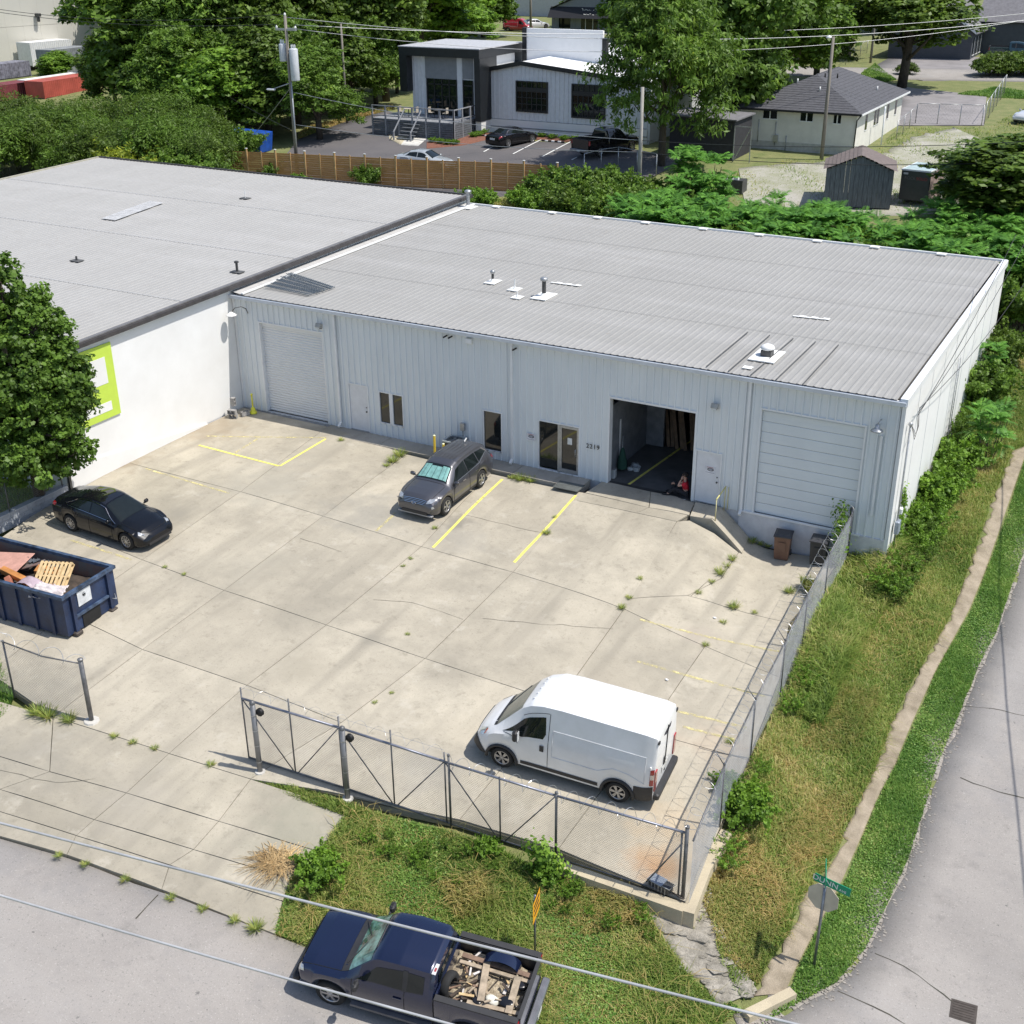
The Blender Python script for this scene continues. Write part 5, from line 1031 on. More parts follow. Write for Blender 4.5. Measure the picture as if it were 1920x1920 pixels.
def coil(parent, a, b, R=.2, pitch=.42, r=.005, phase=0):
    a, b = Vector(a), Vector(b); L = (b-a).length; n = int(L/pitch*14); d = (b-a)/L; s_ = d.cross(Vector((0, 0, 1))).normalized(); mb = MB(); pts = []
    for i in range(n+1):
        t = i/14*2*math.pi+phase; c = a+d*(L*i/n); pts.append(c+s_*R*math.cos(t)+Vector((0, 0, 1))*R*math.sin(t))
    mb.tube(pts, r, 4, caps=False); return mb.build('razor_coil', rz_m, parent)
def post(parent, p, h, r=.03, name='post', lean=(0, 0), cap=True):
    mb = MB(); mb.smooth = True; q = (p[0]+lean[0], p[1]+lean[1], p[2]+h); mb.tube([p, q], r, 10); mb.build(name, pipe_m, parent)
    if cap: mb = MB(); mb.lathe([(r*1.25, -.03), (r*1.25, .01), (r*.6, .04), (0, .045)], q, 10); mb.build('post_cap', pipe_m, parent)
Bp = [PL(467,1423), PL(645,1480), PL(838,1545), PL(1042,1611), PL(1280,1684)]
Bp = [Vector(p) for p in Bp]; HG = 2.0; U = Vector((0, 0, 1))
gate = thing('sliding_gate', 'sliding chain link gate with V braces between the thick posts at the yard mouth', 'gate')
gd = (Bp[2]-Bp[0]).normalized()
mb = MB()
for k in range(2):
    a, b = Bp[k]+U*.06, Bp[k+1]+U*.06; m_ = (a+b)/2
    MB().tube([a, b], .03, 8).build('bottom_rail', pipe_m, gate); MB().tube([a+U*HG, b+U*HG], .035, 8).build('top_rail', mat('rail_blue_grey', (.24,.25,.30), .4, metal=.5), gate)
    for p, ext in ((a, .35), (m_, .45)): MB().tube([p, p+U*(HG+ext)], .022, 8).build('upright', pipe_m, gate)
    MB().tube([a+U*HG, m_-(b-a).normalized()*.06+U*.03], .018, 6).build('brace', pipe_m, gate); MB().tube([b+U*HG, m_+(b-a).normalized()*.1+U*.03], .018, 6).build('brace', pipe_m, gate)
    chain(gate, a, b, HG); coil(gate, a+U*(HG+.28), b+U*(HG+.28), .14, .55, .0035, k)
MB().tube([Bp[2]+U*.06, Bp[2]+U*(HG+.35)], .022, 8).build('upright', pipe_m, gate)
MB().tube([Bp[0]+U*(HG+.42), Bp[2]+U*(HG+.42)], .004, 4).build('wire_strand', rz_m, gate)
nrm = Vector((gd.y, -gd.x, 0))
for (px, lab) in (((488,1447), 'left thick round gate post with a black roller, beside the gate end'), ((652,1497), 'right thick round gate post with a black roller, at the middle of the gate')):
    p = Vector(PL(*px)); t = thing('gate_post', lab, 'post', tuple(p)); mb = MB(); mb.smooth = True; mb.tube([(0, 0, -.1), (0, 0, 2.3)], .075, 14); mb.build('post', mat('post_grey', (.23,.23,.235), .45, metal=.5, var=.1), t)
    mb = MB(); mb.smooth = True; mb.lathe([(.08, 2.28), (.08, 2.34), (.04, 2.38), (0, 2.39)], n=14); mb.build('cap', pipe_m, t)
    mb = MB(); mb.smooth = True; mb.lathe([(0, -.05), (.11, -.05), (.12, -.03), (.08, 0), (.12, .03), (.11, .05), (0, .05)], (.17, -nrm.y*.18-.1, 2.02), 16, 'y'); mb.build('roller', blk, t)
    for z in (.35, .9, 1.4, 1.9): mb = MB(); mb.lathe([(.082, z), (.082, z+.03)], n=14); mb.build('band', galv, t)
    MB().lathe([(.16, -.02), (.15, .03), (0, .04)], n=10).build('footing', mat('pale_footing', (.5,.48,.44), .9), t)
fence = thing('front_fence', 'fixed chain link fence with razor coil between the gate and the yard corner', 'fence')
for k in range(2, 4):
    a, b = Bp[k]+U*.05, Bp[k+1]+U*.05; m_ = (a+b)/2
    MB().tube([a+U*HG, b+U*HG], .032, 8).build('top_rail', MATS['rail_blue_grey'], fence); MB().tube([a, b], .02, 6).build('bottom_rail', pipe_m, fence)
    if k == 2:
        post(fence, tuple(m_), HG+.02, .022); MB().tube([a+U*HG, m_-(b-a)*.02], .018, 6).build('brace', pipe_m, fence); MB().tube([b+U*HG, m_+(b-a)*.04], .018, 6).build('brace', pipe_m, fence)
    chain(fence, a, b, HG); coil(fence, a+U*(HG+.05), b+U*(HG+.05), .19, .50, .006, k)
post(fence, tuple(Bp[2]+gd*.12), HG+.3, .032); post(fence, tuple(Bp[3]), HG+.15, .035); post(fence, tuple(Bp[4]), HG+.25, .05); post(fence, tuple(Bp[4]-gd*.12), HG+.0, .025)
MB().tube([Bp[4]-gd*.1+U*1.7, Bp[4]-gd*.95+U*.15], .02, 6).build('brace', pipe_m, fence)
sf = thing('side_fence', 'long chain link fence with razor coil down the right side of the yard', 'fence')
SP = [Vector((29.78-.0, -18.95, 0)), Vector((29.45,-15.9,0)), Vector((29.2,-12.7,0)), Vector((29.02,-9.4,0)), Vector((28.8,-6.4,0)), Vector((28.65,-3.4,0)), Vector((28.6,-.3,0))]
for p in SP: p.z = lot(p.x, p.y)+.03
for k in range(6):
    a, b = SP[k], SP[k+1]; chain(sf, a, b, HG, sp=.085); MB().tube([a+U*HG, b+U*HG], .025, 8).build('top_rail', pipe_m, sf); coil(sf, a+U*(HG+.18)+Vector((-.1,0,0)), b+U*(HG+.18)+Vector((-.1,0,0)), .22, .55, .006, k)
    if k: post(sf, tuple(a), HG+.05, .03); MB().tube([a+U*HG, a+U*(HG+.35)+Vector((-.25,0,0))], .014, 6).build('outrigger', pipe_m, sf)
    MB().tube([a+U*(HG+.35)+Vector((-.25,0,0)), b+U*(HG+.35)+Vector((-.25,0,0))], .004, 4).build('wire_strand', rz_m, sf)
post(sf, tuple(SP[-1]), HG+.25, .045)
lf = thing('left_fence', 'chain link fence panel left of the gate opening, below the blue skip', 'fence')
q0, q1 = Vector(PL(172,1352)), Vector(PL(28,1308)); dd = (q1-q0); q2 = q1+dd*1.6
t_ = mat('post_dark', (.13,.13,.13), .5, metal=.5)
for p, h, r in ((q0, 2.15, .07), (q1, 2.0, .03), (q2, 2.0, .03)): post(lf, tuple(p), h, r)
for a, b in ((q0, q1), (q1, q2)):
    m_ = (a+b)/2; MB().tube([a+U*2.0, m_+U*1.86, b+U*1.98], .022, 8).build('top_rail', pipe_m, lf); chain(lf, a+U*.04, b+U*.04, 1.88); coil(lf, a+U*2.05, b+U*2.05, .2, .9, .008)
MB().lathe([(.25, -.03), (.22, .04), (0, .05)], tuple(q0), 10).build('footing', MATS['pale_footing'], lf)
bf = thing('wall_fence', 'chain link fence standing on the low block wall under the big tree', 'fence')
for k in range(4): post(bf, (.1, -11.1-k*2.6, .3), 1.3, .025)
chain(bf, (.1, -11.1, .3), (.1, -18.9, .3), 1.25, sp=.09); MB().tube([(.1,-11.1,1.58),(.1,-18.9,1.58)], .02, 6).build('top_rail', pipe_m, bf)
dp = thing('corner_downspout', 'dark downpipe at the near corner of the white wall beside the tree', 'downpipe', (.1, -10.7, 0)); MB().box(-.05,-.05,0,.05,.05,5.4).build('pipe', darkm, dp)
# caged floodlight lying on the corner wall
fl = thing('caged_light', 'grey caged floodlight lying on the low wall at the yard corner', 'lamp', tuple(PL(1238,1668)+np.array([0,0,.12])), R_(-12))
MB().box(-.32,-.14,.12,.1,.16,.15).build('cover', mat('blue_grey_metal', (.30,.34,.40), .5, metal=.3), fl)
mb = MB(); mb.box(-.3,-.1,-.05,.3,.12,.12); mb.build('case', darkm, fl)
for k in range(6): MB().box(-.28+k*.1,-.15,-.06,-.268+k*.1,-.138,.12).build('cage_bar', galv, fl)
MB().tube([(.1,-.12,.14),(.34,-.12,.14),(.34,.12,.14),(.1,.12,.14)], .014, 6).build('cage_rim', galv, fl); MB().tube([(.34,0,0),(.7,-.02,.0)], .02, 6).build('arm', iron, fl)
# ------------------------------------------------------------------ street signs
p = PG(1525,1815); sgn = thing('street_name_sign', 'green street name sign above the back of a stop sign on a steel post', 'street sign', tuple(p))
MB().tube([(0,.03,-.2),(.02,.03,2.60)], .035, 10).build('post', mat('steel_post', (.22,.23,.25), .4, metal=.7, var=.15, scale=4), sgn)
green = mat('sign_green', (.0,.26,.13), .4, var=.03); a_ = R_(-3)
bl = MB().box(-.44,-.008,2.62,.44,.008,2.85).build('name_blade', green, sgn); bl.rotation_euler = (0,R_(4),a_-.05)
text_obj('lettering', 'DUNN', .21, white, bl, (-.17,-.012,2.735), (R_(90),0,0), .002); text_obj('lettering', 'AVE', .10, white, bl, (.26,-.012,2.69), (R_(90),0,0), .002)
b2 = MB().box(-.008,-.4,2.87,.008,.4,3.08).build('cross_blade', green, sgn); b2.rotation_euler = (0,0,R_(16))
mb = MB(); oc = [(.40*math.cos(R_(22.5+45*k)), 2.2+.40*math.sin(R_(22.5+45*k))) for k in range(8)]; mb.prism(oc, -.006, .006, lambda a,b,h: (a,.045+h,b)); mb.build('stop_sign_back', mat('sign_back', (.55,.49,.38), .6, metal=0, var=.1, scale=2), sgn, rot=(0,0,-.1)); MB().box(.24,.035,2.12,.33,.038,2.17).build('sticker', blk, sgn)
MB().box(-.03,-.05,2.58,.03,.05,2.64).build('bracket', galv, sgn)
p = PG(1003,1800); ws = thing('warning_sign', 'orange yellow warning sign seen edge on beside the navy pickup', 'road sign', tuple(p), R_(103))
oy = mat('sign_amber', (.75,.36,.02), .5, var=.08); MB().tube([(0,0,-.2),(0,0,2.05)], .028, 8).build('post', MATS['steel_post'], ws)
pl = MB().bbox((.0,-.035,1.72),(.62,.012,.62),.04).build('panel', oy, ws)
mb = MB(); mb.obox((-.24,-.045,1.9),(.22,-.045,1.9),.006,.05,up=(0,0,1)); mb.obox((-.24,-.045,1.76),(.18,-.045,1.76),.006,.05); mb.obox((-.2,-.045,1.6),(.24,-.045,1.6),.006,.05); mb.build('print_bar', blk, pl)
# ------------------------------------------------------------------ roll-off skip
A_, B_ = PL(130,1200), PL(212,1140); hd = math.atan2(B_[1]-A_[1], B_[0]-A_[0])-math.pi/2
sk_ = thing('roll_off_skip', 'large navy blue roll-off skip heaped with scrap wood at the left edge', 'skip', (A_[0], A_[1], A_[2]-.0), hd)
nv = mat('skip_navy', (.018,.040,.105), .5, col2=(.012,.02,.05), scale=1.4, fine=.15, bscale=12); nin = mat('skip_inside', (.19,.085,.06), .8, col2=(.13,.15,.15), scale=1.2); nwr = mat('worn_rim', (.05,.08,.14), .5, var=.4, scale=3)
L_s, W_s, H_s = 6.7, 2.35, 1.52
mb = MB(); mb.box(-L_s,0,.12,0,.05,H_s); mb.build('side_wall', nv, sk_); MB().box(-L_s,W_s-.05,.12,0,W_s,H_s).build('side_wall', nv, sk_); MB().box(-.05,.05,.12,0,W_s-.05,H_s).build('end_wall', nv, sk_); MB().box(-L_s,.05,.12,-L_s+.05,W_s-.05,H_s).build('end_wall', nv, sk_)
MB().box(-L_s+.05,.05,.14,-.05,W_s-.05,.2).build('floor', nin, sk_); MB().box(-L_s+.05,W_s-.06,.2,-.05,W_s-.052,H_s-.02).build('inner_lining', nin, sk_); MB().box(-.062,.06,.2,-.055,W_s-.06,H_s-.02).build('inner_lining', nin, sk_)
for a, b in (((-L_s,.0),(0.08,.0)),((-L_s,W_s),(.08,W_s))): MB().obox((a[0],a[1],H_s+.03),(b[0],b[1],H_s+.03),.13,.11).build('top_rim', nwr, sk_)
MB().obox((.02,.06,H_s+.032),(.02,W_s-.06,H_s+.032),.12,.11).build('top_rim', nwr, sk_)
for k in range(9):
    x = -.55-k*.74
    for y, s_ in ((-.06,-1),(W_s+.01,1)): MB().box(x-.06,y,.1,x+.06,y+.05,H_s-.03).build('side_rib', nv, sk_)
for y in (.35,W_s-.35): MB().box(.0,y-.07,.02,.1,y+.07,H_s-.03).build('end_rib', nv, sk_); MB().bbox((.08,y,.1),(.2,.3,.14),.03).build('roller_bracket', iron, sk_)
MB().box(0,.42,.62,.08,W_s-.42,.70).build('end_bar', nwr, sk_); MB().box(.0,.7,.12,.03,1.5,.60).build('hook_recess', under_m, sk_)
for y in (.3,W_s-.3): MB().box(-L_s,y-.07,0,.0,y+.07,.13).build('skid_rail', iron, sk_)
pn = MB().box(.012,.62,.92,.03,1.22,1.44).build('white_notice', mat('notice_white',(.62,.64,.66),.6), sk_)
mb = MB(); mb.tube([(.036,.92+.07*math.cos(a*.3927),1.26+.07*math.sin(a*.3927)) for a in range(3,15)], .008, 4); mb.build('arrow_logo', blk, pn); MB().box(.031,.86,1.22,.036,.98,1.28).build('logo_mark', blk, pn)
MB().tube([(.06,2.0,.55),(.2,2.1,.5),(.06,2.2,.62)], .012, 6).build('hook_loop', galv, sk_)
Ms = Matrix.Translation(Vector((A_[0],A_[1],A_[2])))@Matrix.Rotation(hd,4,'Z')
def inskip(x,y,z): return tuple(Ms@Vector((x,y,z)))
pw = mat('pallet_wood', (.58,.42,.22), .8, var=.15, scale=5, stretch=(1,1,6)); pk = mat('pink_board', (.50,.27,.21), .8, var=.1); org = mat('orange_wood', (.52,.22,.06), .6, var=.2, scale=2)
pal = thing('pallet', 'pale wooden pallet tipped up in the skip on top of the debris', 'pallet', inskip(-1.55,1.15,1.42), hd+R_(18)); pal.rotation_euler = (R_(24),R_(2),hd+R_(22))
for k in range(8): MB().box(-.52+k*.14,-.6,.05,-.52+k*.14+.088,.6,.072).build('slat', pw, pal)
for y in (-.55,0,.55): MB().box(-.54,y-.03,-.04,.58,y+.03,.05).build('stringer', pw, pal)
for k in range(4): MB().box(-.5+k*.33,-.6,-.06,-.4+k*.33,.6,-.042).build('bottom_board', pw, pal)
def scrap(name, label, cat, pos, rot, size, m, b=.01):
    t = thing(name, label, cat, inskip(*pos)); t.rotation_euler = rot; MB().bbox((0,0,0), size, b).build('panel', m, t); return t
scrap('board', 'large pink brown board lying at the far left of the skip', 'board', (-4.2,1.3,1.35), (R_(8),R_(-6),hd+.15), (2.4,1.1,.03), pk); scrap('board', 'long narrow dark board slanting across the skip', 'board', (-3.3,1.35,1.25), (R_(0),R_(-14),hd+.5), (1.9,.3,.04), nin)
c_ = scrap('cabinet_panel', 'long orange wood cabinet side lying in the skip left of the pallet', 'cabinet', (-2.9,.85,1.3), (R_(10),R_(5),hd-.12), (1.3,.2,.22), org); scrap('cabinet_panel', 'orange brown cabinet lying in the skip behind the pallet corner', 'cabinet', (-2.2,1.55,1.25), (.2,.1,hd+.3), (.7,.35,.3), org); scrap('cabinet_panel', 'short reddish cabinet piece leaning on the near rim of the skip', 'cabinet', (-2.75,.45,1.2), (.4,.3,hd-.6), (.7,.2,.18), mat('red_wood',(.40,.15,.09),.6))
scrap('box', 'small white cardboard box in the skip beside the pallet foot', 'box', (-.95,.55,1.4), (.2,.3,hd+.4), (.26,.2,.16), mat('card_white',(.62,.58,.55),.8)); scrap('box', 'brown cardboard box under the pallet foot in the skip', 'box', (-1.2,.7,1.28), (.1,.2,hd+1), (.34,.3,.2), mat('card_brown',(.30,.17,.12),.8))
def crumple(name, label, cat, M4, sx, sy, amp, m, seed, arch=0, n=18):
    r = np.random.default_rng(seed); G = []; P = r.normal(0,1,(n+1,n+1)); P = (P+np.roll(P,1,0)+np.roll(P,1,1)+np.roll(P,-1,0))/2.2
    for i in range(n+1):
        row = []
        for j in range(n+1):
            u, v = i/n-.5, j/n-.5; row.append(tuple(M4@Vector((u*sx+P[j,i]*amp*.3, v*sy+P[i,j]*amp*.3, arch*(1-4*u*u)+P[i,j]*amp))))
        G.append(row)
    mb = MB(); mb.smooth = True; mb.grid(G); o = mb.build(name, m, None); 
    sm = o.modifiers.new('thickness','SOLIDIFY'); sm.thickness = .006; return tag(o, label, cat)
wp_ = mat('crumpled_plastic', (.62,.56,.55), .5, var=.12)
crumple('plastic_sheet', 'crumpled pinkish white plastic sheet hanging over the near corner of the skip', 'plastic sheet', Ms@Matrix.Translation((-.85,.3,1.48))@Matrix.Rotation(.35,4,'X')@Matrix.Rotation(.2,4,'Z'), 1.2, .6, .035, wp_, 1)
crumple('plastic_sheet', 'arched grey pink sheet bulging from the skip left of the pallet', 'plastic sheet', Ms@Matrix.Translation((-1.85,.42,1.3))@Matrix.Rotation(.1,4,'Z'), 1.1, .5, .01, mat('mauve_sheet',(.42,.33,.37),.4), 2, arch=.32)
crumple('tarpaulin', 'dark grey plastic heap against the far wall of the skip', 'plastic sheet', Ms@Matrix.Translation((-2.6,2.0,1.25))@Matrix.Rotation(-.7,4,'X'), 1.2, .8, .07, mat('grey_plastic',(.12,.13,.145),.4), 3)
crumple('rubbish_layer', 'dark mixed rubbish filling the skip under the boards', 'rubbish', Ms@Matrix.Translation((-3.3,1.17,.95)), 6.4, 2.2, .06, mat('dark_rubbish',(.09,.065,.05),.9,col2=(.03,.025,.02),scale=3), 4)
# ------------------------------------------------------------------ junk in the pickup bed
MT = Matrix.Translation(TRK.location)@TRK.rotation_euler.to_matrix().to_4x4()@Matrix.Diagonal((.93,.97,1,1))
def inbed(x,y,z): return tuple(MT@Vector((x,y,z)))
rzT = TRK.rotation_euler.z
crumple('rubbish_layer', 'tan shredded rubbish filling the pickup bed', 'rubbish', MT@Matrix.Translation((-1.95,0,.98)), 1.95, 1.5, .045, mat('tan_rubbish',(.42,.36,.26),.9,col2=(.20,.16,.11),scale=9,fine=.4,bscale=40), 5, n=26)
gw = mat('grey_wood', (.36,.29,.21), .85, var=.2, scale=5); br = mat('brown_wood', (.20,.13,.09), .8, var=.2, scale=5)
fr = thing('pallet', 'broken grey pallet lying across the pickup bed', 'pallet', inbed(-2.0,0,1.14)); fr.rotation_euler = (TRK.rotation_euler.x, TRK.rotation_euler.y, rzT)
for (a,b,w_,m_) in (((-.9,-.42,.05),(.8,-.5,.03),.12,br),((-.9,-.28,.03),(.8,-.32,.02),.09,gw),((.18,-.45,.08),(.0,.55,.06),.16,gw),((-.62,-.3,.08),(-.68,.65,.05),.16,gw),((-.9,.55,.0),(.3,.62,.0),.1,gw)): MB().obox(a,b,w_,.04).build('board', m_, fr)

hp = thing('scrap_wood_heap', 'tangled heap of broken sticks and slats filling the pickup bed', 'scrap wood', (0,0,0)); rw_ = random.Random(11)
for k in range(60):
    a_ = rw_.uniform(0,3.14); L1 = rw_.uniform(.15,.55); cx_, cy_, cz_ = rw_.uniform(-2.75,-1.2), rw_.uniform(-.6,.6), rw_.uniform(1.02,1.16); dz_ = rw_.uniform(-.08,.12)
    MB().obox(inbed(cx_-L1*math.cos(a_)/2, cy_-L1*math.sin(a_)/2, cz_), inbed(cx_+L1*math.cos(a_)/2, cy_+L1*math.sin(a_)/2, cz_+dz_), rw_.uniform(.02,.08), .02).build('slat', rw_.choice([gw,br,pw,MATS['tan_rubbish'],MATS['dark_rubbish'],MATS['card_white']]), hp)

for (x,y,s_,m_,lab,i,cat) in ((-2.6,.38,.22,mat('bag_black',(.012,.012,.014),.25),'shiny black rubbish bag at the tailgate end of the pickup bed',1,'rubbish bag'),(-2.72,-.15,.2,MATS['bag_black'],'second black rubbish bag against the tailgate on the far side',2,'rubbish bag'),(-2.25,.42,.2,mat('bag_white',(.72,.70,.60),.5),'white and yellow bag on the rubbish in the pickup bed',3,'rubbish bag'),(-1.9,.55,.15,MATS['bag_black'],'small dark bag beside the near bed wall of the pickup',4,'rubbish bag')):
    q = inbed(x,y,1.08+s_*.3); o = rock(q, s_, 90+i, m_, 'rubbish_bag', flat=.75); o.data.polygons.foreach_set('use_smooth',[True]*len(o.data.polygons)); sub = o.modifiers.new('s','SUBSURF'); sub.levels = sub.render_levels = 2; tag(o, lab, cat)
t = thing('car_panel', 'curved glossy navy body panel lying in the pickup bed', 'car panel', inbed(-2.15,-.55,1.12), rzT); mb = MB(); mb.smooth = True; mb.grid([[(.45*math.cos(a),.16*v,.26*math.sin(a)) for v in (-1,0,1)] for a in np.linspace(.1,2.9,14)]); mb.build('panel', MATS['navy_pickup_paint'], t); MB().obox((-.45,0,0),(.45,0,0),.3,.02).build('flange', clad, t)
t = thing('tyre', 'worn tyre standing at the cab end of the pickup bed', 'tyre', inbed(-1.12,.35,1.15)); t.rotation_euler = (0,0,rzT+R_(80)); mb = MB(); mb.smooth = True; mb.lathe([(.2,-.09),(.3,-.1),(.33,-.05),(.33,.05),(.3,.1),(.2,.09)],(0,0,0),20,'y'); mb.build('tread', tyre_m, t); mb = MB(); mb.lathe([(.2,-.09),(.19,0),(.2,.09)],(0,0,0),20,'y'); mb.build('bead', clad, t)
MB().box(-.92,.42,1.885,-.82,.72,1.90).build('roof_sticker', mat('pale_sticker',(.6,.6,.6),.5), TRK); MB().box(-.90,.54,1.902,-.85,.64,1.906).build('red_mark', red, TRK)
# ------------------------------------------------------------------ person seated in the doorway
def skin(name, chains, m, parent, sub=2, flat=False):
    me = bpy.data.meshes.new(name); V = []; E = []; Rr = []; idx = {}
    for ch in chains:
        prev = None
        for (p, r) in ch:
            k = tuple(round(c, 4) for c in p)
            if k not in idx: idx[k] = len(V); V.append(p); Rr.append(r)
            i = idx[k]
            if prev is not None and prev != i: E.append((prev, i))
            prev = i
    me.from_pydata(V, E, []); me.materials.append(m); o = bpy.data.objects.new(name, me); COL.objects.link(o)
    md = o.modifiers.new('skin', 'SKIN'); 
    if not me.skin_vertices: me.skin_vertices.new() if hasattr(me.skin_vertices,'new') else None
    for i, r in enumerate(Rr): me.skin_vertices[0].data[i].radius = (r, r) if not isinstance(r, tuple) else r
    me.skin_vertices[0].data[0].use_root = True; md.use_smooth_shade = True
    s_ = o.modifiers.new('sub', 'SUBSURF'); s_.levels = s_.render_levels = sub; o.parent = parent; return o
skn = mat('skin', (.50,.30,.22), .6, var=.05); shirt = mat('red_shirt', (.48,.012,.03), .85, var=.12, scale=8); trs = mat('dark_trousers', (.02,.02,.025), .9); hair = mat('dark_hair', (.02,.013,.01), .9)
try:
    pe = thing('person', 'person in red shirt and dark trousers sitting in the bay doorway, hand at head', 'person', (21.98,.28,-.0), math.pi+.25); pe.scale = (1.08,)*3
    pel=(0,0,.14); ab=(.0,0,.30); chs=(.02,0,.47); nk=(.04,0,.60); hd_=(.06,0,.70)
    hip={1:(.02,.09,.12),-1:(.02,-.09,.12)}; kn={1:(.40,.16,.30),-1:(.38,-.14,.40)}; an={1:(.62,.14,.07),-1:(.52,-.12,.06)}
    sh={1:(.02,.17,.52),-1:(.02,-.17,.52)}; el={1:(.27,.24,.44),-1:(.24,-.2,.34)}; wr={1:(.17,.13,.66),-1:(.40,-.10,.38)}
    CH=[[(pel,.12),(ab,.115),(chs,.13),(nk,.05),(hd_,.07),((.06,0,.80),.085),((.05,0,.875),.06)]]
    for s_ in (1,-1): CH.append([(pel,.12),(hip[s_],.085),(kn[s_],.062),(an[s_],.042),((an[s_][0]+.15,an[s_][1],.04),.026)]); CH.append([(chs,.13),(sh[s_],.06),(el[s_],.042),(wr[s_],.028)])
    skin('body', CH, skn, pe)
    skin('shirt', [[((0,0,.17),.135),((0,0,.30),.13),(chs,.145),((.035,0,.565),.075)]]+[[(chs,.145),(sh[s_],.075),(tuple(np.array(sh[s_])*.45+np.array(el[s_])*.55),.062)] for s_ in (1,-1)], shirt, pe)
    skin('trousers', [[((0,0,.12),.135)]+[(hip[s_],.10),(kn[s_],.078),(tuple(np.array(an[s_])+np.array([0,0,.02])),.058)] for s_ in (1,-1)], trs, pe)
    mb = MB(); mb.smooth = True; mb.lathe([(0,.11),(.06,.10),(.095,.05),(.10,0),(.085,-.05),(.06,-.07)],(.035,0,.81),16); mb.build('hair', hair, pe)
    for s_ in (1,-1):
        w = Vector(wr[s_]); fw = (Vector((-.05,-.08,.12)) if s_ > 0 else Vector((.14,.04,.02))).normalized(); sd2 = fw.cross(Vector((0,1,0))).normalized()
        skin('hand', [[(tuple(w),.024),(tuple(w+fw*.05),.034),(tuple(w+fw*.08),.03)]]+[[(tuple(w+fw*.08),.03),(tuple(w+fw*.12+sd2*k*.018),.009),(tuple(w+fw*(.155-.008*abs(k))+sd2*k*.024+Vector((0,0,-.02))),.008)] for k in (-1.5,-.5,.5,1.5)]+[[(tuple(w+fw*.05),.034),(tuple(w+fw*.07+sd2*.05),.011),(tuple(w+fw*.10+sd2*.06),.009)]], skn, pe, 1)
    for s_ in (1,-1): MB().bbox((an[s_][0]+.08,an[s_][1],.045),(.28,.11,.10),.04).build('shoe', blk, pe)
    MB().lathe([(0,.012),(.012,.006),(.014,0),(0,-.002)],(0,0,0),8,'x').build('nose', skn, pe,(.145,0,.80)); MB().box(.143,-.022,.765,.147,.022,.771).build('mouth', mat('lips',(.3,.1,.09),.6), pe)
    for s_ in (1,-1): MB().lathe([(0,.006),(.009,.003),(.01,0)],(0,0,0),8,'x').build('eye', blk, pe,(.138,s_*.032,.825)); MB().bbox((.05,s_*.088,.81),(.03,.015,.05),.006).build('ear', skn, pe)
except Exception as ex: print('PERSON FAILED', repr(ex))
# clutter
for k, (px, lab) in enumerate((((1285,722),None),)): pass
# ================================================================== BACKGROUND
woodf = mat('cedar_board', (.52,.27,.095), .85, col2=(.38,.185,.065), scale=3, stretch=(.6,.6,5), fine=.1); woodp = mat('cedar_post', (.52,.33,.15), .85, var=.12)
# cedar fence: horizontal boards between posts
wf = thing('cedar_fence', 'orange brown wooden fence of horizontal boards behind the warehouses', 'fence')
fpx = [(362,318),(420,333),(500,341),(640,357),(760,369),(880,377),(960,381),(1042,366)]
FA = Vector(PG(415,333)); FB = Vector(PG(1045,366)); nb = 11; fd = (FB-FA)/nb
FA2 = FA-fd*1.2
for i in range(-1, nb):
    a = FA+fd*i; b = a+fd; a.z = gz(a.x,a.y); b.z = gz(b.x,b.y); 
    for k in range(13): zo = .1+k*.152; MB().obox((a.x,a.y,a.z+zo+random.uniform(-.006,.006)),(b.x,b.y,b.z+zo+random.uniform(-.006,.006)),.022,.140).build('board', woodf, wf)
for i in range(-1, nb+1):
    a = FA+fd*i; a.z = gz(a.x,a.y)
    MB().box(a.x-.06,a.y-.10,a.z-.1,a.x+.06,a.y+.0,a.z+2.22).build('post', woodp, wf); MB().box(a.x-.08,a.y-.12,a.z+2.22,a.x+.08,a.y+.02,a.z+2.26).build('post_cap', patch, wf)
    if i < nb: m_ = a+fd/2; MB().box(m_.x-.045,m_.y-.07,m_.z-.1,m_.x+.045,m_.y-.01,m_.z+2.08).build('mid_post', woodp, wf)
# asphalt lot behind
strip('rear_parking_lot', [PG(*p) for p in [(560,262),(700,216),(760,245),(905,262),(1140,272),(1290,300)]], [PG(*p) for p in [(500,338),(640,352),(800,370),(900,372),(1050,362),(1200,345)]], asph2, 60, 10, .05)
strip('rear_driveway', [PG(560,262),PG(640,232),PG(720,205)], [PG(560,330),PG(700,300),PG(780,232)], asph2, 20, 6, .045)
bed = mat('mulch', (.20,.085,.055), .95, var=.2, scale=8); peb = mat('pebbles', (.55,.48,.33), .9, var=.2, scale=15, bump=.6)
def dashes(pts, w, m, name): return ribbon(name, pts, w, m, f=GRD, off=.065, pf=PG)
pm2 = thing('rear_bay_lines', None, None); pm2['kind'] = 'structure'
for a, b in (((907,286),(925,276)),((962,290),(1015,263)),((1017,295),(1070,267)),((1072,301),(1082,296))): o = dashes([a,b],.12,wht,'painted_line'); o.parent = pm2
for i,(a, b) in enumerate((((917,257),(930,259)),((1018,265),(1056,270)))):
    p_, q_ = PG(*a), PG(*b); t = thing('wheel_stop', ['short striped wheel stop ahead of the parked black sedan','striped wheel stop in the empty bay right of the black sedan'][i], 'wheel stop', tuple((p_+q_)/2+np.array([0,0,.05])), 0)
    for k in range(7): MB().bbox((-.9+k*.3,0,.06),(.298,.15,.12),.02).build('block', white if k % 2 else blk, t)
strip('mulch_bed', [PG(*p) for p in [(800,268),(860,250),(930,250),(1130,263)]], [PG(*p) for p in [(800,280),(870,274),(935,258),(1130,271)]], bed, 30, 4, .07)
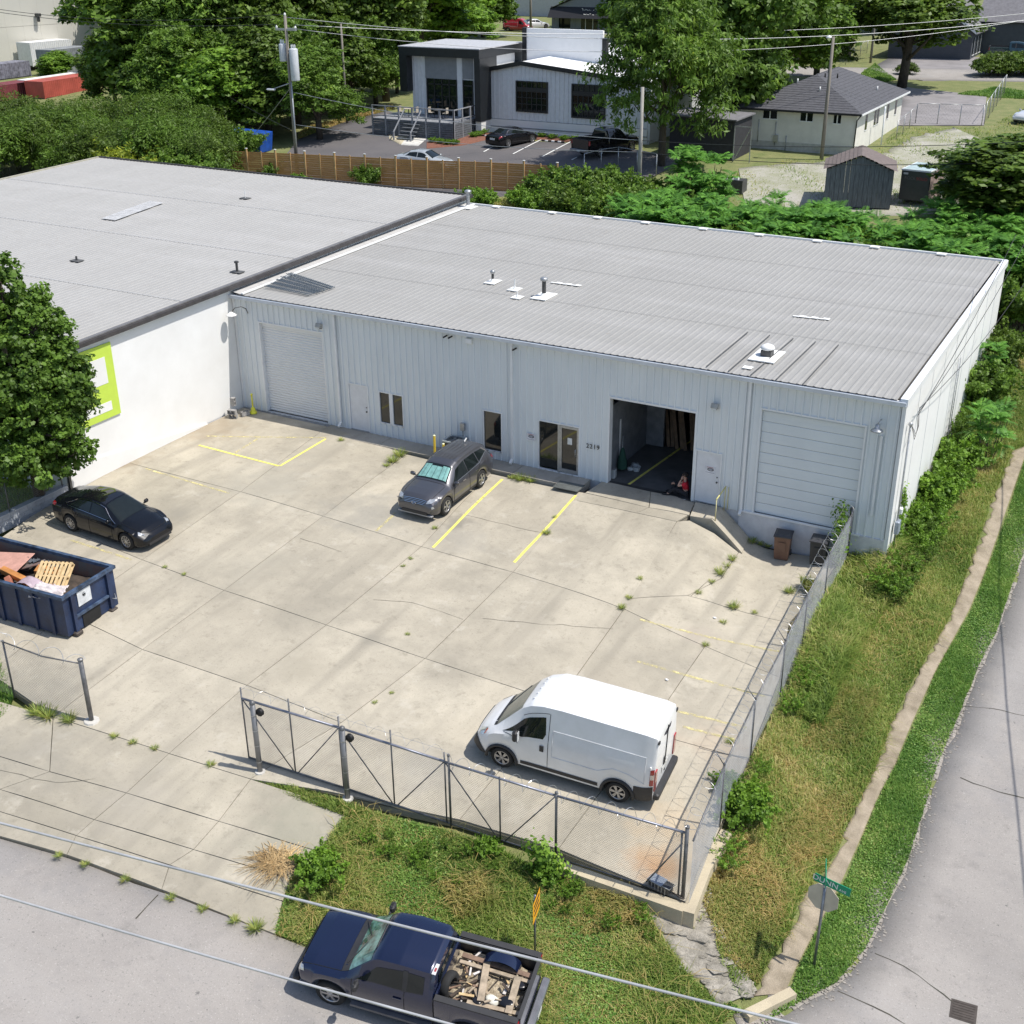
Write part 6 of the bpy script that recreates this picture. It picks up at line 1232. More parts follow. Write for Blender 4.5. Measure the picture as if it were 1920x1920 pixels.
strip('pebble_bed', [PG(*p) for p in [(728,250),(745,243),(775,246)]], [PG(*p) for p in [(730,262),(750,272),(775,266)]], peb, 12, 4, .07); strip('entry_path', [PG(765,256),PG(805,258)], [PG(752,273),PG(785,275)], mat('pale_slab',(.6,.58,.53),.8), 6, 4, .08)
# ------------------------------------------------------------------ modern building
mo = thing('modern_office', 'modern white metal building with black framed entry block and timber deck', 'building'); Yf = 54.3
bk = mat('black_cladding', (.012,.014,.016), .45, var=.2); sid2 = mat('white_ribbed', (.66,.68,.70), .5, var=.04); gpan = mat('grey_panel', (.22,.235,.25), .6, var=.05); wroof = mat('white_membrane', (.84,.84,.84), .6, var=.02)
ms = {}
def modwall(x0, x1, z0, ztop, y, m, name, ops, pitch=.4):
    x = x0; cells = sorted({x0, x1, *[o[0] for o in ops], *[o[1] for o in ops]})
    for a, b in zip(cells[:-1], cells[1:]):
        mid = (a+b)/2; iv = [(z0, ztop)]
        for o in ops:
            if o[0] <= mid <= o[1]: iv = [(z0, o[2]), (o[3], ztop)]
        for p, q in iv:
            zt = (lambda x: q(x)) if callable(q) else (lambda x: q); mb = MB(); n = max(1, int((b-a)/pitch)); w = (b-a)/n
            for k in range(n):
                X = a+k*w; pts = [(X, 0), (X+w*.7, 0), (X+w*.78, -.05), (X+w*.92, -.05), (X+w, 0)]
                for (xa, ya), (xb, yb) in zip(pts[:-1], pts[1:]): mb.add([(xa,y+ya,p),(xb,y+yb,p),(xb,y+yb,zt(xb)),(xa,y+ya,zt(xa))], [(0,1,2,3)])
            mb.build(name, m, mo, recalc=False)
def ztop(x): return float(np.interp(x, [-17.6,-14.6,-3], [9.35,9.95,8.85]))
WN = [(-15.0,-12.2,6.1,8.4),(-9.75,-6.9,5.9,8.4)]
modwall(-17.6,-3,5.3,ztop,Yf,sid2,'siding',WN)
MB().box(-17.6,Yf-.08,3.6,-3,Yf+.3,5.26).build('plinth', white, mo); MB().box(-17.6,Yf-.12,4.62,-3,Yf-.07,4.7).build('plinth_line', gpan, mo); MB().box(-17.55,Yf+.06,5.3,-3,Yf+.3,9.0).build('inner_wall', gpan, mo)
for x0,x1,z0,z1 in WN:
    w_ = MB().box(x0-.12,Yf-.12,z0-.12,x1+.12,Yf-.02,z0).build('window', bk, mo); MB().box(x0-.12,Yf-.12,z1,x1+.12,Yf-.02,z1+.08).build('frame', bk, w_); MB().box(x0-.12,Yf-.12,z0,x0,Yf-.02,z1).build('frame', bk, w_); MB().box(x1,Yf-.12,z0,x1+.12,Yf-.02,z1).build('frame', bk, w_)
    MB().box(x0,Yf-.02,z0,x1,Yf+.0,z1).build('pane', cglass, w_); zz = z0+(z1-z0)*.66; MB().box(x0,Yf-.1,zz,x1,Yf-.03,zz+.35).build('transom', bk, w_)
    for k in range(1,6): MB().box(x0+(x1-x0)*k/6-.035,Yf-.08,z0,x0+(x1-x0)*k/6+.035,Yf-.03,z1).build('glazing_bar', bk, w_)
    for zk in (z0+.5,z0+1.02): MB().box(x0,Yf-.075,zk,x1,Yf-.035,zk+.06).build('glazing_bar', bk, w_)
for k in range(14):
    xa = -17.7+k*1.05; xb = xa+1.05; mb = MB(); za, zb_ = ztop(xa), ztop(xb); mb.add([(xa,Yf-.2,za-.0),(xb,Yf-.2,zb_),(xb,Yf+18,zb_+.2),(xa,Yf+18,za+.2)],[(0,1,2,3)]); mb.build('roof', wroof, mo); MB().obox((xa,Yf-.22,za-.06),(xb,Yf-.22,zb_-.06),.1,.34).build('roof_edge', bk, mo)
MB().box(-16.9,Yf+5.2,9.4,-9.6,Yf+5.5,12.2).build('parapet', wroof, mo); MB().box(-17.3,Yf+5.1,9.3,-16.9,Yf+5.6,12.25).build('parapet_end', bk, mo); MB().box(-9.6,Yf+5.1,9.6,-9.2,Yf+5.6,11.6).build('parapet_end', bk, mo); MB().box(-9.2,Yf+12,9.4,-3,Yf+12.3,10.6).build('parapet', mat('tan_block',(.45,.40,.33),.8), mo)
for k in range(9): MB().box(-3.0,Yf+2*k,3.6,-2.8,Yf+2*k+1.98,8.9).build('end_panel', sid2, mo)
# entry block
ex0, ex1, ey = -25.6,-17.6,Yf-1.0
MB().box(ex0,ey-.9,10.25,ex1,Yf+6,10.95).build('roof_frame', bk, mo); MB().box(ex0-.05,ey-.95,10.95,ex1+.05,Yf+6,11.02).build('roof_sheet', mat('grey_cap',(.45,.45,.46),.5), mo)
MB().box(ex0,ey-.9,7.3,ex0+.75,ey+.2,10.25).build('frame_leg', bk, mo); MB().box(ex1-.5,ey-.9,5.2,ex1+.05,Yf+1,10.25).build('frame_leg', bk, mo)
MB().box(ex1-.55,ey-.7,3.7,ex1-.0,Yf+.1,5.2).build('white_pier', white, mo)
modwall(-24.9,-23.5,4.0,10.25,ey,sid2,'siding',[],.28); MB().box(-23.5,ey-.06,8.4,-20.3,ey+.1,10.25).build('upper_panel', gpan, mo); modwall(-20.3,-19.75,4.0,10.25,ey-.05,sid2,'siding',[],.28); MB().box(-19.75,ey-.06,8.5,-18.7,ey+.1,10.25).build('upper_panel', gpan, mo); modwall(-18.7,-18.1,4.0,10.25,ey-.02,sid2,'siding',[],.28)
MB().box(-24.9,ey+.02,4,-18,Yf+5,10.2).build('core_wall', sid2, mo)
for x0,x1 in ((-23.35,-20.35),(-19.7,-18.75)):
    g_ = MB().box(x0,ey-.03,5.2,x1,ey+.0,8.4).build('shopfront_window', cglass, mo)
    for k in range(5 if x1-x0 > 2 else 2): xx = x0+(x1-x0)*k/(4 if x1-x0 > 2 else 1); MB().box(xx-.05,ey-.09,5.2,xx+.05,ey-.03,8.4).build('glazing_bar', bk, g_)
    MB().box(x0,ey-.09,7.9,x1,ey-.03,8.0).build('glazing_bar', bk, g_)
MB().box(ex0+.4,Yf+6,4,ex1,Yf+6.2,10.3).build('rear_wall', gpan, mo)
# deck
dk = thing('timber_deck', 'grey timber deck with slatted skirt and railings in front of the entry block', 'deck'); dg = mat('deck_grey', (.13,.14,.155), .8, var=.15, scale=4); dgl = mat('deck_rail', (.27,.28,.30), .7, var=.1)
dx0,dx1,dy0,dy1 = -26.6,-18.4,49.4,53.4; dz0 = 3.7; dzt = 5.35
for k in range(9):
    z = dz0+.05+k*.18; MB().box(dx0,dy0,z,dx1,dy0+.05,z+.15).build('skirt_slat', dg, dk); MB().box(dx1-.0,dy0,z,dx1+.05,dy1,z+.15).build('skirt_slat', dg, dk)
for k in range(20): MB().box(dx0,dy0+k*.2,dzt,dx1,dy0+k*.2+.18,dzt+.05).build('deck_board', dgl, dk)
for k in range(7):
    x = dx0+(dx1-dx0)*k/6; MB().box(x-.06,dy0-.06,dz0-.2,x+.06,dy0+.06,dzt+1.1).build('post', dgl, dk)
for k in range(4): y = dy0+(dy1-dy0)*k/3; MB().box(dx1-.03,y-.06,dz0-.2,dx1+.09,y+.06,dzt+1.1).build('post', dgl, dk)
for z in (.25,1.05): MB().box(dx0,dy0-.04,dzt+z,dx1,dy0+.04,dzt+z+.08).build('rail', dgl, dk); MB().box(dx1-.02,dy0,dzt+z,dx1+.06,dy1,dzt+z+.08).build('rail', dgl, dk)
for k in range(6): MB().box(dx0+3.4+k*.0,dy0-.4-k*.28,dz0+1.4-k*.26,dx0+5.0,dy0-.12-k*.28,dz0+1.45-k*.26).build('step', dg, dk)
for x in (dx0+3.35,dx0+5.05): MB().obox((x,dy0,dzt+.95),(x,dy0-1.8,dz0+.95),.08,.08).build('stair_rail', dgl, dk); MB().box(x-.05,dy0-1.85,dz0-.2,x+.05,dy0-1.75,dz0+1.0).build('post', dgl, dk)
for i,(x,y,lab) in enumerate(((-23.9,51,'round pale table set on the deck left of the stairs'),(-21.2,51.5,'round table on the deck right of the first table'))):
    t = thing('cafe_table', lab, 'table', (x,y,dzt+.05)); MB().lathe([(0,.74),(.45,.74),(.45,.70),(0,.70)],n=14).build('top', MATS['tan_block'], t); MB().tube([(0,0,0),(0,0,.72)],.04).build('leg', darkm, t)
    for j in (0,1): c_ = thing('cafe_chair', ['chair left of the first deck table','chair right of the first deck table','chair left of the second deck table','chair right of the second deck table'][i*2+j], 'chair', (x+(-.7 if j == 0 else .7),y,dzt+.05), 0, 'chairs on the grey deck'); MB().box(-.2,-.2,.42,.2,.2,.46).build('seat', MATS['tan_block'], c_); MB().box(-.2 if j == 0 else .17,-.2,.46,-.17 if j == 0 else .2,.2,.9).build('backrest', MATS['tan_block'], c_); [MB().box(a-.015,b-.015,0,a+.015,b+.015,.42).build('leg', darkm, c_) for a in (-.18,.18) for b in (-.18,.18)]
# ------------------------------------------------------------------ cars in the background
def bgcar(maker, wf, wr, side, hw, label, gf=grd, **k):
    r = maker((0,0,0), 0, label, **k); o = r[0] if isinstance(r, tuple) else r; a, b = PG(*wf), PG(*wr); d = (a-b)[:2]; rz = math.atan2(d[1],d[0]); c = (a+b)/2; n = np.array([-math.sin(rz),math.cos(rz)]); p = c[:2]-side*n*(hw-.1); o.location = (p[0],p[1],0); o.rotation_euler = (0,0,rz); tilt(o, gf, 2.8); return o
o = bgcar(make_sedan, (990,262), (982,283), -1, .92, 'black sedan parked nose to the white building between painted lines', notch=True, name='parked_sedan', col=(.008,.008,.01), detail=True); a = PG(980,284); o.location = (a[0]-.95+.0,a[1]+1.35,gz(a[0],a[1]+1.3)+.07); o.rotation_euler = (0,0,R_(76)); o.location.x = float(PG(958,272)[0]); o.location.y = float(PG(958,272)[1])+.3
o,_ = make_sedan((0,0,0), 0, 'pale silver car half hidden behind the cedar fence', col=(.42,.45,.46), name='silver_sedan', notch=True, detail=False); a = PG(800,318); o.location = (a[0],a[1],a[2]+.05); o.rotation_euler = (0,0,R_(2))
o,_ = make_pickup((0,0,0), 0, 'black pickup truck under the tree at the right end of the rear parking lot', (.008,.008,.009), 'black_pickup'); a = PG(1120,292); o.location = (a[0]+.3,a[1]+1.2,a[2]+.06); o.rotation_euler = (0,0,R_(72))
o,_ = make_pickup((0,0,0), 0, 'dark teal pickup truck parked at the grey house, top right', (.02,.05,.06), 'teal_pickup'); a = PG(1905,112); o.location = (a[0],a[1],a[2]+.05); o.rotation_euler = (0,0,R_(5))
o,_ = make_sedan((0,0,0), 0, 'white car on the dry grass at the right edge', col=(.7,.7,.7), name='white_car', notch=True, detail=False); a = PG(1925,232); o.location = (a[0]+.35,a[1]+1.2,a[2]+.05); o.rotation_euler = (0,0,R_(-112))
o = make_van((0,0,0), 0, 'red van far away at the top between the trees'); o.data; a = PG(972,58); o.location = (a[0],a[1],a[2]); o.rotation_euler = (0,0,R_(10)); bpy.data.objects.remove
rp = paint('far_red', (.45,.02,.04), 0, .4)
for ch in o.children:
    if ch.name.split('.')[0] == 'body': ch.data = ch.data.copy(); ch.data.materials[0] = rp
o.name = 'red_van'; o.scale = (.8,.9,.72)
o,_ = make_sedan((0,0,0), 0, 'white car far away right of the red van', col=(.7,.7,.7), name='far_white_car', notch=True, detail=False); a = PG(1003,54); o.location = tuple(a); o.rotation_euler = (0,0,R_(60))
# blue skip behind the cedar fence
t = thing('blue_skip', 'bright blue lidded waste skip behind the left end of the cedar fence', 'skip', tuple(PG(470,284)), .05); bl_ = mat('bright_blue', (.01,.07,.36), .5, var=.15); 
mb = MB(); mb.add([(-1.6,-.8,.1),(1.6,-.8,.1),(1.6,.8,.1),(-1.6,.8,.1),(-1.75,-.9,1.5),(1.75,-.9,1.3),(1.75,.9,1.6),(-1.75,.9,1.7)], BOXF); mb.build('body', bl_, t)
for k in (0,1): MB().obox((-1.7+k*1.75,0,1.62-.03*k),(-.02+k*1.75,0,1.60-.08*k),1.8,.06).build('lid', bl_, t)
# ------------------------------------------------------------------ cream house
hs = thing('cream_house', 'cream painted block house with dark hipped shingle roof', 'house'); cw = mat('cream_wall', (.66,.64,.59), .85, var=.05, scale=1.2, bump=.3, bscale=12); shg = mat('dark_shingle', (.085,.085,.095), .9, var=.15, scale=4, fine=.15, bscale=20, stretch=(1,1,4))
hx0,hx1,hy0,hy1,hz0,hz1 = 4.0,13.25,56.44,71.5,3.6,7.15
mb = MB(); mb.box(hx0,hy0,hz0,hx1,hy1,hz1); mb.build('wall', cw, hs)
e = .45; rx = (hx0+hx1)/2; rzt = 9.35; ev = [(hx0-e,hy0-e,hz1),(hx1+e,hy0-e,hz1),(hx1+e,hy1+e,hz1),(hx0-e,hy1+e,hz1)]; ra, rb = (rx,hy0+4.3,rzt),(rx,hy1-4.3,rzt)
def shingles(poly4, rows, name='shingle_course'):
    (a,b,c_,d) = [Vector(p) for p in poly4]; n = (b-a).cross(d-a).normalized(); n = n if n.z > 0 else -n
    for k in range(rows):
        t0, t1 = k/rows, (k+1)/rows+.01; p = [a.lerp(d,t0)+n*.035,b.lerp(c_,t0)+n*.035,b.lerp(c_,t1)+n*.012,a.lerp(d,t1)+n*.012]; mb = MB(); mb.add(p+[p[0]-n*.03,p[1]-n*.03],[(0,1,2,3),(0,4,5,1)]); mb.build(name, shg, hs)
shingles([ev[0],ev[1],ra,ra],16); shingles([ev[1],ev[2],rb,ra],16); shingles([ev[3],ev[0],ra,rb],10); shingles([ev[2],ev[3],rb,rb],8)
for a,b in ((ev[0],ev[1]),(ev[1],ev[2])): MB().obox((a[0],a[1],a[2]-.05),(b[0],b[1],b[2]-.05),.12,.14).build('gutter', blk if a is ev[0] else trimw, hs)
def hwin(x0,x1,z0,z1): w_ = MB().box(x0-.06,hy0-.05,z0-.08,x1+.06,hy0-.0,z0).build('window', trimw, hs); MB().box(x0,hy0-.02,z0,x1,hy0-.01,z1).build('pane', cglass, w_); MB().box((x0+x1)/2-.04,hy0-.05,z0,(x0+x1)/2+.04,hy0-.021,z1).build('frame', trimw, w_)
hwin(5.9,7.0,6.4,7.0); hwin(8.9,9.85,6.38,7.0); hwin(11.5,12.05,6.35,6.95)
for k,y in enumerate((59.2,62.0,62.9,66.2,69.0)): w_ = MB().box(hx1,y-.06,5.5,hx1+.04,y+.66,5.56).build('window', trimw, hs); MB().box(hx1+.005,y,5.56,hx1+.02,y+.6,6.75).build('pane', cglass, w_)
MB().box(hx0,hy0-.03,3.6,hx1,hy0-.001,4.7).build('foundation_band', mat('cream_base',(.47,.46,.42),.9,var=.1), hs); MB().tube([(hx1+.4,hy0-.45,hz1-.1),(hx1+.05,hy0-.08,hz1-.5),(hx1-.0,hy0-.08,3.9)],.05).build('downspout', blk, hs)
for x,z0,z1 in ((5.6,4.6,6.3),(7.0,4.4,6.2),(7.9,4.0,5.2)): MB().tube([(x,hy0-.06,z0),(x,hy0-.06,z1)],.03,6).build('conduit', galv, hs)
MB().box(6.9,hy0-.15,4.7,7.25,hy0-.02,5.2).build('meter_box', galv, hs); MB().box(10.2,hy0-.05,4.2,10.8,hy0-.031,4.5).build('vent_grille', galv, hs)
MB().box(hx1+.02,63.5,3.9,hx1+2.6,68,4.15).build('porch_slab', walkc, hs); [MB().tube([(hx1+.9,y,3.9),(hx1+.9,y,hz1)],.06,8).build('porch_post', trimw, hs) for y in (61.5,)]
for x,y,c_ in ((7.5,59.5,white),(9.6,58.6,white),(9.2,61.2,blk),(10.4,60.4,blk),(12.3,66,white),(8.9,63.2,blk)):
    zz = hz1+(y-hy0+e)/(4.3+e)*(rzt-hz1) if y < 60.5 else hz1+(hx1+e-x)/(hx1+e-rx)*(rzt-hz1); zz = min(zz,rzt); MB().tube([(x,y,zz),(x,y,zz+.35)],.06,6).build('roof_vent', c_, hs)
# shed
sh_ = thing('garden_shed', 'weathered grey wooden shed with brown gable roof behind the shrubs', 'shed', tuple(PG(1606,378)), R_(14)); sw = mat('shed_board', (.15,.165,.175), .85, var=.2, scale=3, stretch=(6,6,.6)); sr = mat('shed_roof', (.16,.13,.12), .9, var=.12, scale=4); wx, wy, hw_ = 2.1,1.9,2.35
for k in range(14):
    x = -wx+k*.3; zt_ = hw_+(wx-abs(x+.15))*.42; MB().box(x,-wy,0,x+.285,-wy+.04,zt_).build('board', sw, sh_); MB().box(x,wy-.04,0,x+.285,wy,zt_).build('board', sw, sh_)
for k in range(13): y = -wy+.04+k*.29; MB().box(wx-.04,y,0,wx,y+.275,hw_).build('board', sw, sh_); MB().box(-wx,y,0,-wx+.04,y+.275,hw_).build('board', sw, sh_)
for s_ in (-1,1):
    for k in range(9): u0,u1 = k/9,(k+1)/9; mb = MB(); xa, xb = s_*(wx+.2)*(1-u0), s_*(wx+.2)*(1-u1); za, zb_ = hw_-.02+(wx+.2)*u0*.42, hw_-.02+(wx+.2)*u1*.42; mb.add([(xa,-wy-.2,za+.05),(xa,wy+.2,za+.05),(xb,wy+.2,zb_+.02),(xb,-wy-.2,zb_+.02),(xa,-wy-.2,za),(xa,wy+.2,za)],[(0,1,2,3),(0,4,5,1)]); mb.build('roof_course', sr, sh_)
# enclosed trailer
tr = thing('cargo_trailer', 'dark enclosed cargo trailer with pale blue roof beside the shed', 'trailer', tuple(PG(1722,386)+np.array([-.2,1.2,.25])), R_(-6)); td = mat('trailer_dark', (.045,.05,.05), .4, var=.1)
MB().bbox((0,0,1.05),(1.9,3.0,1.9),.04).build('body', td, tr); MB().box(-.93,-1.48,2.0,.93,1.48,2.04).build('roof', mat('trailer_roof',(.42,.52,.52),.35,var=.1), tr)
for x in (-.94,.94): MB().box(x-.03,-1.52,1.96,x+.03,1.52,2.05).build('edge_trim', trimw, tr)
MB().box(-.95,-1.53,1.96,.95,-1.49,2.06).build('edge_trim', trimw, tr); MB().box(.952,-1.45,.15,.962,1.45,1.9).build('side_panel', mat('rusty_panel',(.28,.2,.18),.7,var=.25,scale=3), tr)
text_obj('lettering','ROCK',.26,mat('letter_grey',(.14,.13,.13),.6),tr,(-.35,-1.505,1.5),(R_(90),0,0),.003).name='lettering'; text_obj('lettering','SOLID',.26,mat('letter_red',(.35,.04,.04),.6),tr,(.42,-1.505,1.5),(R_(90),0,0),.003); MB().box(-.8,-1.51,1.72,-.5,-1.501,1.84).build('number_plate', plate_m, tr)
for s_ in (-1,1): wheel(tr, .0, s_*.98, .32, .2)
# rear yard ground patches
strip('gravel_yard', [PG(*p) for p in [(1385,318),(1500,306),(1640,300),(1700,262),(1790,241)]], [PG(*p) for p in [(1400,412),(1560,410),(1780,400),(1900,370),(1930,300)]], mat('worn_yard', (.39,.37,.33), .95, col2=(.25,.255,.16), scale=.5, bump=.8, bscale=45, fine=.3), 50, 14, .05, jag=.3)
drv = mat('driveway_asphalt', (.24,.225,.225), .9, var=.1, scale=.5)
strip('rear_driveway', [PG(*p) for p in [(1650,236),(1690,190),(1640,165),(1600,158)]], [PG(*p) for p in [(1845,236),(1850,180),(1700,165),(1700,160)]], drv, 20, 8, .05)
strip('rear_street', [(-60,96),(-20,97),(8,99.5),(40,104),(90,112)], [(-60,103),(-20,104),(7,108),(40,112),(90,120)], asph, 30, 5, .06)
strip('house_driveway', [PG(1620,135),PG(1670,108),PG(1780,105)], [PG(1730,152),PG(1890,150),PG(1905,112)], drv, 14, 6, .055)
# fences at the back
far_wire = mat('far_wire', (.10,.10,.10), .8)
def linkfence(label, pts, h, n, name='chain_link_fence'):
    t = thing(name, label, 'fence'); P = resample(np.array([p[:2] for p in pts]), n); prev = None
    for x, y in P:
        z = gz(x, y); MB().tube([(x,y,z-.05),(x,y,z+h)],.035,6).build('post', galv, t); c_ = Vector((x,y,z+.05))
        if prev is not None: MB().tube([prev+U*(h-.06),c_+U*(h-.06)],.025,6).build('top_rail', galv, t); chain(t, prev, c_, h-.1, sp=.3, r=.002).data.materials[0] = far_wire
        prev = c_
    return t
linkfence('chain link fence across the rear driveway behind the cream house', [PG(1716,232),PG(1745,233),PG(1840,236)], 1.7, 4); linkfence('tall chain link fence running uphill at the far right', [PG(1845,234),PG(1882,178)], 1.9, 6); linkfence('short chain link fence beside the cream house porch', [PG(1680,262),PG(1716,232)], 1.5, 4); linkfence('chain link fence beside the road by the green bank', [PG(1585,122),PG(1625,100)], 1.5, 4)
linkfence('chain link fence at the end of the rear parking lot under the tree', [PG(1095,330),PG(1150,315),PG(1230,330)], 1.6, 5)
# ------------------------------------------------------------------ grey house, far shop, white warehouse
gh = thing('grey_house', 'dark grey sided house with grey gabled roofs at the top right corner', 'house'); gsd = mat('grey_siding', (.075,.082,.095), .7, var=.06); grf = mat('grey_shingle', (.17,.165,.175), .9, var=.12, scale=3)
a = PG(1818,113); b = PG(1580,108); gx0, gx1, gy0 = float(a[0])-9.5, float(a[0]), float(a[1]); g0 = float(a[2]); 
for k in range(15): MB().obox((gx0,gy0,g0+.12+k*.22),(gx1,gy0,g0+.12+k*.22),.05,.215).build('siding_board', gsd, gh)
MB().box(gx0,gy0+.03,g0-.5,gx1-.02,gy0+14,g0+3.3).build('wall', gsd, gh); mb = MB(); mb.add([(gx0,gy0,g0+3.3),(gx1,gy0,g0+3.3),((gx0+gx1)/2,gy0,g0+6.4)],[(0,1,2)]); mb.build('gable', gsd, gh)
mx_ = (gx0+gx1)/2
for s_, xx in ((-1,gx0-.5),(1,gx1+.5)): mb = MB(); mb.add([(mx_,gy0-.5,g0+6.6),(xx,gy0-.5,g0+3.0),(xx,gy0+14,g0+3.0),(mx_,gy0+14,g0+6.6),(mx_,gy0-.5,g0+6.45),(xx,gy0-.5,g0+2.85),(xx,gy0+14,g0+2.85),(mx_,gy0+14,g0+6.45)],BOXF); mb.build('roof', grf, gh); MB().obox((mx_,gy0-.53,g0+6.55),(xx,gy0-.53,g0+2.95),.08,.28).build('rake_board', trimw, gh)
MB().box(gx1,gy0+7,g0-.5,gx1+14,gy0+20,g0+4).build('wing_wall', gsd, gh); mb = MB(); mb.add([(gx1-1,gy0+6.5,g0+3.8),(gx1+15,gy0+6.5,g0+3.8),(gx1+15,gy0+13.5,g0+8.5),(gx1-1,gy0+13.5,g0+8.5),(gx1-1,gy0+20.5,g0+3.8),(gx1+15,gy0+20.5,g0+3.8)],[(0,1,2,3),(3,2,5,4)]); mb.build('roof', grf, gh)
for k in range(3): w_ = MB().box(gx1,gy0+.8+k*2,g0+.4,gx1+.05,gy0+2.2+k*2,g0+.5).build('window', trimw, gh); MB().box(gx1,gy0+.85+k*2,g0+.5,gx1+.03,gy0+2.15+k*2,g0+2.4).build('pane', cglass, w_); MB().box(gx1,gy0+1.45+k*2,g0+.5,gx1+.06,gy0+1.53+k*2,g0+2.4).build('frame', trimw, w_)
sp_ = thing('far_shop', 'small blue grey gabled shop with a dark awning far away at the top', 'shop'); a = PG(1060,62); x0s = float(a[0])-3.3; ys = float(a[1])+2; zs = float(a[2])-.4; bgw = mat('blue_grey_wall', (.24,.26,.30), .7, var=.05)
for k in range(30): MB().box(x0s+k*.5,ys,zs,x0s+k*.5+.47,ys+.1,zs+3.6).build('wall_board', bgw, sp_)
MB().box(x0s,ys+.1,zs,x0s+15,ys+12,zs+3.6).build('wall', bgw, sp_); mb = MB(); mb.add([(x0s,ys,zs+3.6),(x0s+15,ys,zs+3.6),(x0s+7.5,ys,zs+6.4)],[(0,1,2)]); mb.build('gable', bgw, sp_)
for s_, xx in ((-1,x0s-.3),(1,x0s+15.3)): mb = MB(); mb.add([(x0s+7.5,ys-.4,zs+6.7),(xx,ys-.4,zs+3.6),(xx,ys+12,zs+3.6),(x0s+7.5,ys+12,zs+6.7)],[(0,1,2,3)]); mb.build('roof', mat('pale_blue_roof',(.35,.4,.48),.5), sp_)
mb = MB(); mb.add([(x0s-.1,ys-.1,zs+3.9),(x0s+15.1,ys-.1,zs+3.9),(x0s+15.1,ys-1.3,zs+2.4),(x0s-.1,ys-1.3,zs+2.4)],[(0,1,2,3)]); mb.build('awning', mat('black_awning',(.02,.02,.025),.7), sp_)
rs_ = random.Random(2)
for row in (0,1):
    for k in range(7-row): u = x0s+5.2+k*.72+row*.4; v = .35+row*.55; mb = MB(); mb.tube([(u+j*.14,ys-.2-1.2*(v+rs_.uniform(-.18,.18)) if False else ys-.16-.8*v,zs+3.9-1.25*v+rs_.uniform(-.28,.28)) for j in range(5)],.05,4); mb.build('script_lettering', white, sp_)
for x in (1.2,9.2): w_ = MB().box(x0s+x,ys-.05,zs+.8,x0s+x+1.9,ys,zs+.9).build('window', trimw, sp_); MB().box(x0s+x,ys-.04,zs+.9,x0s+x+1.9,ys-.01,zs+2.4).build('pane', cglass, w_)
MB().box(x0s+4.9,ys-.05,zs,x0s+7.6,ys-.01,zs+2.5).build('door', cglass, sp_); [MB().box(x0s+x,ys-.09,zs,x0s+x+.1,ys-.05,zs+2.5).build('door_frame', trimw, sp_) for x in (5.6,6.8)]
ww = thing('far_grey_warehouse', 'pale grey warehouse wall far behind the trees at the top centre', 'warehouse'); a = PG(980,45); MB().box(float(a[0])-12,float(a[1])+14,5,float(a[0])+6,float(a[1])+30,13).build('wall', mat('far_wall',(.45,.45,.46),.7,var=.05), ww); MB().box(float(a[0])-12.2,float(a[1])+13.8,13,float(a[0])+6.2,float(a[1])+30,13.3).build('roof', trimw, ww)
w2 = thing('cream_warehouse', 'huge cream warehouse wall at the top left corner', 'warehouse'); crm = mat('cream_panel', (.58,.56,.49), .8, col2=(.50,.49,.45), scale=.12, detail=8); a = np.array([-101.,76.,4.2]); 
c0_, c1_ = PG(-40,140), PG(330,95)
A2 = Vector((float(c0_[0]),float(c0_[1]),3.5)); B2 = Vector((float(c1_[0]),float(c1_[1])+4,3.5)); dv = (B2-A2)/14; nv_ = Vector((-dv.y,dv.x,0)).normalized()
for k in range(-2,14):
    for z in range(3): p_ = A2+dv*k; q_ = p_+dv*.996; mb = MB(); h0, h1 = z*6, z*6+5.97; mb.add([p_+U*h0,q_+U*h0,q_+U*h1,p_+U*h1,p_+nv_*.3+U*h0,q_+nv_*.3+U*h0,q_+nv_*.3+U*h1,p_+nv_*.3+U*h1],BOXF); mb.build('wall_panel', crm, w2)
MB().obox(tuple(A2-dv*2+nv_*.4+U*9),tuple(B2+nv_*.4+U*9),.1,17.5).build('backing_wall', crm, w2)
t = thing('wall_lamp', 'small dark lamp on the cream warehouse wall at the top left', 'wall lamp', tuple(onY(71,28,float((A2+dv*4).y)))); 
q_ = ray(71,28); k_ = ((A2-Vector(CAM)).dot(nv_))/(Vector(q_).dot(nv_)); t.location = Vector(CAM)+Vector(q_)*(k_*.997); MB().bbox((0,0,0),(.7,.5,.4),.05).build('housing', darkm, t); MB().bbox((0,0,-.5),(.3,.3,.6),.05).build('bracket', darkm, t)
# containers
def container(pf, size, rz, col, label, dz=0):
    t = thing('shipping_container', label, 'container', (pf[0],pf[1],pf[2]+dz), rz); L,Wd,Hc = size; m = col
    for sg in (0,1):
        mb = MB(); n = int(L/.28); 
        for k in range(n): X = k*L/n; w = L/n; y = sg*Wd; o_ = .04*(1 if sg else -1); mb.add([(X,y,.1),(X+w*.3,y,.1),(X+w*.5,y+o_,.1),(X+w*.8,y+o_,.1),(X+w,y,.1),(X,y,Hc),(X+w*.3,y,Hc),(X+w*.5,y+o_,Hc),(X+w*.8,y+o_,Hc),(X+w,y,Hc)],[(i,i+1,i+6,i+5) for i in range(4)])
        mb.build('side_wall', m, t)
        MB().box(-.03+sg*L,0,.1,.03+sg*L,Wd,Hc).build('end_wall', m, t)
    MB().box(0,.0,Hc,L,Wd,Hc+.05).build('roof', m, t); MB().box(0,0,0,L,Wd,.12).build('floor_frame', darkm, t)
    for x in (0,L):
        for y in (0,Wd): MB().box(x-.06,y-.06,0,x+.06,y+.06,Hc+.06).build('corner_post', m, t)
    return t
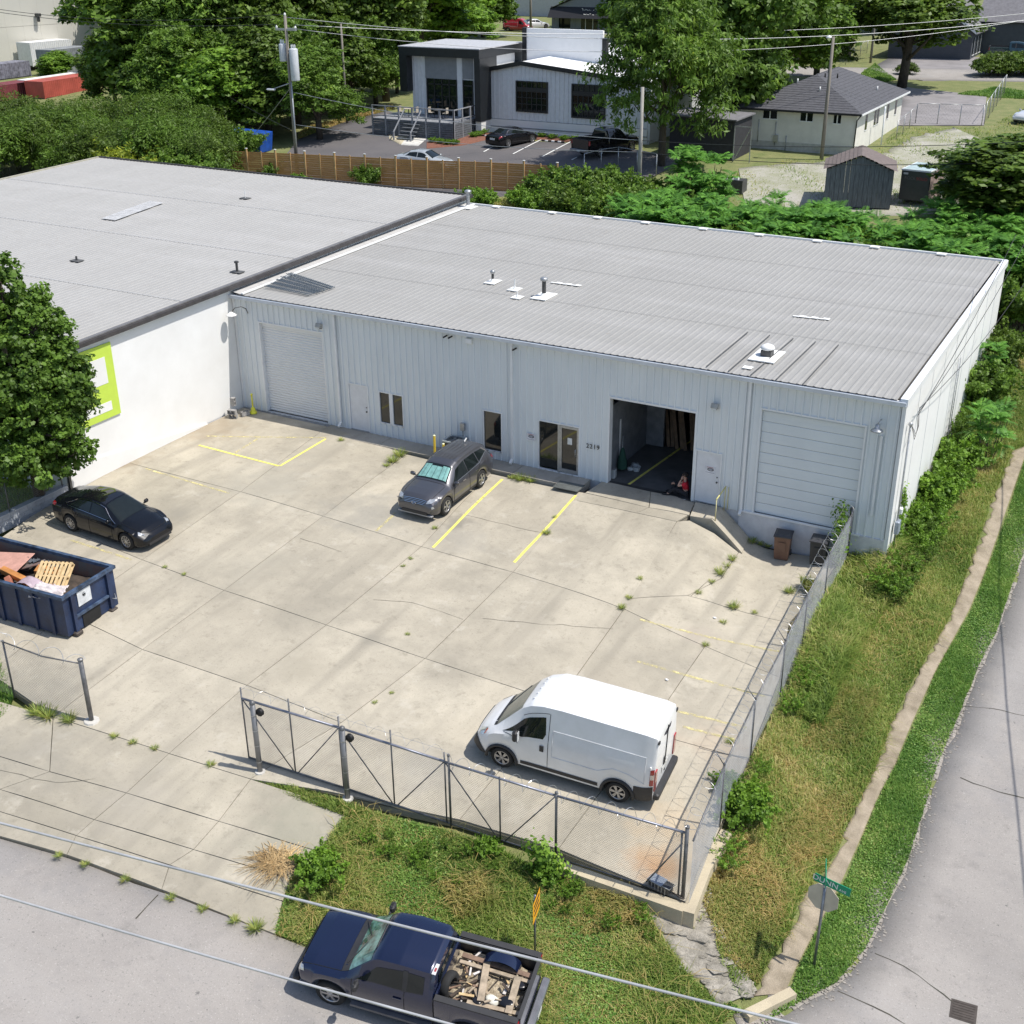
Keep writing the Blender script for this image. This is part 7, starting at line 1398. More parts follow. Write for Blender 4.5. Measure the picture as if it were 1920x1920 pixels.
cwh = mat('container_white', (.66,.67,.68), .5, var=.06); crd = mat('container_red', (.40,.08,.06), .6, var=.15, scale=.6); cgr = mat('container_grey', (.24,.26,.28), .6, var=.2, scale=.8); ctn = mat('container_tan', (.5,.47,.42), .6, var=.1)
wr_ = math.atan2(dv.y,dv.x)
c1 = container(PG(64,133), (6.1,2.5,2.7), wr_+R_(8), cwh, 'white shipping container raised against the cream warehouse wall', .5)
c2 = container(PG(100,142)+np.array([1.0,-.6,0]), (6.1,2.5,2.9), wr_+R_(14), cgr, 'grey and tan shipping container with red graffiti'); text_obj('graffiti','Y YAK',1.1,red,c2,(4.0,-.08,1.4),(R_(90),0,0),.01)
c3 = container(PG(165,132)+np.array([4,2,0]), (9,2.5,2.7), wr_+R_(10), cwh, 'white ribbed container behind the yellow green bush', .6)
c4 = container(PG(85,186)+np.array([0,0,0]), (10.5,2.5,1.7), wr_+R_(16), crd, 'red shipping container with a long white edge, below the white containers'); MB().box(.0,2.5,1.76,10.5,3.6,1.82).build('white_cover', white, c4)
c5 = container(PG(-40,200), (9,2.5,1.7), wr_+R_(14), mat('container_maroon',(.18,.04,.05),.6,var=.1), 'dark maroon container at the left edge above the bushes')
c6 = container(PG(-10,178)+np.array([0,0,1.4]), (5.5,2.2,1.6), wr_+R_(14), mat('stack_grey',(.20,.20,.24),.6,var=.3,scale=2), 'grey slatted crate stacked at the left edge above the red container')
# ------------------------------------------------------------------ poles and wires
pw_ = mat('pole_wood', (.26,.235,.20), .9, col2=(.17,.15,.13), scale=3, stretch=(4,4,.4)); cab = mat('cable_black', (.03,.03,.03), .6); cabw = mat('cable_pale', (.50,.50,.50), .35, metal=.3)
def pole(px, top_py, label, r=.15, base=None, col=pw_):
    p = PG(*px) if base is None else np.array(base); 
    q = onY(px[0], top_py, p[1]); 
    h = q[2]-p[2]; t = thing('utility_pole', label, 'pole', tuple(p)); mb = MB(); mb.smooth = True; mb.tube([(0,0,-.3),(0,0,h*.5),(0,0,h)],[r,r*.85,r*.7],10); mb.build('shaft', col, t); return t, h, Vector(p)
def topof(px, top_py, p): return p
P1, h1, b1_ = pole((559,335), 30, 'tall wooden utility pole with two grey transformers behind the cedar fence')
for s_, dx, z0, z1, r in ((1,.55,h1-4.4,h1-2.2,.32),(-1,-.42,h1-3.1,h1-1.9,.26)):
    mb = MB(); mb.smooth = True; mb.lathe([(0,z0),(r*.95,z0),(r,z0+.06),(r,z1-.05),(r*.9,z1),(0,z1+.05)],(dx,-.05,0),16); o = mb.build('transformer', mat('transformer_grey',(.52,.54,.57),.4,var=.06), P1)
    for k in (-1,0,1): MB().lathe([(.05,0),(.03,.1),(.05,.15),(.02,.3)],(dx+k*r*.5,-.05,z1),8).build('bushing', trimw, P1)
MB().box(-.9,-.08,h1-1.0,.9,.08,h1-.86).build('cross_arm', galv, P1); [MB().lathe([(.06,0),(.09,.08),(.03,.2)],(x,0,h1-.86 if abs(x) > .3 else h1),8).build('insulator', white, P1) for x in (-.85,0,.85)]
MB().tube([(0,-.15,h1-4.6),(-1.2,-.5,h1-5.0)],.04,6).build('lamp_arm', galv, P1); MB().bbox((-1.4,-.55,h1-5.05),(.7,.3,.14),.05).build('lamp_head', MATS['transformer_grey'], P1); MB().tube([(.16,-.1,.0),(.16,-.1,h1-4.5)],.05,6).build('conduit', galv, P1)
P2, h2, b2_ = pole((347,230), 108, 'short bare wooden pole among the trees at left', .14); P3, h3, b3_ = pole((651,232), 45, 'slim grey pole at the edge of the rear drive', .12); P4, h4, b4_ = pole((1197,385), 163, 'grey wooden pole standing in the vine thicket behind the cedar fence end', .15, col=mat('pole_grey',(.36,.34,.31),.9,var=.15,stretch=(4,4,.4)))
P5, h5, b5_ = pole((1540,300), 68, 'dark wooden pole with a lamp on top before the cream house', .15); mb = MB(); mb.smooth = True; mb.lathe([(.05,.0),(.2,-.12),(.22,-.2),(0,-.15)],(-.3,-.1,h5+.1),12); mb.build('lamp_head', trimw, P5); MB().tube([(0,0,h5-.1),(-.3,-.1,h5+.1)],.03).build('lamp_arm', galv, P5)
P6, h6, b6_ = pole((995,64), -60, 'dark pole far away left of the blue grey shop', .2); P7, h7, b7_ = pole((1632,118), 5, 'pole with a green transformer in the trees at the top right', .15)
def wire(a, b, sag, r, m, label, name='overhead_wire', cat='wire', n=28):
    a, b = Vector(a), Vector(b); pts = [a.lerp(b, i/n)-U*(sag*4*(i/n)*(1-i/n)) for i in range(n+1)]; mb = MB(); mb.tube(pts, r, 6); return tag(mb.build(name, m), label, cat)
def pxd(px, py, d):
    q = ray(px, py); q = q/np.linalg.norm(q); return CAM+q*d
# two pale service cables crossing the foreground, close below the drone
wire(pxd(-120,1512,13.5), pxd(1700,1972,10.5), .02, .0125, cabw, 'upper of the two pale cables crossing the foreground above the street', 'service_cable', 'cable')
wire(pxd(-120,1643,12.5), pxd(1100,1990,10.5), .03, .0115, cabw, 'lower of the two pale cables crossing the foreground above the street', 'service_cable', 'cable')
tp = Vector(b1_)+U*(h1+.1)
labs = ['top left overhead wire running out of frame from the transformer pole', 'top right overhead wire running from the transformer pole above the white building','lower left wire from the transformer pole','lower right wire from the transformer pole across the office roof','second lower right wire just under the other one']
wire(tp+Vector((-.85,0,-.7)), pxd(-60,14,120), .6, .022, cab, labs[0]); wire(tp+Vector((.85,0,-.7)), pxd(1990,18,125), 1.2, .022, galv, labs[1]); wire(tp, pxd(-60,8,125), .8, .022, cab, labs[2]); wire(tp+Vector((.0,0,-.2)), pxd(1990,30,110), 1.6, .024, galv, labs[3]); wire(tp+Vector((0,0,-.9)), pxd(1990,26,112), 2.2, .02, galv, labs[4])
b4t = Vector(b4_)+U*(h4-.5)
wire(Vector(b1_)+U*(h1-5.2), Vector(b4_)+U*(h4*.56), .5, .02, galv, 'wire from the transformer pole to the grey pole, upper of the pair'); wire(Vector(b1_)+U*(h1-7.5), Vector(b4_)+U*(h4*.46), .4, .02, galv, 'wire from the transformer pole to the grey pole, lower of the pair')
wire(Vector(b4_)+U*(h4*.56), pxd(1990,262,75), .4, .02, cab, 'wire from the grey pole rightwards across the cream house'); wire(Vector(b4_)+U*(h4*.46), pxd(1990,300,75), .5, .022, cab, 'dark wire from the grey pole passing above the shed')
wire(Vector(b1_)+U*(h1-4.9), PG(470,300)+np.array([0,0,1.5]), .05, .02, galv, 'pale guy wire from the transformer pole down to the blue skip'); wire(Vector(b1_)+U*(h1-8), Vector(b2_)+U*(h2*.9), .3, .018, cab, 'thin wire between the transformer pole and the bare wooden pole')
# service drop to the right corner of the warehouse
mast = thing('service_mast', 'electric service mast with looped wires at the front right wall corner', 'mast', (29.98,1.0,0)); MB().tube([(.06,-.4,-1),(.06,-.4,4.3)],.035,8).build('conduit', galv, mast); mb = MB(); mb.smooth = True; mb.lathe([(.05,0),(.09,.06),(.06,.14),(0,.16)],(.06,-.4,4.28),10); mb.build('weatherhead', galv, mast); MB().bbox((.1,-.4,.35),(.16,.34,.5),.02).build('meter_box', MATS['blue_grey_metal'], mast); MB().bbox((.09,-.15,.9),(.14,.2,.22),.02).build('meter_dial', trimw, mast)
for k in range(3): MB().tube([(.1,-.38,4.3),(.3,-.5-.1*k,4.05-.06*k),(.25,-.1+.1*k,4.15),(.12,.25+.12*k,4.45+.12*k)],.009,5).build('loop_wire', cab, mast)
for k,(e_,lab) in enumerate((((1905,440),'upper service wire rising from the warehouse corner to the right edge'),((1935,430),'middle service wire rising from the warehouse corner to the right edge'),((1960,470),'lower service wire rising from the warehouse corner to the right edge'))): wire((30.12,1.25+.12*k,4.45+.12*k), pxd(e_[0],e_[1],58), .35+.12*k, .012, cab, lab)
lr = thing('side_ladder_pipes', 'thin pipes and rungs fixed to the long side wall', 'ladder', (29.95,9.5,.6)); [MB().tube([(.08,y,0),(.08,y,3.6)],.02,6).build('rail', galv, lr) for y in (0,.45)]; [MB().tube([(.08,0,.3+k*.35),(.08,.45,.3+k*.35)],.012,5).build('rung', galv, lr) for k in range(10)]
# odds and ends
t = thing('pallet_stack', 'dark crate with white boxes among the shrubs left of the shed', 'crate', tuple(PG(1372,360))); MB().box(-.9,-.5,0,.9,.5,.9).build('body', darkm, t); [MB().bbox((-.4+k*.4,-.3,1.0),(.3,.3,.2),.02).build('box_top', white, t) for k in range(3)]; t.name = 'crate'
t = thing('flat_boards', 'white sheets lying flat on the grass behind the warehouse', 'sheets', tuple(PG(1352,402)+np.array([0,0,.1]))); [MB().box(-1.3,-.5+k*.3,k*.03,1.2,-.25+k*.3,k*.03+.04).build('sheet', white, t) for k in range(4)]
t = thing('dark_lean_to', 'dark shed with metal framed gate left of the cream house', 'shed', tuple(PG(1345,300)+np.array([-1,1,0]))); MB().box(-3,-1,0,2.2,3,3.0).build('wall', mat('lean_dark',(.03,.03,.035),.8), t); MB().obox((-3.2,1,3.1),(2.4,1,3.0),4.4,.1).build('roof', grf, t); [MB().obox(a,b,.06,.06).build('gate_bar', galv, t) for a,b in (((2.3,-1.2,0),(2.3,-1.2,2.6)),((3.6,-1.2,0),(3.6,-1.2,2.6)),((2.3,-1.2,2.6),(3.6,-1.2,2.6)),((2.3,-1.2,0),(3.6,-1.2,2.6)))]

# overhead cable running along the side street; only its shadow falls inside the frame
_a, _b = PG(1868,1120), PG(1908,1580); _o = np.array([math.cos(R_(SUN_AZ)), math.sin(R_(SUN_AZ)), 0])*8/math.tan(R_(SUN_EL))+np.array([0,0,8])
wire(_a+_o+(_a-_b)*1.2, _b+_o+(_b-_a)*.8, .1, .03, cab, 'black cable hung high along the side street, casting a thin shadow on it', 'overhead_cable', 'cable')
# ================================================================== VEGETATION
def leaves(C, Nrm, size, asp=.6, seed=0, jit=.9, droop=0):
    """one diamond leaf per centre"""
    r = np.random.default_rng(seed); n = len(C); N = Nrm+r.normal(0, jit, (n, 3)); N /= np.linalg.norm(N, axis=1)[:, None]
    T = r.normal(0, 1, (n, 3)); T[:, 2] -= droop; T -= N*(T*N).sum(1)[:, None]; T /= np.linalg.norm(T, axis=1)[:, None]; B = np.cross(N, T)
    s = (size*r.uniform(.6, 1.35, n))[:, None]
    V = np.stack([C-T*s, C+B*s*asp-T*s*.1, C+T*s, C-B*s*asp-T*s*.1], 1).reshape(-1, 3); F = np.arange(4*n).reshape(n, 4); return V, F
def crown_pts(blobs, n, clump=.45, per=26, seed=0, inner=.25):
    r = np.random.default_rng(seed); w = np.array([b[3]*b[4] for b in blobs]); w = w/w.sum(); k = max(4, n//per)
    bi = r.choice(len(blobs), k, p=w); D = r.normal(0, 1, (k, 3)); D /= np.linalg.norm(D, axis=1)[:, None]; D[:, 2] = np.where(D[:, 2] < -.4, -D[:, 2], D[:, 2])
    Bl = np.array([[b[0], b[1], b[2], b[3], b[3], b[4]] for b in blobs]); c = Bl[bi, :3]; R = Bl[bi, 3:]
    rad = np.where(r.random(k) < inner, r.uniform(.4, .85, k), r.uniform(.85, 1.08, k))[:, None]; rad = rad*(1+.22*np.sin(D[:, :1]*5+seed)*np.cos(D[:, 1:2]*4+seed*2)+np.where(r.random((k,1)) < .12, r.uniform(.08,.32,(k,1)), 0)); CC = c+D*R*rad
    cr = r.random(k); idx = np.repeat(np.arange(k), per); P = r.normal(0, 1, (k*per, 3)); P /= np.linalg.norm(P, axis=1)[:, None]; P *= (r.random(k*per)**.45)[:, None]*clump*(.6+.8*r.random(k))[idx][:, None]; P[:, 2] *= .6
    return CC[idx]+P, D[idx]*.8+np.array([0, 0, .7])+P/clump*.5, cr[idx]*.6+r.random(k*per)*.4
def crown_mesh(name, blobs, n, m, size=.16, clump=.5, per=26, seed=0, asp=.6, droop=0, inner=.25, jit=.8):
    C, N, rd = crown_pts(blobs, n, clump, per, seed, inner); V, F = leaves(C, N, size, asp, seed+1, jit, droop); return npmesh(name, V, F, m, rd)
def limb_mesh(name, blobs, H, r0, m, seed=0, z0=-.3):
    rr = random.Random(seed); mb = MB(); mb.smooth = True; top = max(b[2] for b in blobs)
    mb.tube([(0,0,z0),(rr.uniform(-.1,.1),rr.uniform(-.1,.1),top*.35),(rr.uniform(-.25,.25),rr.uniform(-.25,.25),top*.7),(0,0,top)], [r0*1.2,r0,r0*.7,r0*.3], 9)
    for b in blobs: 
        z = top*rr.uniform(.25,.6); mb.tube([(0,0,z),(b[0]*.5,b[1]*.5,(z+b[2])/2+.2),(b[0]*.95,b[1]*.95,b[2]+b[4]*.4)], [r0*.55,r0*.35,r0*.08], 6)
        for k in range(3): d = Vector((rr.uniform(-1,1),rr.uniform(-1,1),rr.uniform(-.2,1))); mb.tube([(b[0]*.7,b[1]*.7,b[2]*.9),(b[0]+d.x*b[3]*.8,b[1]+d.y*b[3]*.8,b[2]+d.z*b[4]*.8)], [r0*.2,r0*.04], 5)
    return mb.mesh(name, m)
bark = mat('bark', (.085,.07,.055), .95, var=.25, scale=4, stretch=(3,3,.5))
L_dark = leafmat('leaf_dark', (.055,.092,.013), (.155,.25,.033), (.28,.38,.06), .45)
L_mid = leafmat('leaf_mid', (.07,.125,.016), (.18,.31,.04), (.33,.44,.07), .4)
L_brt = leafmat('leaf_bright', (.09,.18,.02), (.24,.41,.045), (.40,.54,.085), .4)
L_yel = leafmat('leaf_yellow', (.15,.20,.02), (.40,.46,.05), (.60,.60,.08), .5)
L_pear = leafmat('leaf_pear', (.06,.115,.015), (.17,.295,.043), (.33,.45,.09), .7)
L_sum = leafmat('leaf_sumac', (.07,.19,.028), (.19,.42,.06), (.33,.56,.10), .35)
L_willow = leafmat('leaf_willow', (.065,.12,.018), (.19,.32,.042), (.44,.52,.075), .18)
def mkblobs(seed, R, H, zb, n=9, top=1.):
    r = random.Random(seed); o = [(0, 0, zb+(H-zb)*.55, R*.62, (H-zb)*.42)]
    for k in range(n): a = 6.283*k/n+r.uniform(-.4,.4); z = zb+(H-zb)*r.uniform(.18,.72); q = R*r.uniform(.42,.68); o.append((q*math.cos(a), q*math.sin(a), z, R*r.uniform(.3,.46), (H-zb)*r.uniform(.16,.26)))
    o.append((r.uniform(-.5,.5), r.uniform(-.5,.5), H-(H-zb)*.2, R*.38, (H-zb)*.22)); return o
PRO = {}
def proto(key, R, H, zb, n, m, size, clump, seed, asp=.6, droop=0, r0=.28, nb=9, inner=.25, per=26, jit=.8):
    bl = mkblobs(seed, R, H, zb, nb); PRO[key] = (crown_mesh('crown', bl, n, m, size, clump, per, seed, asp, droop, inner, jit), limb_mesh('trunk', bl, H, r0, bark, seed), R, H)
proto('a', 5.2, 13, 1.0, 26000, L_mid, .24, .75, 11); proto('b', 5.0, 14, .8, 26000, L_dark, .23, .7, 12); proto('c', 4.6, 12, .8, 24000, L_brt, .25, .8, 13); proto('d', 6.2, 15, 1.2, 30000, L_willow, .26, .75, 14, asp=.28, droop=1.5, nb=14); proto('e', 4.2, 12, 3.6, 18000, L_dark, .20, .6, 15); proto('f', 4.6, 11, .3, 22000, L_mid, .20, .6, 16, asp=.35)
TC = 0
def tree(key, px, py, wpx, toppy, label, rot=None, group='trees behind the buildings', name='broadleaf_tree', cat='tree'):
    global TC; TC += 1
    p = PG(px, py); cm, tm, R, H = PRO[key]; top = onY(px, toppy, p[1])[2]; h = max(2.5, top-p[2]); dist = np.linalg.norm(p-CAM); w = wpx/FOC*dist
    t = thing(name, label, cat, tuple(p), rot if rot is not None else TC*2.4, group); s_ = (w/2/R, w/2/R, h/H); inst(tm, 'trunk', t, sc=s_); inst(cm, 'crown', t, sc=s_); return t
T = [('a',320,225,270,-60,'large bright green maple in front of the cream warehouse, left of the transformer pole'),('f',395,238,230,-90,'feathery green tree close left of the transformer pole'),('b',460,225,220,-110,'dark green tree directly behind the transformer pole'),('b',560,200,200,-90,'dark tree right behind the tops of the transformers'),
 ('f',600,262,170,90,'low leafy tree leaning over the start of the rear drive'),('a',640,170,190,-80,'green tree standing above the slim grey pole'),('e',725,190,180,-60,'dark tree at the bend of the rear drive'),('c',790,110,210,-90,'bright green tree rising behind the black entry block'),('c',855,95,130,0,'light green tree at the left of the white parapet'),('e',700,120,170,-110,'tall dark tree in the back row above the drive'),
 ('b',295,130,150,-120,'tall tree in the back row against the cream warehouse'),('b',520,120,230,-150,'tallest dark tree in the back row behind the transformer pole'),('a',905,70,120,-60,'tree at the top between the shop and the office'),
 ('d',1240,312,262,-70,'big drooping yellow green tree overhanging the right end of the white office'),('a',1365,258,220,-60,'rounder tree beside the cream house, right of the biggest one'),('a',1450,190,240,-70,'green tree behind the left of the cream house roof'),('b',1530,150,170,-90,'dark tree behind the ridge of the cream house'),('e',1590,110,120,-60,'dark slender tree left of the rear lawn'),
 ('e',1690,165,220,-50,'round street tree with a dark trunk before the grey house'),('b',1300,120,260,-160,'dark tree in the back row above the office roof'),('a',1200,80,150,-140,'back row tree at the top right of the blue grey shop'),('b',1420,90,260,-150,'back row tree at the top above the drooping trees'),('a',1650,60,150,-90,'back row tree left of the grey house gable'),('b',1110,50,110,-60,'back row tree hiding the right side of the shop'),('c',1760,40,120,-40,'light tree top over the grey house roof'),('f',185,158,85,100,'dark round bush beside the grey container'),('c',110,150,70,98,'thin yellow green sapling in front of the grey container')]
T += [('f',340,262,190,60,'low spreading tree between the bare pole and the dark bushes'),('c',430,262,170,95,'bright low tree left of the blue skip'),('b',505,255,190,60,'dark low tree beyond the blue skip'),('f',560,235,160,40,'feathery low tree right of the transformer pole'),('b',655,215,140,40,'dark low tree behind the slim grey pole'),('f',705,200,130,40,'feathery low tree at the drive bend'),('a',745,175,110,20,'low tree left of the black entry block'),
 ('b',380,150,240,-120,'back row tree behind the feathery tree'),('a',620,110,230,-160,'back row tree behind the drive, second from its right end'),('b',220,215,120,60,'dark tree left of the bare wooden pole'),('b',270,110,150,-150,'back row tree tight against the cream warehouse edge'),('f',1420,240,150,90,'low dark tree against the left end of the cream house roof'),('e',1560,90,170,-120,'back row tree above the cream house chimney side')]
for a in T: tree(*a)
PK = bpy.data.objects['broadleaf_tree']
# foreground tree at the white wall
bl = [(.1,.2,5.6,1.9,2.4),(.9,.3,3.4,1.5,1.6),(-.9,-.3,4.2,1.7,2),(.2,.7,7.0,1.25,1.4),(1.2,.7,5.0,1.15,1.5),(-.6,-1.3,3.2,1.6,1.6),(1.3,.2,2.2,.95,1.0),(-.3,.2,8.3,.95,1.2),(-1.2,-.9,6.3,1.4,1.6),(.6,-.5,4.9,1.4,1.4),(.2,-1.6,4.6,1.2,1.3),(-1.8,-1.6,3.2,1.4,1.4),(.7,-.9,2.4,1.2,1.1),(1.15,1.0,3.9,.85,.9),(-1.9,-1.9,5.2,1.3,1.5),(-.2,-2.2,2.2,1.2,1.0)]
rb_ = random.Random(21)
for k in range(26):
    b_ = rb_.choice(bl[:12]); a_ = rb_.uniform(0,6.28); e_ = rb_.uniform(-.3,1.0); bl.append((b_[0]+b_[3]*1.02*math.cos(a_)*math.cos(e_), b_[1]+b_[3]*1.02*math.sin(a_)*math.cos(e_), b_[2]+b_[4]*1.02*math.sin(e_), rb_.uniform(.25,.5), rb_.uniform(.3,.6)))
bl += [(.4,.2,1.5,1.2,.9),(-.7,-1.2,1.4,1.3,.9),(1.75,1.3,5.2,.6,.8),(1.8,1.2,4.3,.6,.7),(1.35,1.2,5.9,.6,.7),(1.5,1.1,4.6,.65,.7),(1.45,.9,3.3,.6,.6)]
ft = thing('pear_tree', 'large dense dark green tree at the left edge overhanging the white wall', 'tree', (-.1,-12.1,-.1))
o = inst(crown_mesh('crown', bl, 84000, L_pear, .085, .27, 30, 31, .75, inner=.25), 'crown', ft); inst(limb_mesh('trunk', bl, 9, .2, bark, 5), 'trunk', ft)
# bushes
def bushmesh(seed, m, n=5200, size=.12, asp=.5, R=1.6, H=2.4, clump=.4, droop=0):
    r = random.Random(seed); bl = [(0,0,H*.5,R*.75,H*.45)]+[(R*.55*math.cos(a),R*.55*math.sin(a),H*r.uniform(.3,.55),R*.45,H*.32) for a in (.3,1.6,2.9,4.1,5.3)]; return crown_mesh('foliage', bl, n, m, size, clump, 22, seed, asp, droop, .2)
def shootbush(seed, m, n=60, size=.1, asp=.6, R=1.1, H=1.5, per=60, sp=.11):
    r = np.random.default_rng(seed); C = []; N = []; rd = []
    for k in range(n):
        a = r.uniform(0,6.283); L_ = r.uniform(.55,1.1); ou = r.uniform(.1,1)**.7; b = np.array([r.normal(0,.25*R),r.normal(0,.25*R),0]); tip = b+np.array([math.cos(a)*R*ou*L_,math.sin(a)*R*ou*L_,H*L_*(1.05-.45*ou)]); t = r.uniform(.15,1,per)**.8; c = b+(tip-b)*t[:,None]; c[:,2] += .18*H*np.sin(t*3.1); c += r.normal(0,sp,(per,3))*(1.15-.6*t)[:,None]; C.append(c); N.append(np.tile([math.cos(a)*.5,math.sin(a)*.5,.8],(per,1))); rd.append(np.clip(r.random()*.7+r.random(per)*.4,0,1))
    C = np.concatenate(C); C[:,2] = np.abs(C[:,2]); V,F = leaves(C,np.concatenate(N),size,asp,seed,.7); return npmesh('foliage',V,F,m,np.concatenate(rd))
stem_mesh = MB(); stem_mesh.smooth = True
for k in range(6): a = k*1.05; stem_mesh.tube([(0,0,-.2),(.4*math.cos(a),.4*math.sin(a),.9),(.8*math.cos(a),.8*math.sin(a),1.9)],[.04,.03,.012],5)
stem_mesh = stem_mesh.mesh('stem', bark)
BM = {'fine': bushmesh(1, L_dark, 9000, .13, .28, 2.6, 4.2, .5), 'fine2': bushmesh(2, L_mid, 9000, .13, .28, 2.6, 4.2, .5), 'vine': shootbush(3, L_mid, 110, .10, .7, 1.9, 2.6, 70, .16), 'vine2': shootbush(4, L_dark, 110, .10, .7, 1.9, 2.6, 70, .16), 'yel': shootbush(5, L_yel, 40, .12, .4, 1.5, 2.4, 60, .14), 'brt': shootbush(6, L_brt, 85, .075, .6, 1.15, 1.35, 70, .09), 'weed': shootbush(8, L_brt, 26, .055, .45, .9, 1.5, 46, .05), 'weed2': shootbush(9, L_mid, 26, .055, .45, .9, 1.5, 46, .05), 'hedge': bushmesh(7, L_dark, 5200, .10, .6, 1.6, 1.8, .3)}
def bush(key, p, s=1., sz=None, label='', group=None, name='shrub'):
    t = thing(name, label, 'shrub', tuple(p), random.uniform(0,6.28), group); sc = (s,s,sz or s); inst(stem_mesh,'stem',t,sc=(sc[0]*.6,sc[1]*.6,sc[2]*(.3 if key[:4] == 'weed' else .42 if key == 'brt' else .6))); inst(BM[key],'foliage',t,sc=sc); return t
k = 0
G1 = 'dense bushes behind the left warehouse'
r = random.Random(5)
for row, (y0_, y1_) in enumerate(((300,262),(282,236),(262,214),(240,200))):
    for i in range(9):
        px = -40+i*55+row*22; py = y0_+18+r.uniform(-6,6)
        if px > 430-row*20 or (row == 3 and px > 300): continue
        bush('fine' if r.random() < .6 else 'fine2', PG(px, py+18), r.uniform(.9,1.25), None, 'fine leaved bush behind the left warehouse, '+['front row','second row','third row','back row'][row]+(', left part' if px < 150 else ', right part'), G1)
for px,py,s_ in ((228,352,1.5),(262,356,1.25),(292,340,1.2)): bush('yel', PG(px,py), s_, None, 'bright yellow green bush among the dark ones behind the left warehouse', 'yellow bushes behind the left warehouse')
for px,py,s_ in ((395,352,1.0),(345,345,1.1),(300,345,1.0),(450,300,1.0),(515,335,.5),(690,350,.6)): bush('vine', PG(px,py), s_, None, 'leafy green bush growing at the cedar fence line', 'bushes along the cedar fence')
G2 = 'vine covered shrubs right of the cedar fence'
for i in range(22):
    vx = r.uniform(-2.5,8.5); bush('vine' if i % 2 else 'vine2', (vx, r.uniform(30,35.5), 2.55), r.uniform(.85,1.25), None, ('brighter ' if i % 2 else 'darker ')+('vine covered shrub beside the cedar fence end' if vx < 1 else 'vine covered shrub around the grey pole' if vx < 5 else 'vine covered shrub beside the tall sumac'), G2)
for px,py,s_ in ((905,392,.55),(975,385,.5),(1000,400,.6),(560,352,.4),(885,380,.4),(1250,430,.8),(1330,440,.8)): bush('brt', PG(px,py), s_*1.9, None, 'bright weedy shrub '+('before the left cedar boards' if px < 800 else 'by the roof corner chimney' if px < 950 else 'before the right end of the cedar fence' if px < 1100 else 'below the tall sumac'), 'weedy shrubs behind the warehouse')
for i in range(7): p_ = PG(1855+i*20, 143-(i % 2)*4); bush('hedge', p_, 1.25, None, 'clipped round hedge bush by the grey house driveway', 'hedge at the grey house')
bush('hedge', PG(1700,140), .75, None, 'dark round bush beside the street tree trunk')
# right edge tree, overgrown with vines
for px,py,w_,tp_,lab in ((1890,455,320,258,'vine smothered tree at the right edge above the shrubs'),(1960,470,260,250,'second vine smothered tree cut by the right edge')): tree('e' if px < 1950 else 'b', px, py, w_, tp_, lab, name='vine_tree', group=None)
tree('f', 1800, 400, 120, 305, 'small drooping branch tree left of the vine smothered tree', name='vine_tree', group=None)
# planting by the modern office
for i,(px,py,s_) in enumerate(((742,247,.5),(757,250,.5),(768,252,.45),(812,268,.3),(826,270,.3),(840,272,.3),(853,272,.3),(888,258,.3),(898,256,.3),(905,252,.3),(1016,258,.3),(1035,261,.3),(1057,264,.3),(1078,266,.35),(934,256,.3))): bush('brt' if i > 2 else 'vine', PG(px,py), s_*(1.2 if i > 2 else 1), None, 'small shrub planted in the beds of the white office', 'shrubs in the office beds')
G3 = 'tall weeds on the right bank'
for i in range(100):
    t_ = r.random(); x = r.uniform(30.15,31.1) if t_ < .8 else r.uniform(30.2,31.2); y = r.uniform(-1,21) if t_ < .8 else r.uniform(-2,4)
    if x > 33.0+.05*(y+14)-.9: continue
    bush('weed' if i % 2 else 'weed2', (x,y,gz(x,y)), r.uniform(.45,.95), None, ('yellowish' if i % 2 else 'darker')+' ragged weed '+('close against the side wall, ' if x < 31.2 and y > 0 else 'out on the right bank, ')+('near the front corner' if y < 5 else 'half way back' if y < 13 else 'at the far end'), G3, 'tall_weed')
for i in range(12):
    y = r.uniform(-19,-3); x = float(np.interp(y,[-19,-9,-1],[30.0,29.25,28.85]))+r.uniform(.1,.35); bush('weed', (x,y,gz(x,y)), r.uniform(.3,.6), None, 'ragged weed at the foot of the long side fence, '+('near the corner' if y < -14 else 'middle part' if y < -8 else 'far part'), G3, 'tall_weed')
for i in range(46):
    u_ = r.uniform(0,1); p_ = PG(680+u_*560, 1525+u_*165+r.uniform(3,90)**1.0); bush('weed' if i % 2 else 'weed2', p_, r.uniform(.14,.36), None, 'small ragged weed below the front fence, '+('left half' if u_ < .5 else 'right half'), 'weeds below the front fence', 'tall_weed')
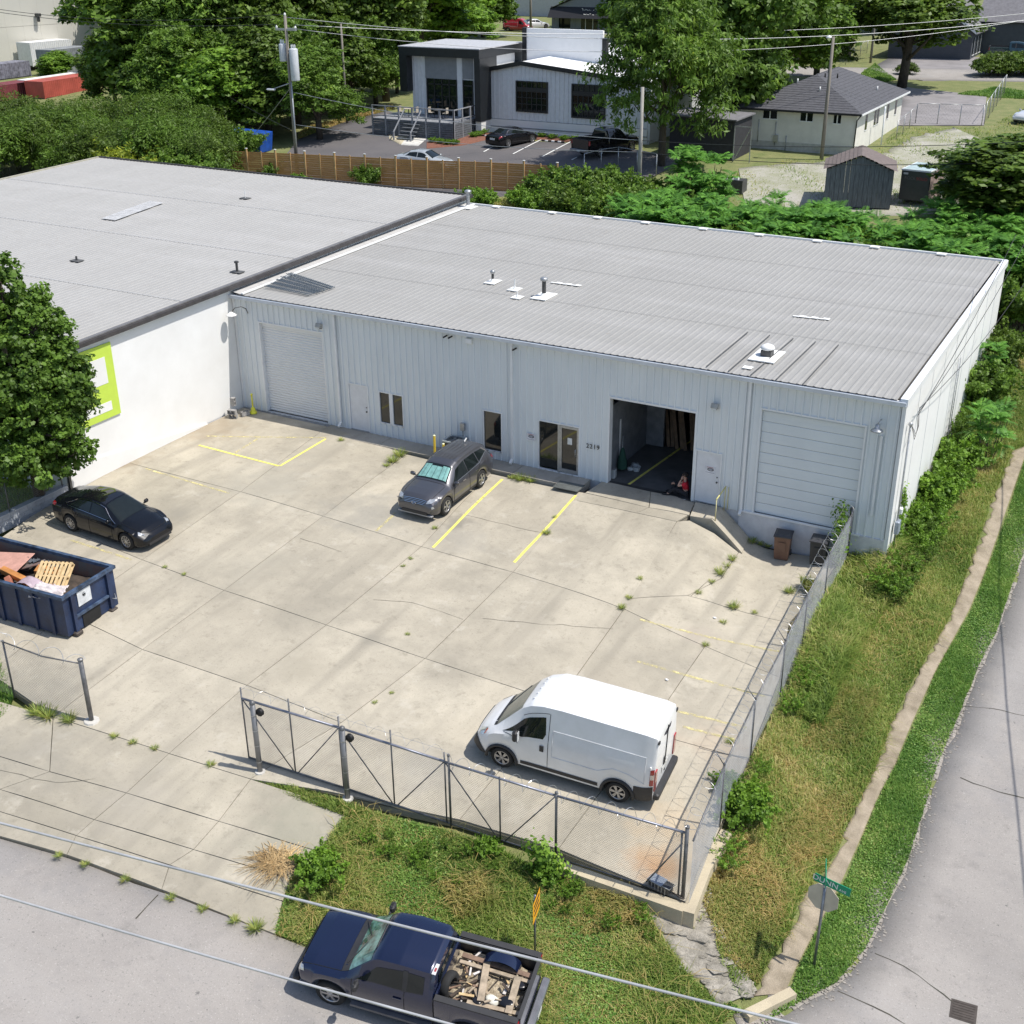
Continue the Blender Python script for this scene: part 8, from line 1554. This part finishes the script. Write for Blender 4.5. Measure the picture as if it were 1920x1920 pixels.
# ------------------------------------------------------------------ sumac
def sumac_mesh(seed, m, nst=8, H=2.6, L=.62, spread=1.1, lf=.11):
    r = np.random.default_rng(seed); C = []; D = []; S_ = []
    Vs = []; 
    for s_ in range(nst):
        bx, by = r.normal(0, spread*.5, 2); h = H*r.uniform(.55, 1.05); nf = 11
        for f in range(nf+5):
            low = f >= nf; a = f*2.4+s_; el = r.uniform(.5,1.35) if not low else r.uniform(.0,.5); base = np.array([bx, by, h*(1 if not low else r.uniform(.6,.9))]); d = np.array([math.cos(a), math.sin(a), 0]); Lf = L*r.uniform(.8,1.25)
            side = np.array([-d[1], d[0], 0])
            for k in range(1, 9):
                t = k/8; p = base+d*Lf*t*(.5+.5*math.cos(el))+np.array([0,0,Lf*(1.15*math.sin(el)*t-.45*t*t)]); fwd = d+np.array([0,0,math.sin(el)-1.0*t]); fwd /= np.linalg.norm(fwd)
                for sg in (1,-1):
                    dr = side*sg+fwd*.45+np.array([0,0,-.25]); dr /= np.linalg.norm(dr); l = lf*(1.15-.5*abs(t-.45)); w = fwd*lf*.2; w = fwd*lf*.3; Vs.append([p-w*.4, p+dr*l*.5+w, p+dr*l*1.5, p+dr*l*.5-w])
    V = np.array(Vs).reshape(-1, 3); n = len(Vs); return npmesh('foliage', V, np.arange(4*n).reshape(n, 4), m, np.repeat(r.random(n//16+1), 16)[:n])
SM = [sumac_mesh(s_, L_sum, 8, 3.0, .72, 1.35, .17) for s_ in (1,2,3)]
sst = MB(); sst.smooth = True
for k in range(7): a = k*.9; sst.tube([(.2*math.cos(a),.2*math.sin(a),-.3),(.6*math.cos(a),.6*math.sin(a),1.2),(.75*math.cos(a),.75*math.sin(a),2.4)],[.04,.03,.015],5)
sst = sst.mesh('stem', bark)
def sumac(p, s_, label, group): t = thing('sumac_shrub', label, 'shrub', tuple(p), r.uniform(0,6.28), group); inst(sst,'stem',t,sc=(s_,)*3); inst(SM[r.randrange(3)],'foliage',t,sc=(s_,)*3); return t
for i in range(130):
    u = r.random(); x = 8.5+u*23; y = r.uniform(22.0, 30 if x < 24 else 34); s_ = (r.uniform(.98,1.25) if y > 24.5 else r.uniform(.8,1.05))*(.85 if 20 < x < 25 else 1); col_ = 'left of the shed' if x < 13.5 else ('in front of the shed' if x < 19 else ('in front of the cargo trailer' if x < 23 else 'below the vine smothered tree')); rw = 'nearest the roof edge' if y < 26 else ('in the middle row' if y < 29.5 else 'in the far row')
    sumac((x, y, gz(x, y)-.1), s_, 'sumac shrub '+col_+', '+rw, 'sumac shrubs behind the warehouse')
for px,py,s_,lab in ((1300,425,1.1,'tall sumac nearest the roof edge, right of the grey pole'),(1320,400,1.25,'tallest sumac clump right of the grey pole, before the dark shed'),(1290,390,1.2,'tall sumac close right of the grey pole among the vines'),(1340,430,.95,'lower sumac beside the white sheets behind the warehouse')): sumac(PG(px,py), s_, lab, 'taller sumac shrubs')
for i in range(40): bush('vine', (r.uniform(8.5,31), r.uniform(22,31), 1.9), r.uniform(.9,1.3), None, 'leafy undergrowth bush among the sumac shrubs behind the warehouse', 'undergrowth below the sumac')
# plants on the right bank
bank = [((1712,985),.75,'brt','bright bush climbing the side wall, nearest the front corner'),((1745,945),1.1,'brt','rounded bright bush on the bank beside the side wall'),((1790,880),1.05,'brt','wide bright bush midway along the side wall'),((1838,760),.8,'vine','green bush at the side wall below the thin pipes'),((1862,690),.8,'vine2','darker bush farther up along the side wall'),((1885,600),.8,'vine2','dark bush at the far end of the side wall'),((1395,1535),.75,'brt','bright leafy bush at the foot of the side fence near the corner'),((1360,1480),.4,'brt','small bush at the side fence beyond the corner bush')]
for (px,py),s_,k_,lab in bank: bush(k_, PG(px,py), s_, None, lab)
sumac(PG(1850,860), .75, 'broad fronded sapling on the right bank beside the path', None); sumac(PG(1840,720), .65, 'smaller fronded sapling farther along the right bank', None)
for (px,py),s_,lab in (((600,1650),.62,'bright leafy bush at the apron edge beside the dry brush'),((1022,1645),.42,'bushy green vine on the low wall behind the warning sign'),((915,1600),.35,'small leafy weed at the foot of the front fence')): bush('brt', PG(px,py), s_, None, lab)
def vinestrip(name, label, pts, w, n, m, size, seed):
    rr = np.random.default_rng(seed); P = resample(pts, n); C = P+rr.normal(0,1,(n,3))*np.array(w); V,F = leaves(C, np.tile([[.3,-.5,.6]],(n,1)), size, .7, seed); return tag(bpy.data.objects.new(name, npmesh(name,V,F,m,rr.random(n))), label, 'vine')
for nm,lab,pts,w,n in (('climbing_vine','leafy vine climbing the side fence end by the black bin',[(28.35,-.6,-1),(28.3,-.5,.2),(28.2,-.3,1.1)],(.16,.12,.2),650),('climbing_vine','narrow dark vine climbing the side wall near the meter',[(30.05,1.6,-1),(30.03,1.7,.6),(30.0,1.6,1.4)],(.05,.12,.12),420),('climbing_vine','vine tangled over the outside corner of the low wall',[(26.1,-19.7,-1.3),(25.9,-19.6,-.9),(26.4,-19.6,-1.5)],(.25,.12,.2),500)):
    o = vinestrip(nm,lab,pts,w,n,L_brt,.06,n); COL.objects.link(o)
# dry brush on the apron
dry = mat('dry_brush', (.56,.40,.20), .9, var=.25, scale=12); p = PL(525,1618); t = thing('dry_brush_pile', 'dry tan brush pile lying on the apron edge', 'brush', tuple(p)); mb = MB(); rr = random.Random(4)
for k in range(420):
    a = rr.uniform(0,6.28); L1 = rr.uniform(.3,1.0)*(1.2 if math.cos(a) < .2 else .7); b0 = Vector((rr.uniform(-.3,.3),rr.uniform(-.3,.3),rr.uniform(0,.07))); e_ = b0+Vector((L1*math.cos(a),L1*math.sin(a),rr.uniform(-.01,.05))); m_ = (b0+e_)/2+Vector((rr.uniform(-.1,.1),rr.uniform(-.1,.1),.08)); mb.tube([b0,m_,e_],[.009,.007,.003],3,caps=False)
mb.build('twigs', dry, t, kind='stuff', recalc=False)
# ------------------------------------------------------------------ grass
def grass(name, polys, n, h, m, seed, excl=(), tuft=.0, w=.011, f=GRD, off=0.0, lean=.5, label=None, flat=None):
    rr = np.random.default_rng(seed); P = np.concatenate([np.array(p) for p in polys]); lo, hi = P.min(0), P.max(0); out = []
    while sum(len(o) for o in out) < n:
        q = rr.uniform(lo, hi, (n*2, 2)); k = np.zeros(len(q), bool)
        for p in polys: k |= inpoly(q[:,0], q[:,1], p)
        for p in excl: k &= ~inpoly(q[:,0], q[:,1], p)
        # patchy cover
        pat = np.sin(q[:,0]*2.3+np.sin(q[:,1]*1.7)*1.3)*np.cos(q[:,1]*1.9+q[:,0]*.8); k &= rr.random(len(q)) < (.75+.25*pat); out.append(q[k])
    q = np.concatenate(out)[:n]; z = f(q[:,0], q[:,1])+off; hh = h*(.55+.9*rr.random(n)**1.5)*(1+.45*np.sin(q[:,0]*1.3+q[:,1]*.9)); a = rr.uniform(0,2*math.pi,n); ln = rr.uniform(.1,1,n)*lean*hh; d = np.stack([np.cos(a),np.sin(a)],1); s_ = np.stack([-d[:,1],d[:,0]],1)*(w*(.6+.8*rr.random(n)))[:,None]
    B = np.concatenate([q,z[:,None]-.02],1); M_ = np.concatenate([q+d*(ln*.35)[:,None],(z+hh*.6)[:,None]],1); Tp = np.concatenate([q+d*ln[:,None],(z+hh*(.9-.2*lean))[:,None]],1); s3 = np.concatenate([s_,np.zeros((n,1))],1)
    V = np.stack([B-s3,B+s3,M_+s3*.8,M_-s3*.8,Tp],1).reshape(-1,3); i = np.arange(n)*5; F = np.concatenate([np.stack([i,i+1,i+2],1),np.stack([i,i+2,i+3],1),np.stack([i+3,i+2,i+4],1)])
    pr = .5+.5*np.sin(q[:,0]*.9+1.3*np.sin(q[:,1]*.55)); rd = np.clip(rr.random(n)*.6+pr*.4,0,1); me = npmesh(name, V, F, m, np.tile(rd,3)); o = bpy.data.objects.new(name, me); COL.objects.link(o); o['kind'] = 'stuff'; return o
def grassmat(name, a, b, c_, d_, sc=.35):
    m = leafmat(name, a, b, c_, sc); es = m.node_tree.nodes['Color Ramp'].color_ramp.elements; e = es.new(.93); e.color = (*d_,1)
    for k_, p_ in enumerate((.28,.53,.69,.85)): es[k_].position = p_
    return m
GM1 = grassmat('bank_grass', (.14,.23,.045),(.30,.40,.085),(.54,.49,.19),(.70,.56,.28),.45); GM2 = grassmat('lawn_grass', (.10,.22,.04),(.20,.35,.065),(.30,.43,.10),(.48,.48,.18),.8); GM3 = grassmat('dry_grass', (.15,.22,.04),(.38,.34,.11),(.58,.42,.17),(.66,.50,.22),.6)
pw = lambda pts: [tuple(PG(*p)[:2]) for p in pts]
bankP = [(30.0,-19.4),(30.2,-17.5),(29.9,-15.4),(29.3,-12.6),(29.1,-9),(28.75,-5),(28.4,-.8),(28.35,.0),(30.0,.1),(30.05,8),(30.05,20.5),(33.3,22)]+pathL[1:]+[tuple(PG(1390,1880)[:2]),tuple(PG(1345,1790)[:2]),tuple(PG(1335,1700)[:2])]
vergeP = pathR[::-1]+[]
vergeP = pathR+[(31.8,-23.0)]+[(x-.1,y) for x,y in se[1:-3]]
frontP = pw([(515,1752),(600,1785),(700,1822),(850,1878),(1000,1925),(1200,1975),(1330,1940),(1390,1895)])+[tuple(PG(1290,1830)[:2]),tuple(PG(1195,1690)[:2])]+pw([(1035,1640),(838,1560),(660,1516),(480,1462),(600,1500),(655,1525),(600,1600),(545,1650)])
spill_ex = [tuple(a_[:2]) for a_ in A]+[tuple(b_[:2]) for b_ in B[::-1]]
grass('bank_grass', [bankP], 150000, .24, GM1, 1, w=.012, lean=.8); grass('bank_tall_grass', [pw([(1590,1030),(1700,1020),(1690,1100),(1600,1240),(1540,1370),(1490,1340),(1480,1290),(1540,1150)])], 22000, .62, GM1, 2, w=.014, lean=.8)
grass('verge_grass', [vergeP], 90000, .11, GM2, 3, w=.011, lean=.7); grass('front_grass', [frontP], 120000, .15, GM1, 4, excl=[spill_ex], w=.011, lean=.8)
grass('dry_grass', [pw([(1500,1090),(1640,1130),(1600,1220),(1560,1200)]), pw([(1560,1290),(1650,1300),(1600,1420),(1500,1400)]), pw([(1560,1480),(1600,1500),(1560,1600),(1480,1640),(1460,1560)]), pw([(820,1660),(900,1640),(930,1700),(860,1730)]), pw([(1310,1600),(1400,1570),(1480,1700),(1420,1850),(1360,1800),(1320,1700)]), pw([(1060,1640),(1180,1680),(1200,1730),(1100,1760),(1040,1720)])], 34000, .28, GM3, 5, w=.012, lean=1.1)
grass('straw_litter', [bankP, frontP], 16000, .30, GM3, 15, excl=[spill_ex], w=.008, lean=2.6)
grass('gate_grass', [pw([(462,1452),(520,1468),(600,1495),(680,1525),(660,1540),(560,1505),(480,1470)])], 7000, .16, GM1, 6, w=.012)
grass('left_grass', [pw([(-60,1230),(0,1240),(28,1300),(15,1340),(-60,1400)])], 7000, .28, GM2, 7, w=.013)
grass('wall_grass', [[(-9,-11),(-.2,-11),(-.2,-20),(-9,-20)]], 20000, .3, GM1, 8, w=.014)
grass('rear_lawn', [pw([(1370,330),(1480,300),(1620,300),(1690,240),(1720,240),(1850,240),(1925,200),(1925,330),(1780,395),(1600,400),(1360,410)])], 12000, .14, GM1, 9, w=.025, lean=.9); grass('rear_lawn', [pw([(1580,165),(1640,120),(1680,150),(1640,158)]), pw([(1795,178),(1860,166),(1925,172),(1925,186),(1870,184)])], 16000, .2, GM2, 10, w=.04)
grass('fence_grass', [pw([(420,345),(560,358),(700,372),(860,385),(1040,395),(1300,440),(1300,400),(1040,372),(860,380),(640,362),(420,338)])], 26000, .45, GM1, 11, w=.03, lean=.7)
grass('rear_grass', [pw([(560,262),(640,232),(740,205),(735,198),(640,222),(560,250)])], 9000, .25, GM3, 12, w=.04)
# leaf litter / trodden plants low over the soil: clover-like ground cover
def cover(name, poly, n, m, size, seed, excl=()):
    rr = np.random.default_rng(seed); P = np.array(poly); lo, hi = P.min(0), P.max(0); q = rr.uniform(lo,hi,(n*3,2)); k = inpoly(q[:,0],q[:,1],poly)
    for e in excl: k &= ~inpoly(q[:,0],q[:,1],e)
    q = q[k][:n]; C = np.concatenate([q,(GRD(q[:,0],q[:,1])+.03+rr.random(len(q))*.07)[:,None]],1); V,F = leaves(C, np.tile([[0,0,1.5]],(len(q),1)), size, .7, seed, .6); o = bpy.data.objects.new(name, npmesh(name,V,F,m,rr.random(len(q)))); COL.objects.link(o); o['kind'] = 'stuff'
cover('ground_cover', frontP, 60000, GM2, .028, 1, [spill_ex]); cover('ground_cover', vergeP, 50000, GM2, .025, 2)
# weeds in the slab joints
wm = grassmat('weed_green', (0.150, 0.225, 0.045),(0.300, 0.375, 0.075),(0.450, 0.450, 0.120),(0.540, 0.480, 0.150),2.)
def weedmesh(seed, n=90, R=.16, h=.12):
    rr = np.random.default_rng(seed); a = rr.uniform(0,6.28,n); q = np.stack([np.cos(a),np.sin(a)],1)*rr.random((n,1))*R*.5; d = np.stack([np.cos(a),np.sin(a)],1)*rr.uniform(.4,1,(n,1))*R; z = rr.uniform(.3,1,n)*h; s_ = np.stack([-d[:,1],d[:,0]],1)*.05
    V = np.stack([np.c_[q-s_,np.zeros(n)],np.c_[q+s_,np.zeros(n)],np.c_[q+d+s_*.4,z],np.c_[q+d-s_*.4,z]],1).reshape(-1,3); return npmesh('weed',V,np.arange(4*n).reshape(n,4),wm,rr.random(n))
WMs = [weedmesh(1),weedmesh(2,120,.22,.2),weedmesh(3,70,.12,.08)]
for i,(px,py,k_,s_) in enumerate([(1025,1001,1,.9),(815,991,0,.9),(1200,1086,0,.9),(1180,1122,0,1),(1166,1141,1,.8),(1372,1050,1,1),(1362,1062,0,1.2),(1350,1076,1,1.2),(1335,1092,0,1),(1310,1112,0,1),(1480,1111,1,1.1),(1376,1140,1,1.2),(1415,1150,0,.9),(1357,1168,0,1),(1323,1210,0,1),(1368,1392,0,1),(975,900,1,1.4),(995,903,1,1.2),(960,897,0,1.2),(750,855,1,1.6),(737,866,1,1.4),(725,874,0,1.2),(640,826,0,1.2),(765,1190,2,.9),(703,1318,2,.9),(770,1048,2,1),(756,1062,2,.9),(345,1078,2,1),(310,1064,2,1),(1040,970,2,1),(1410,1018,1,1.1),(1425,1022,0,1.2),(1440,1026,0,1.2),(735,1300,2,.8),(90,1345,1,1.6),(70,1338,1,1.5),(130,1352,1,1.3),(215,1382,0,1),(250,1393,0,1),(290,1404,0,.9),(395,1435,0,1),(110,1606,0,.9),(160,1622,0,.9),(235,1650,0,1),(320,1685,0,1),(380,1706,0,1),(440,1728,0,1.1),(480,1742,1,1.1),(1420,870,2,.5)]):
    if i == 48: continue
    p = PL(px,py); t = inst(WMs[k_],'weed',None,(p[0],p[1],p[2]+.005),(0,0,i*1.3),(s_*.95,)*3); tag(t,'small green weed tuft in the concrete '+('in the corner by the wheeled bins' if px > 1260 and py < 1100 else 'in the yard near the side fence' if px > 1260 else 'at the edge of the raised walk' if py < 910 else 'on the apron edge beside the street' if py > 1600 and px < 500 else 'along the gate line near the left fence' if px < 400 and py > 1300 else 'joint out in mid yard'),'weed','weeds in the concrete joints')
# pebbles by the street edge and litter specks
grm = mat('litter_white', (.7,.7,.7), .6)
for i,(px,py,lab) in enumerate(((1250,1276,'scrap of white litter on the yard beyond the van'),(1340,1160,'crumb of litter near the weeds in the yard'),(1475,1612,'white bottle cap in the dry grass near the side street'),(1149,1822,'small white litter in the front grass right of the pickup'))): rock(tuple((PL if i < 2 else PG)(px,py)+np.array([0,0,.04])),.06,200+i,grm,'litter',flat=.5); tag([o for o in bpy.data.objects if o.name.startswith('litter')][-1],lab,'litter')
spm = rock((0,0,0),.05,300,gravel,'stone'); me_ = spm.data; bpy.data.objects.remove(spm); mb = MB(); rr = random.Random(9)
V0 = np.array([v.co[:] for v in me_.vertices]); F0 = [tuple(p.vertices) for p in me_.polygons]
for k in range(1500):
    j = rr.randrange(len(se)-4)+1; u = rr.random(); x = se[j][0]*(1-u)+se[j+1][0]*u-rr.gauss(.12,.16); y = se[j][1]*(1-u)+se[j+1][1]*u; s_ = rr.uniform(.25,1); mb.add((V0*s_+np.array([x,y,gz(x,y)+.045])).tolist(), F0)
mb.build('loose_gravel', gravel, None, kind='stuff', recalc=False)
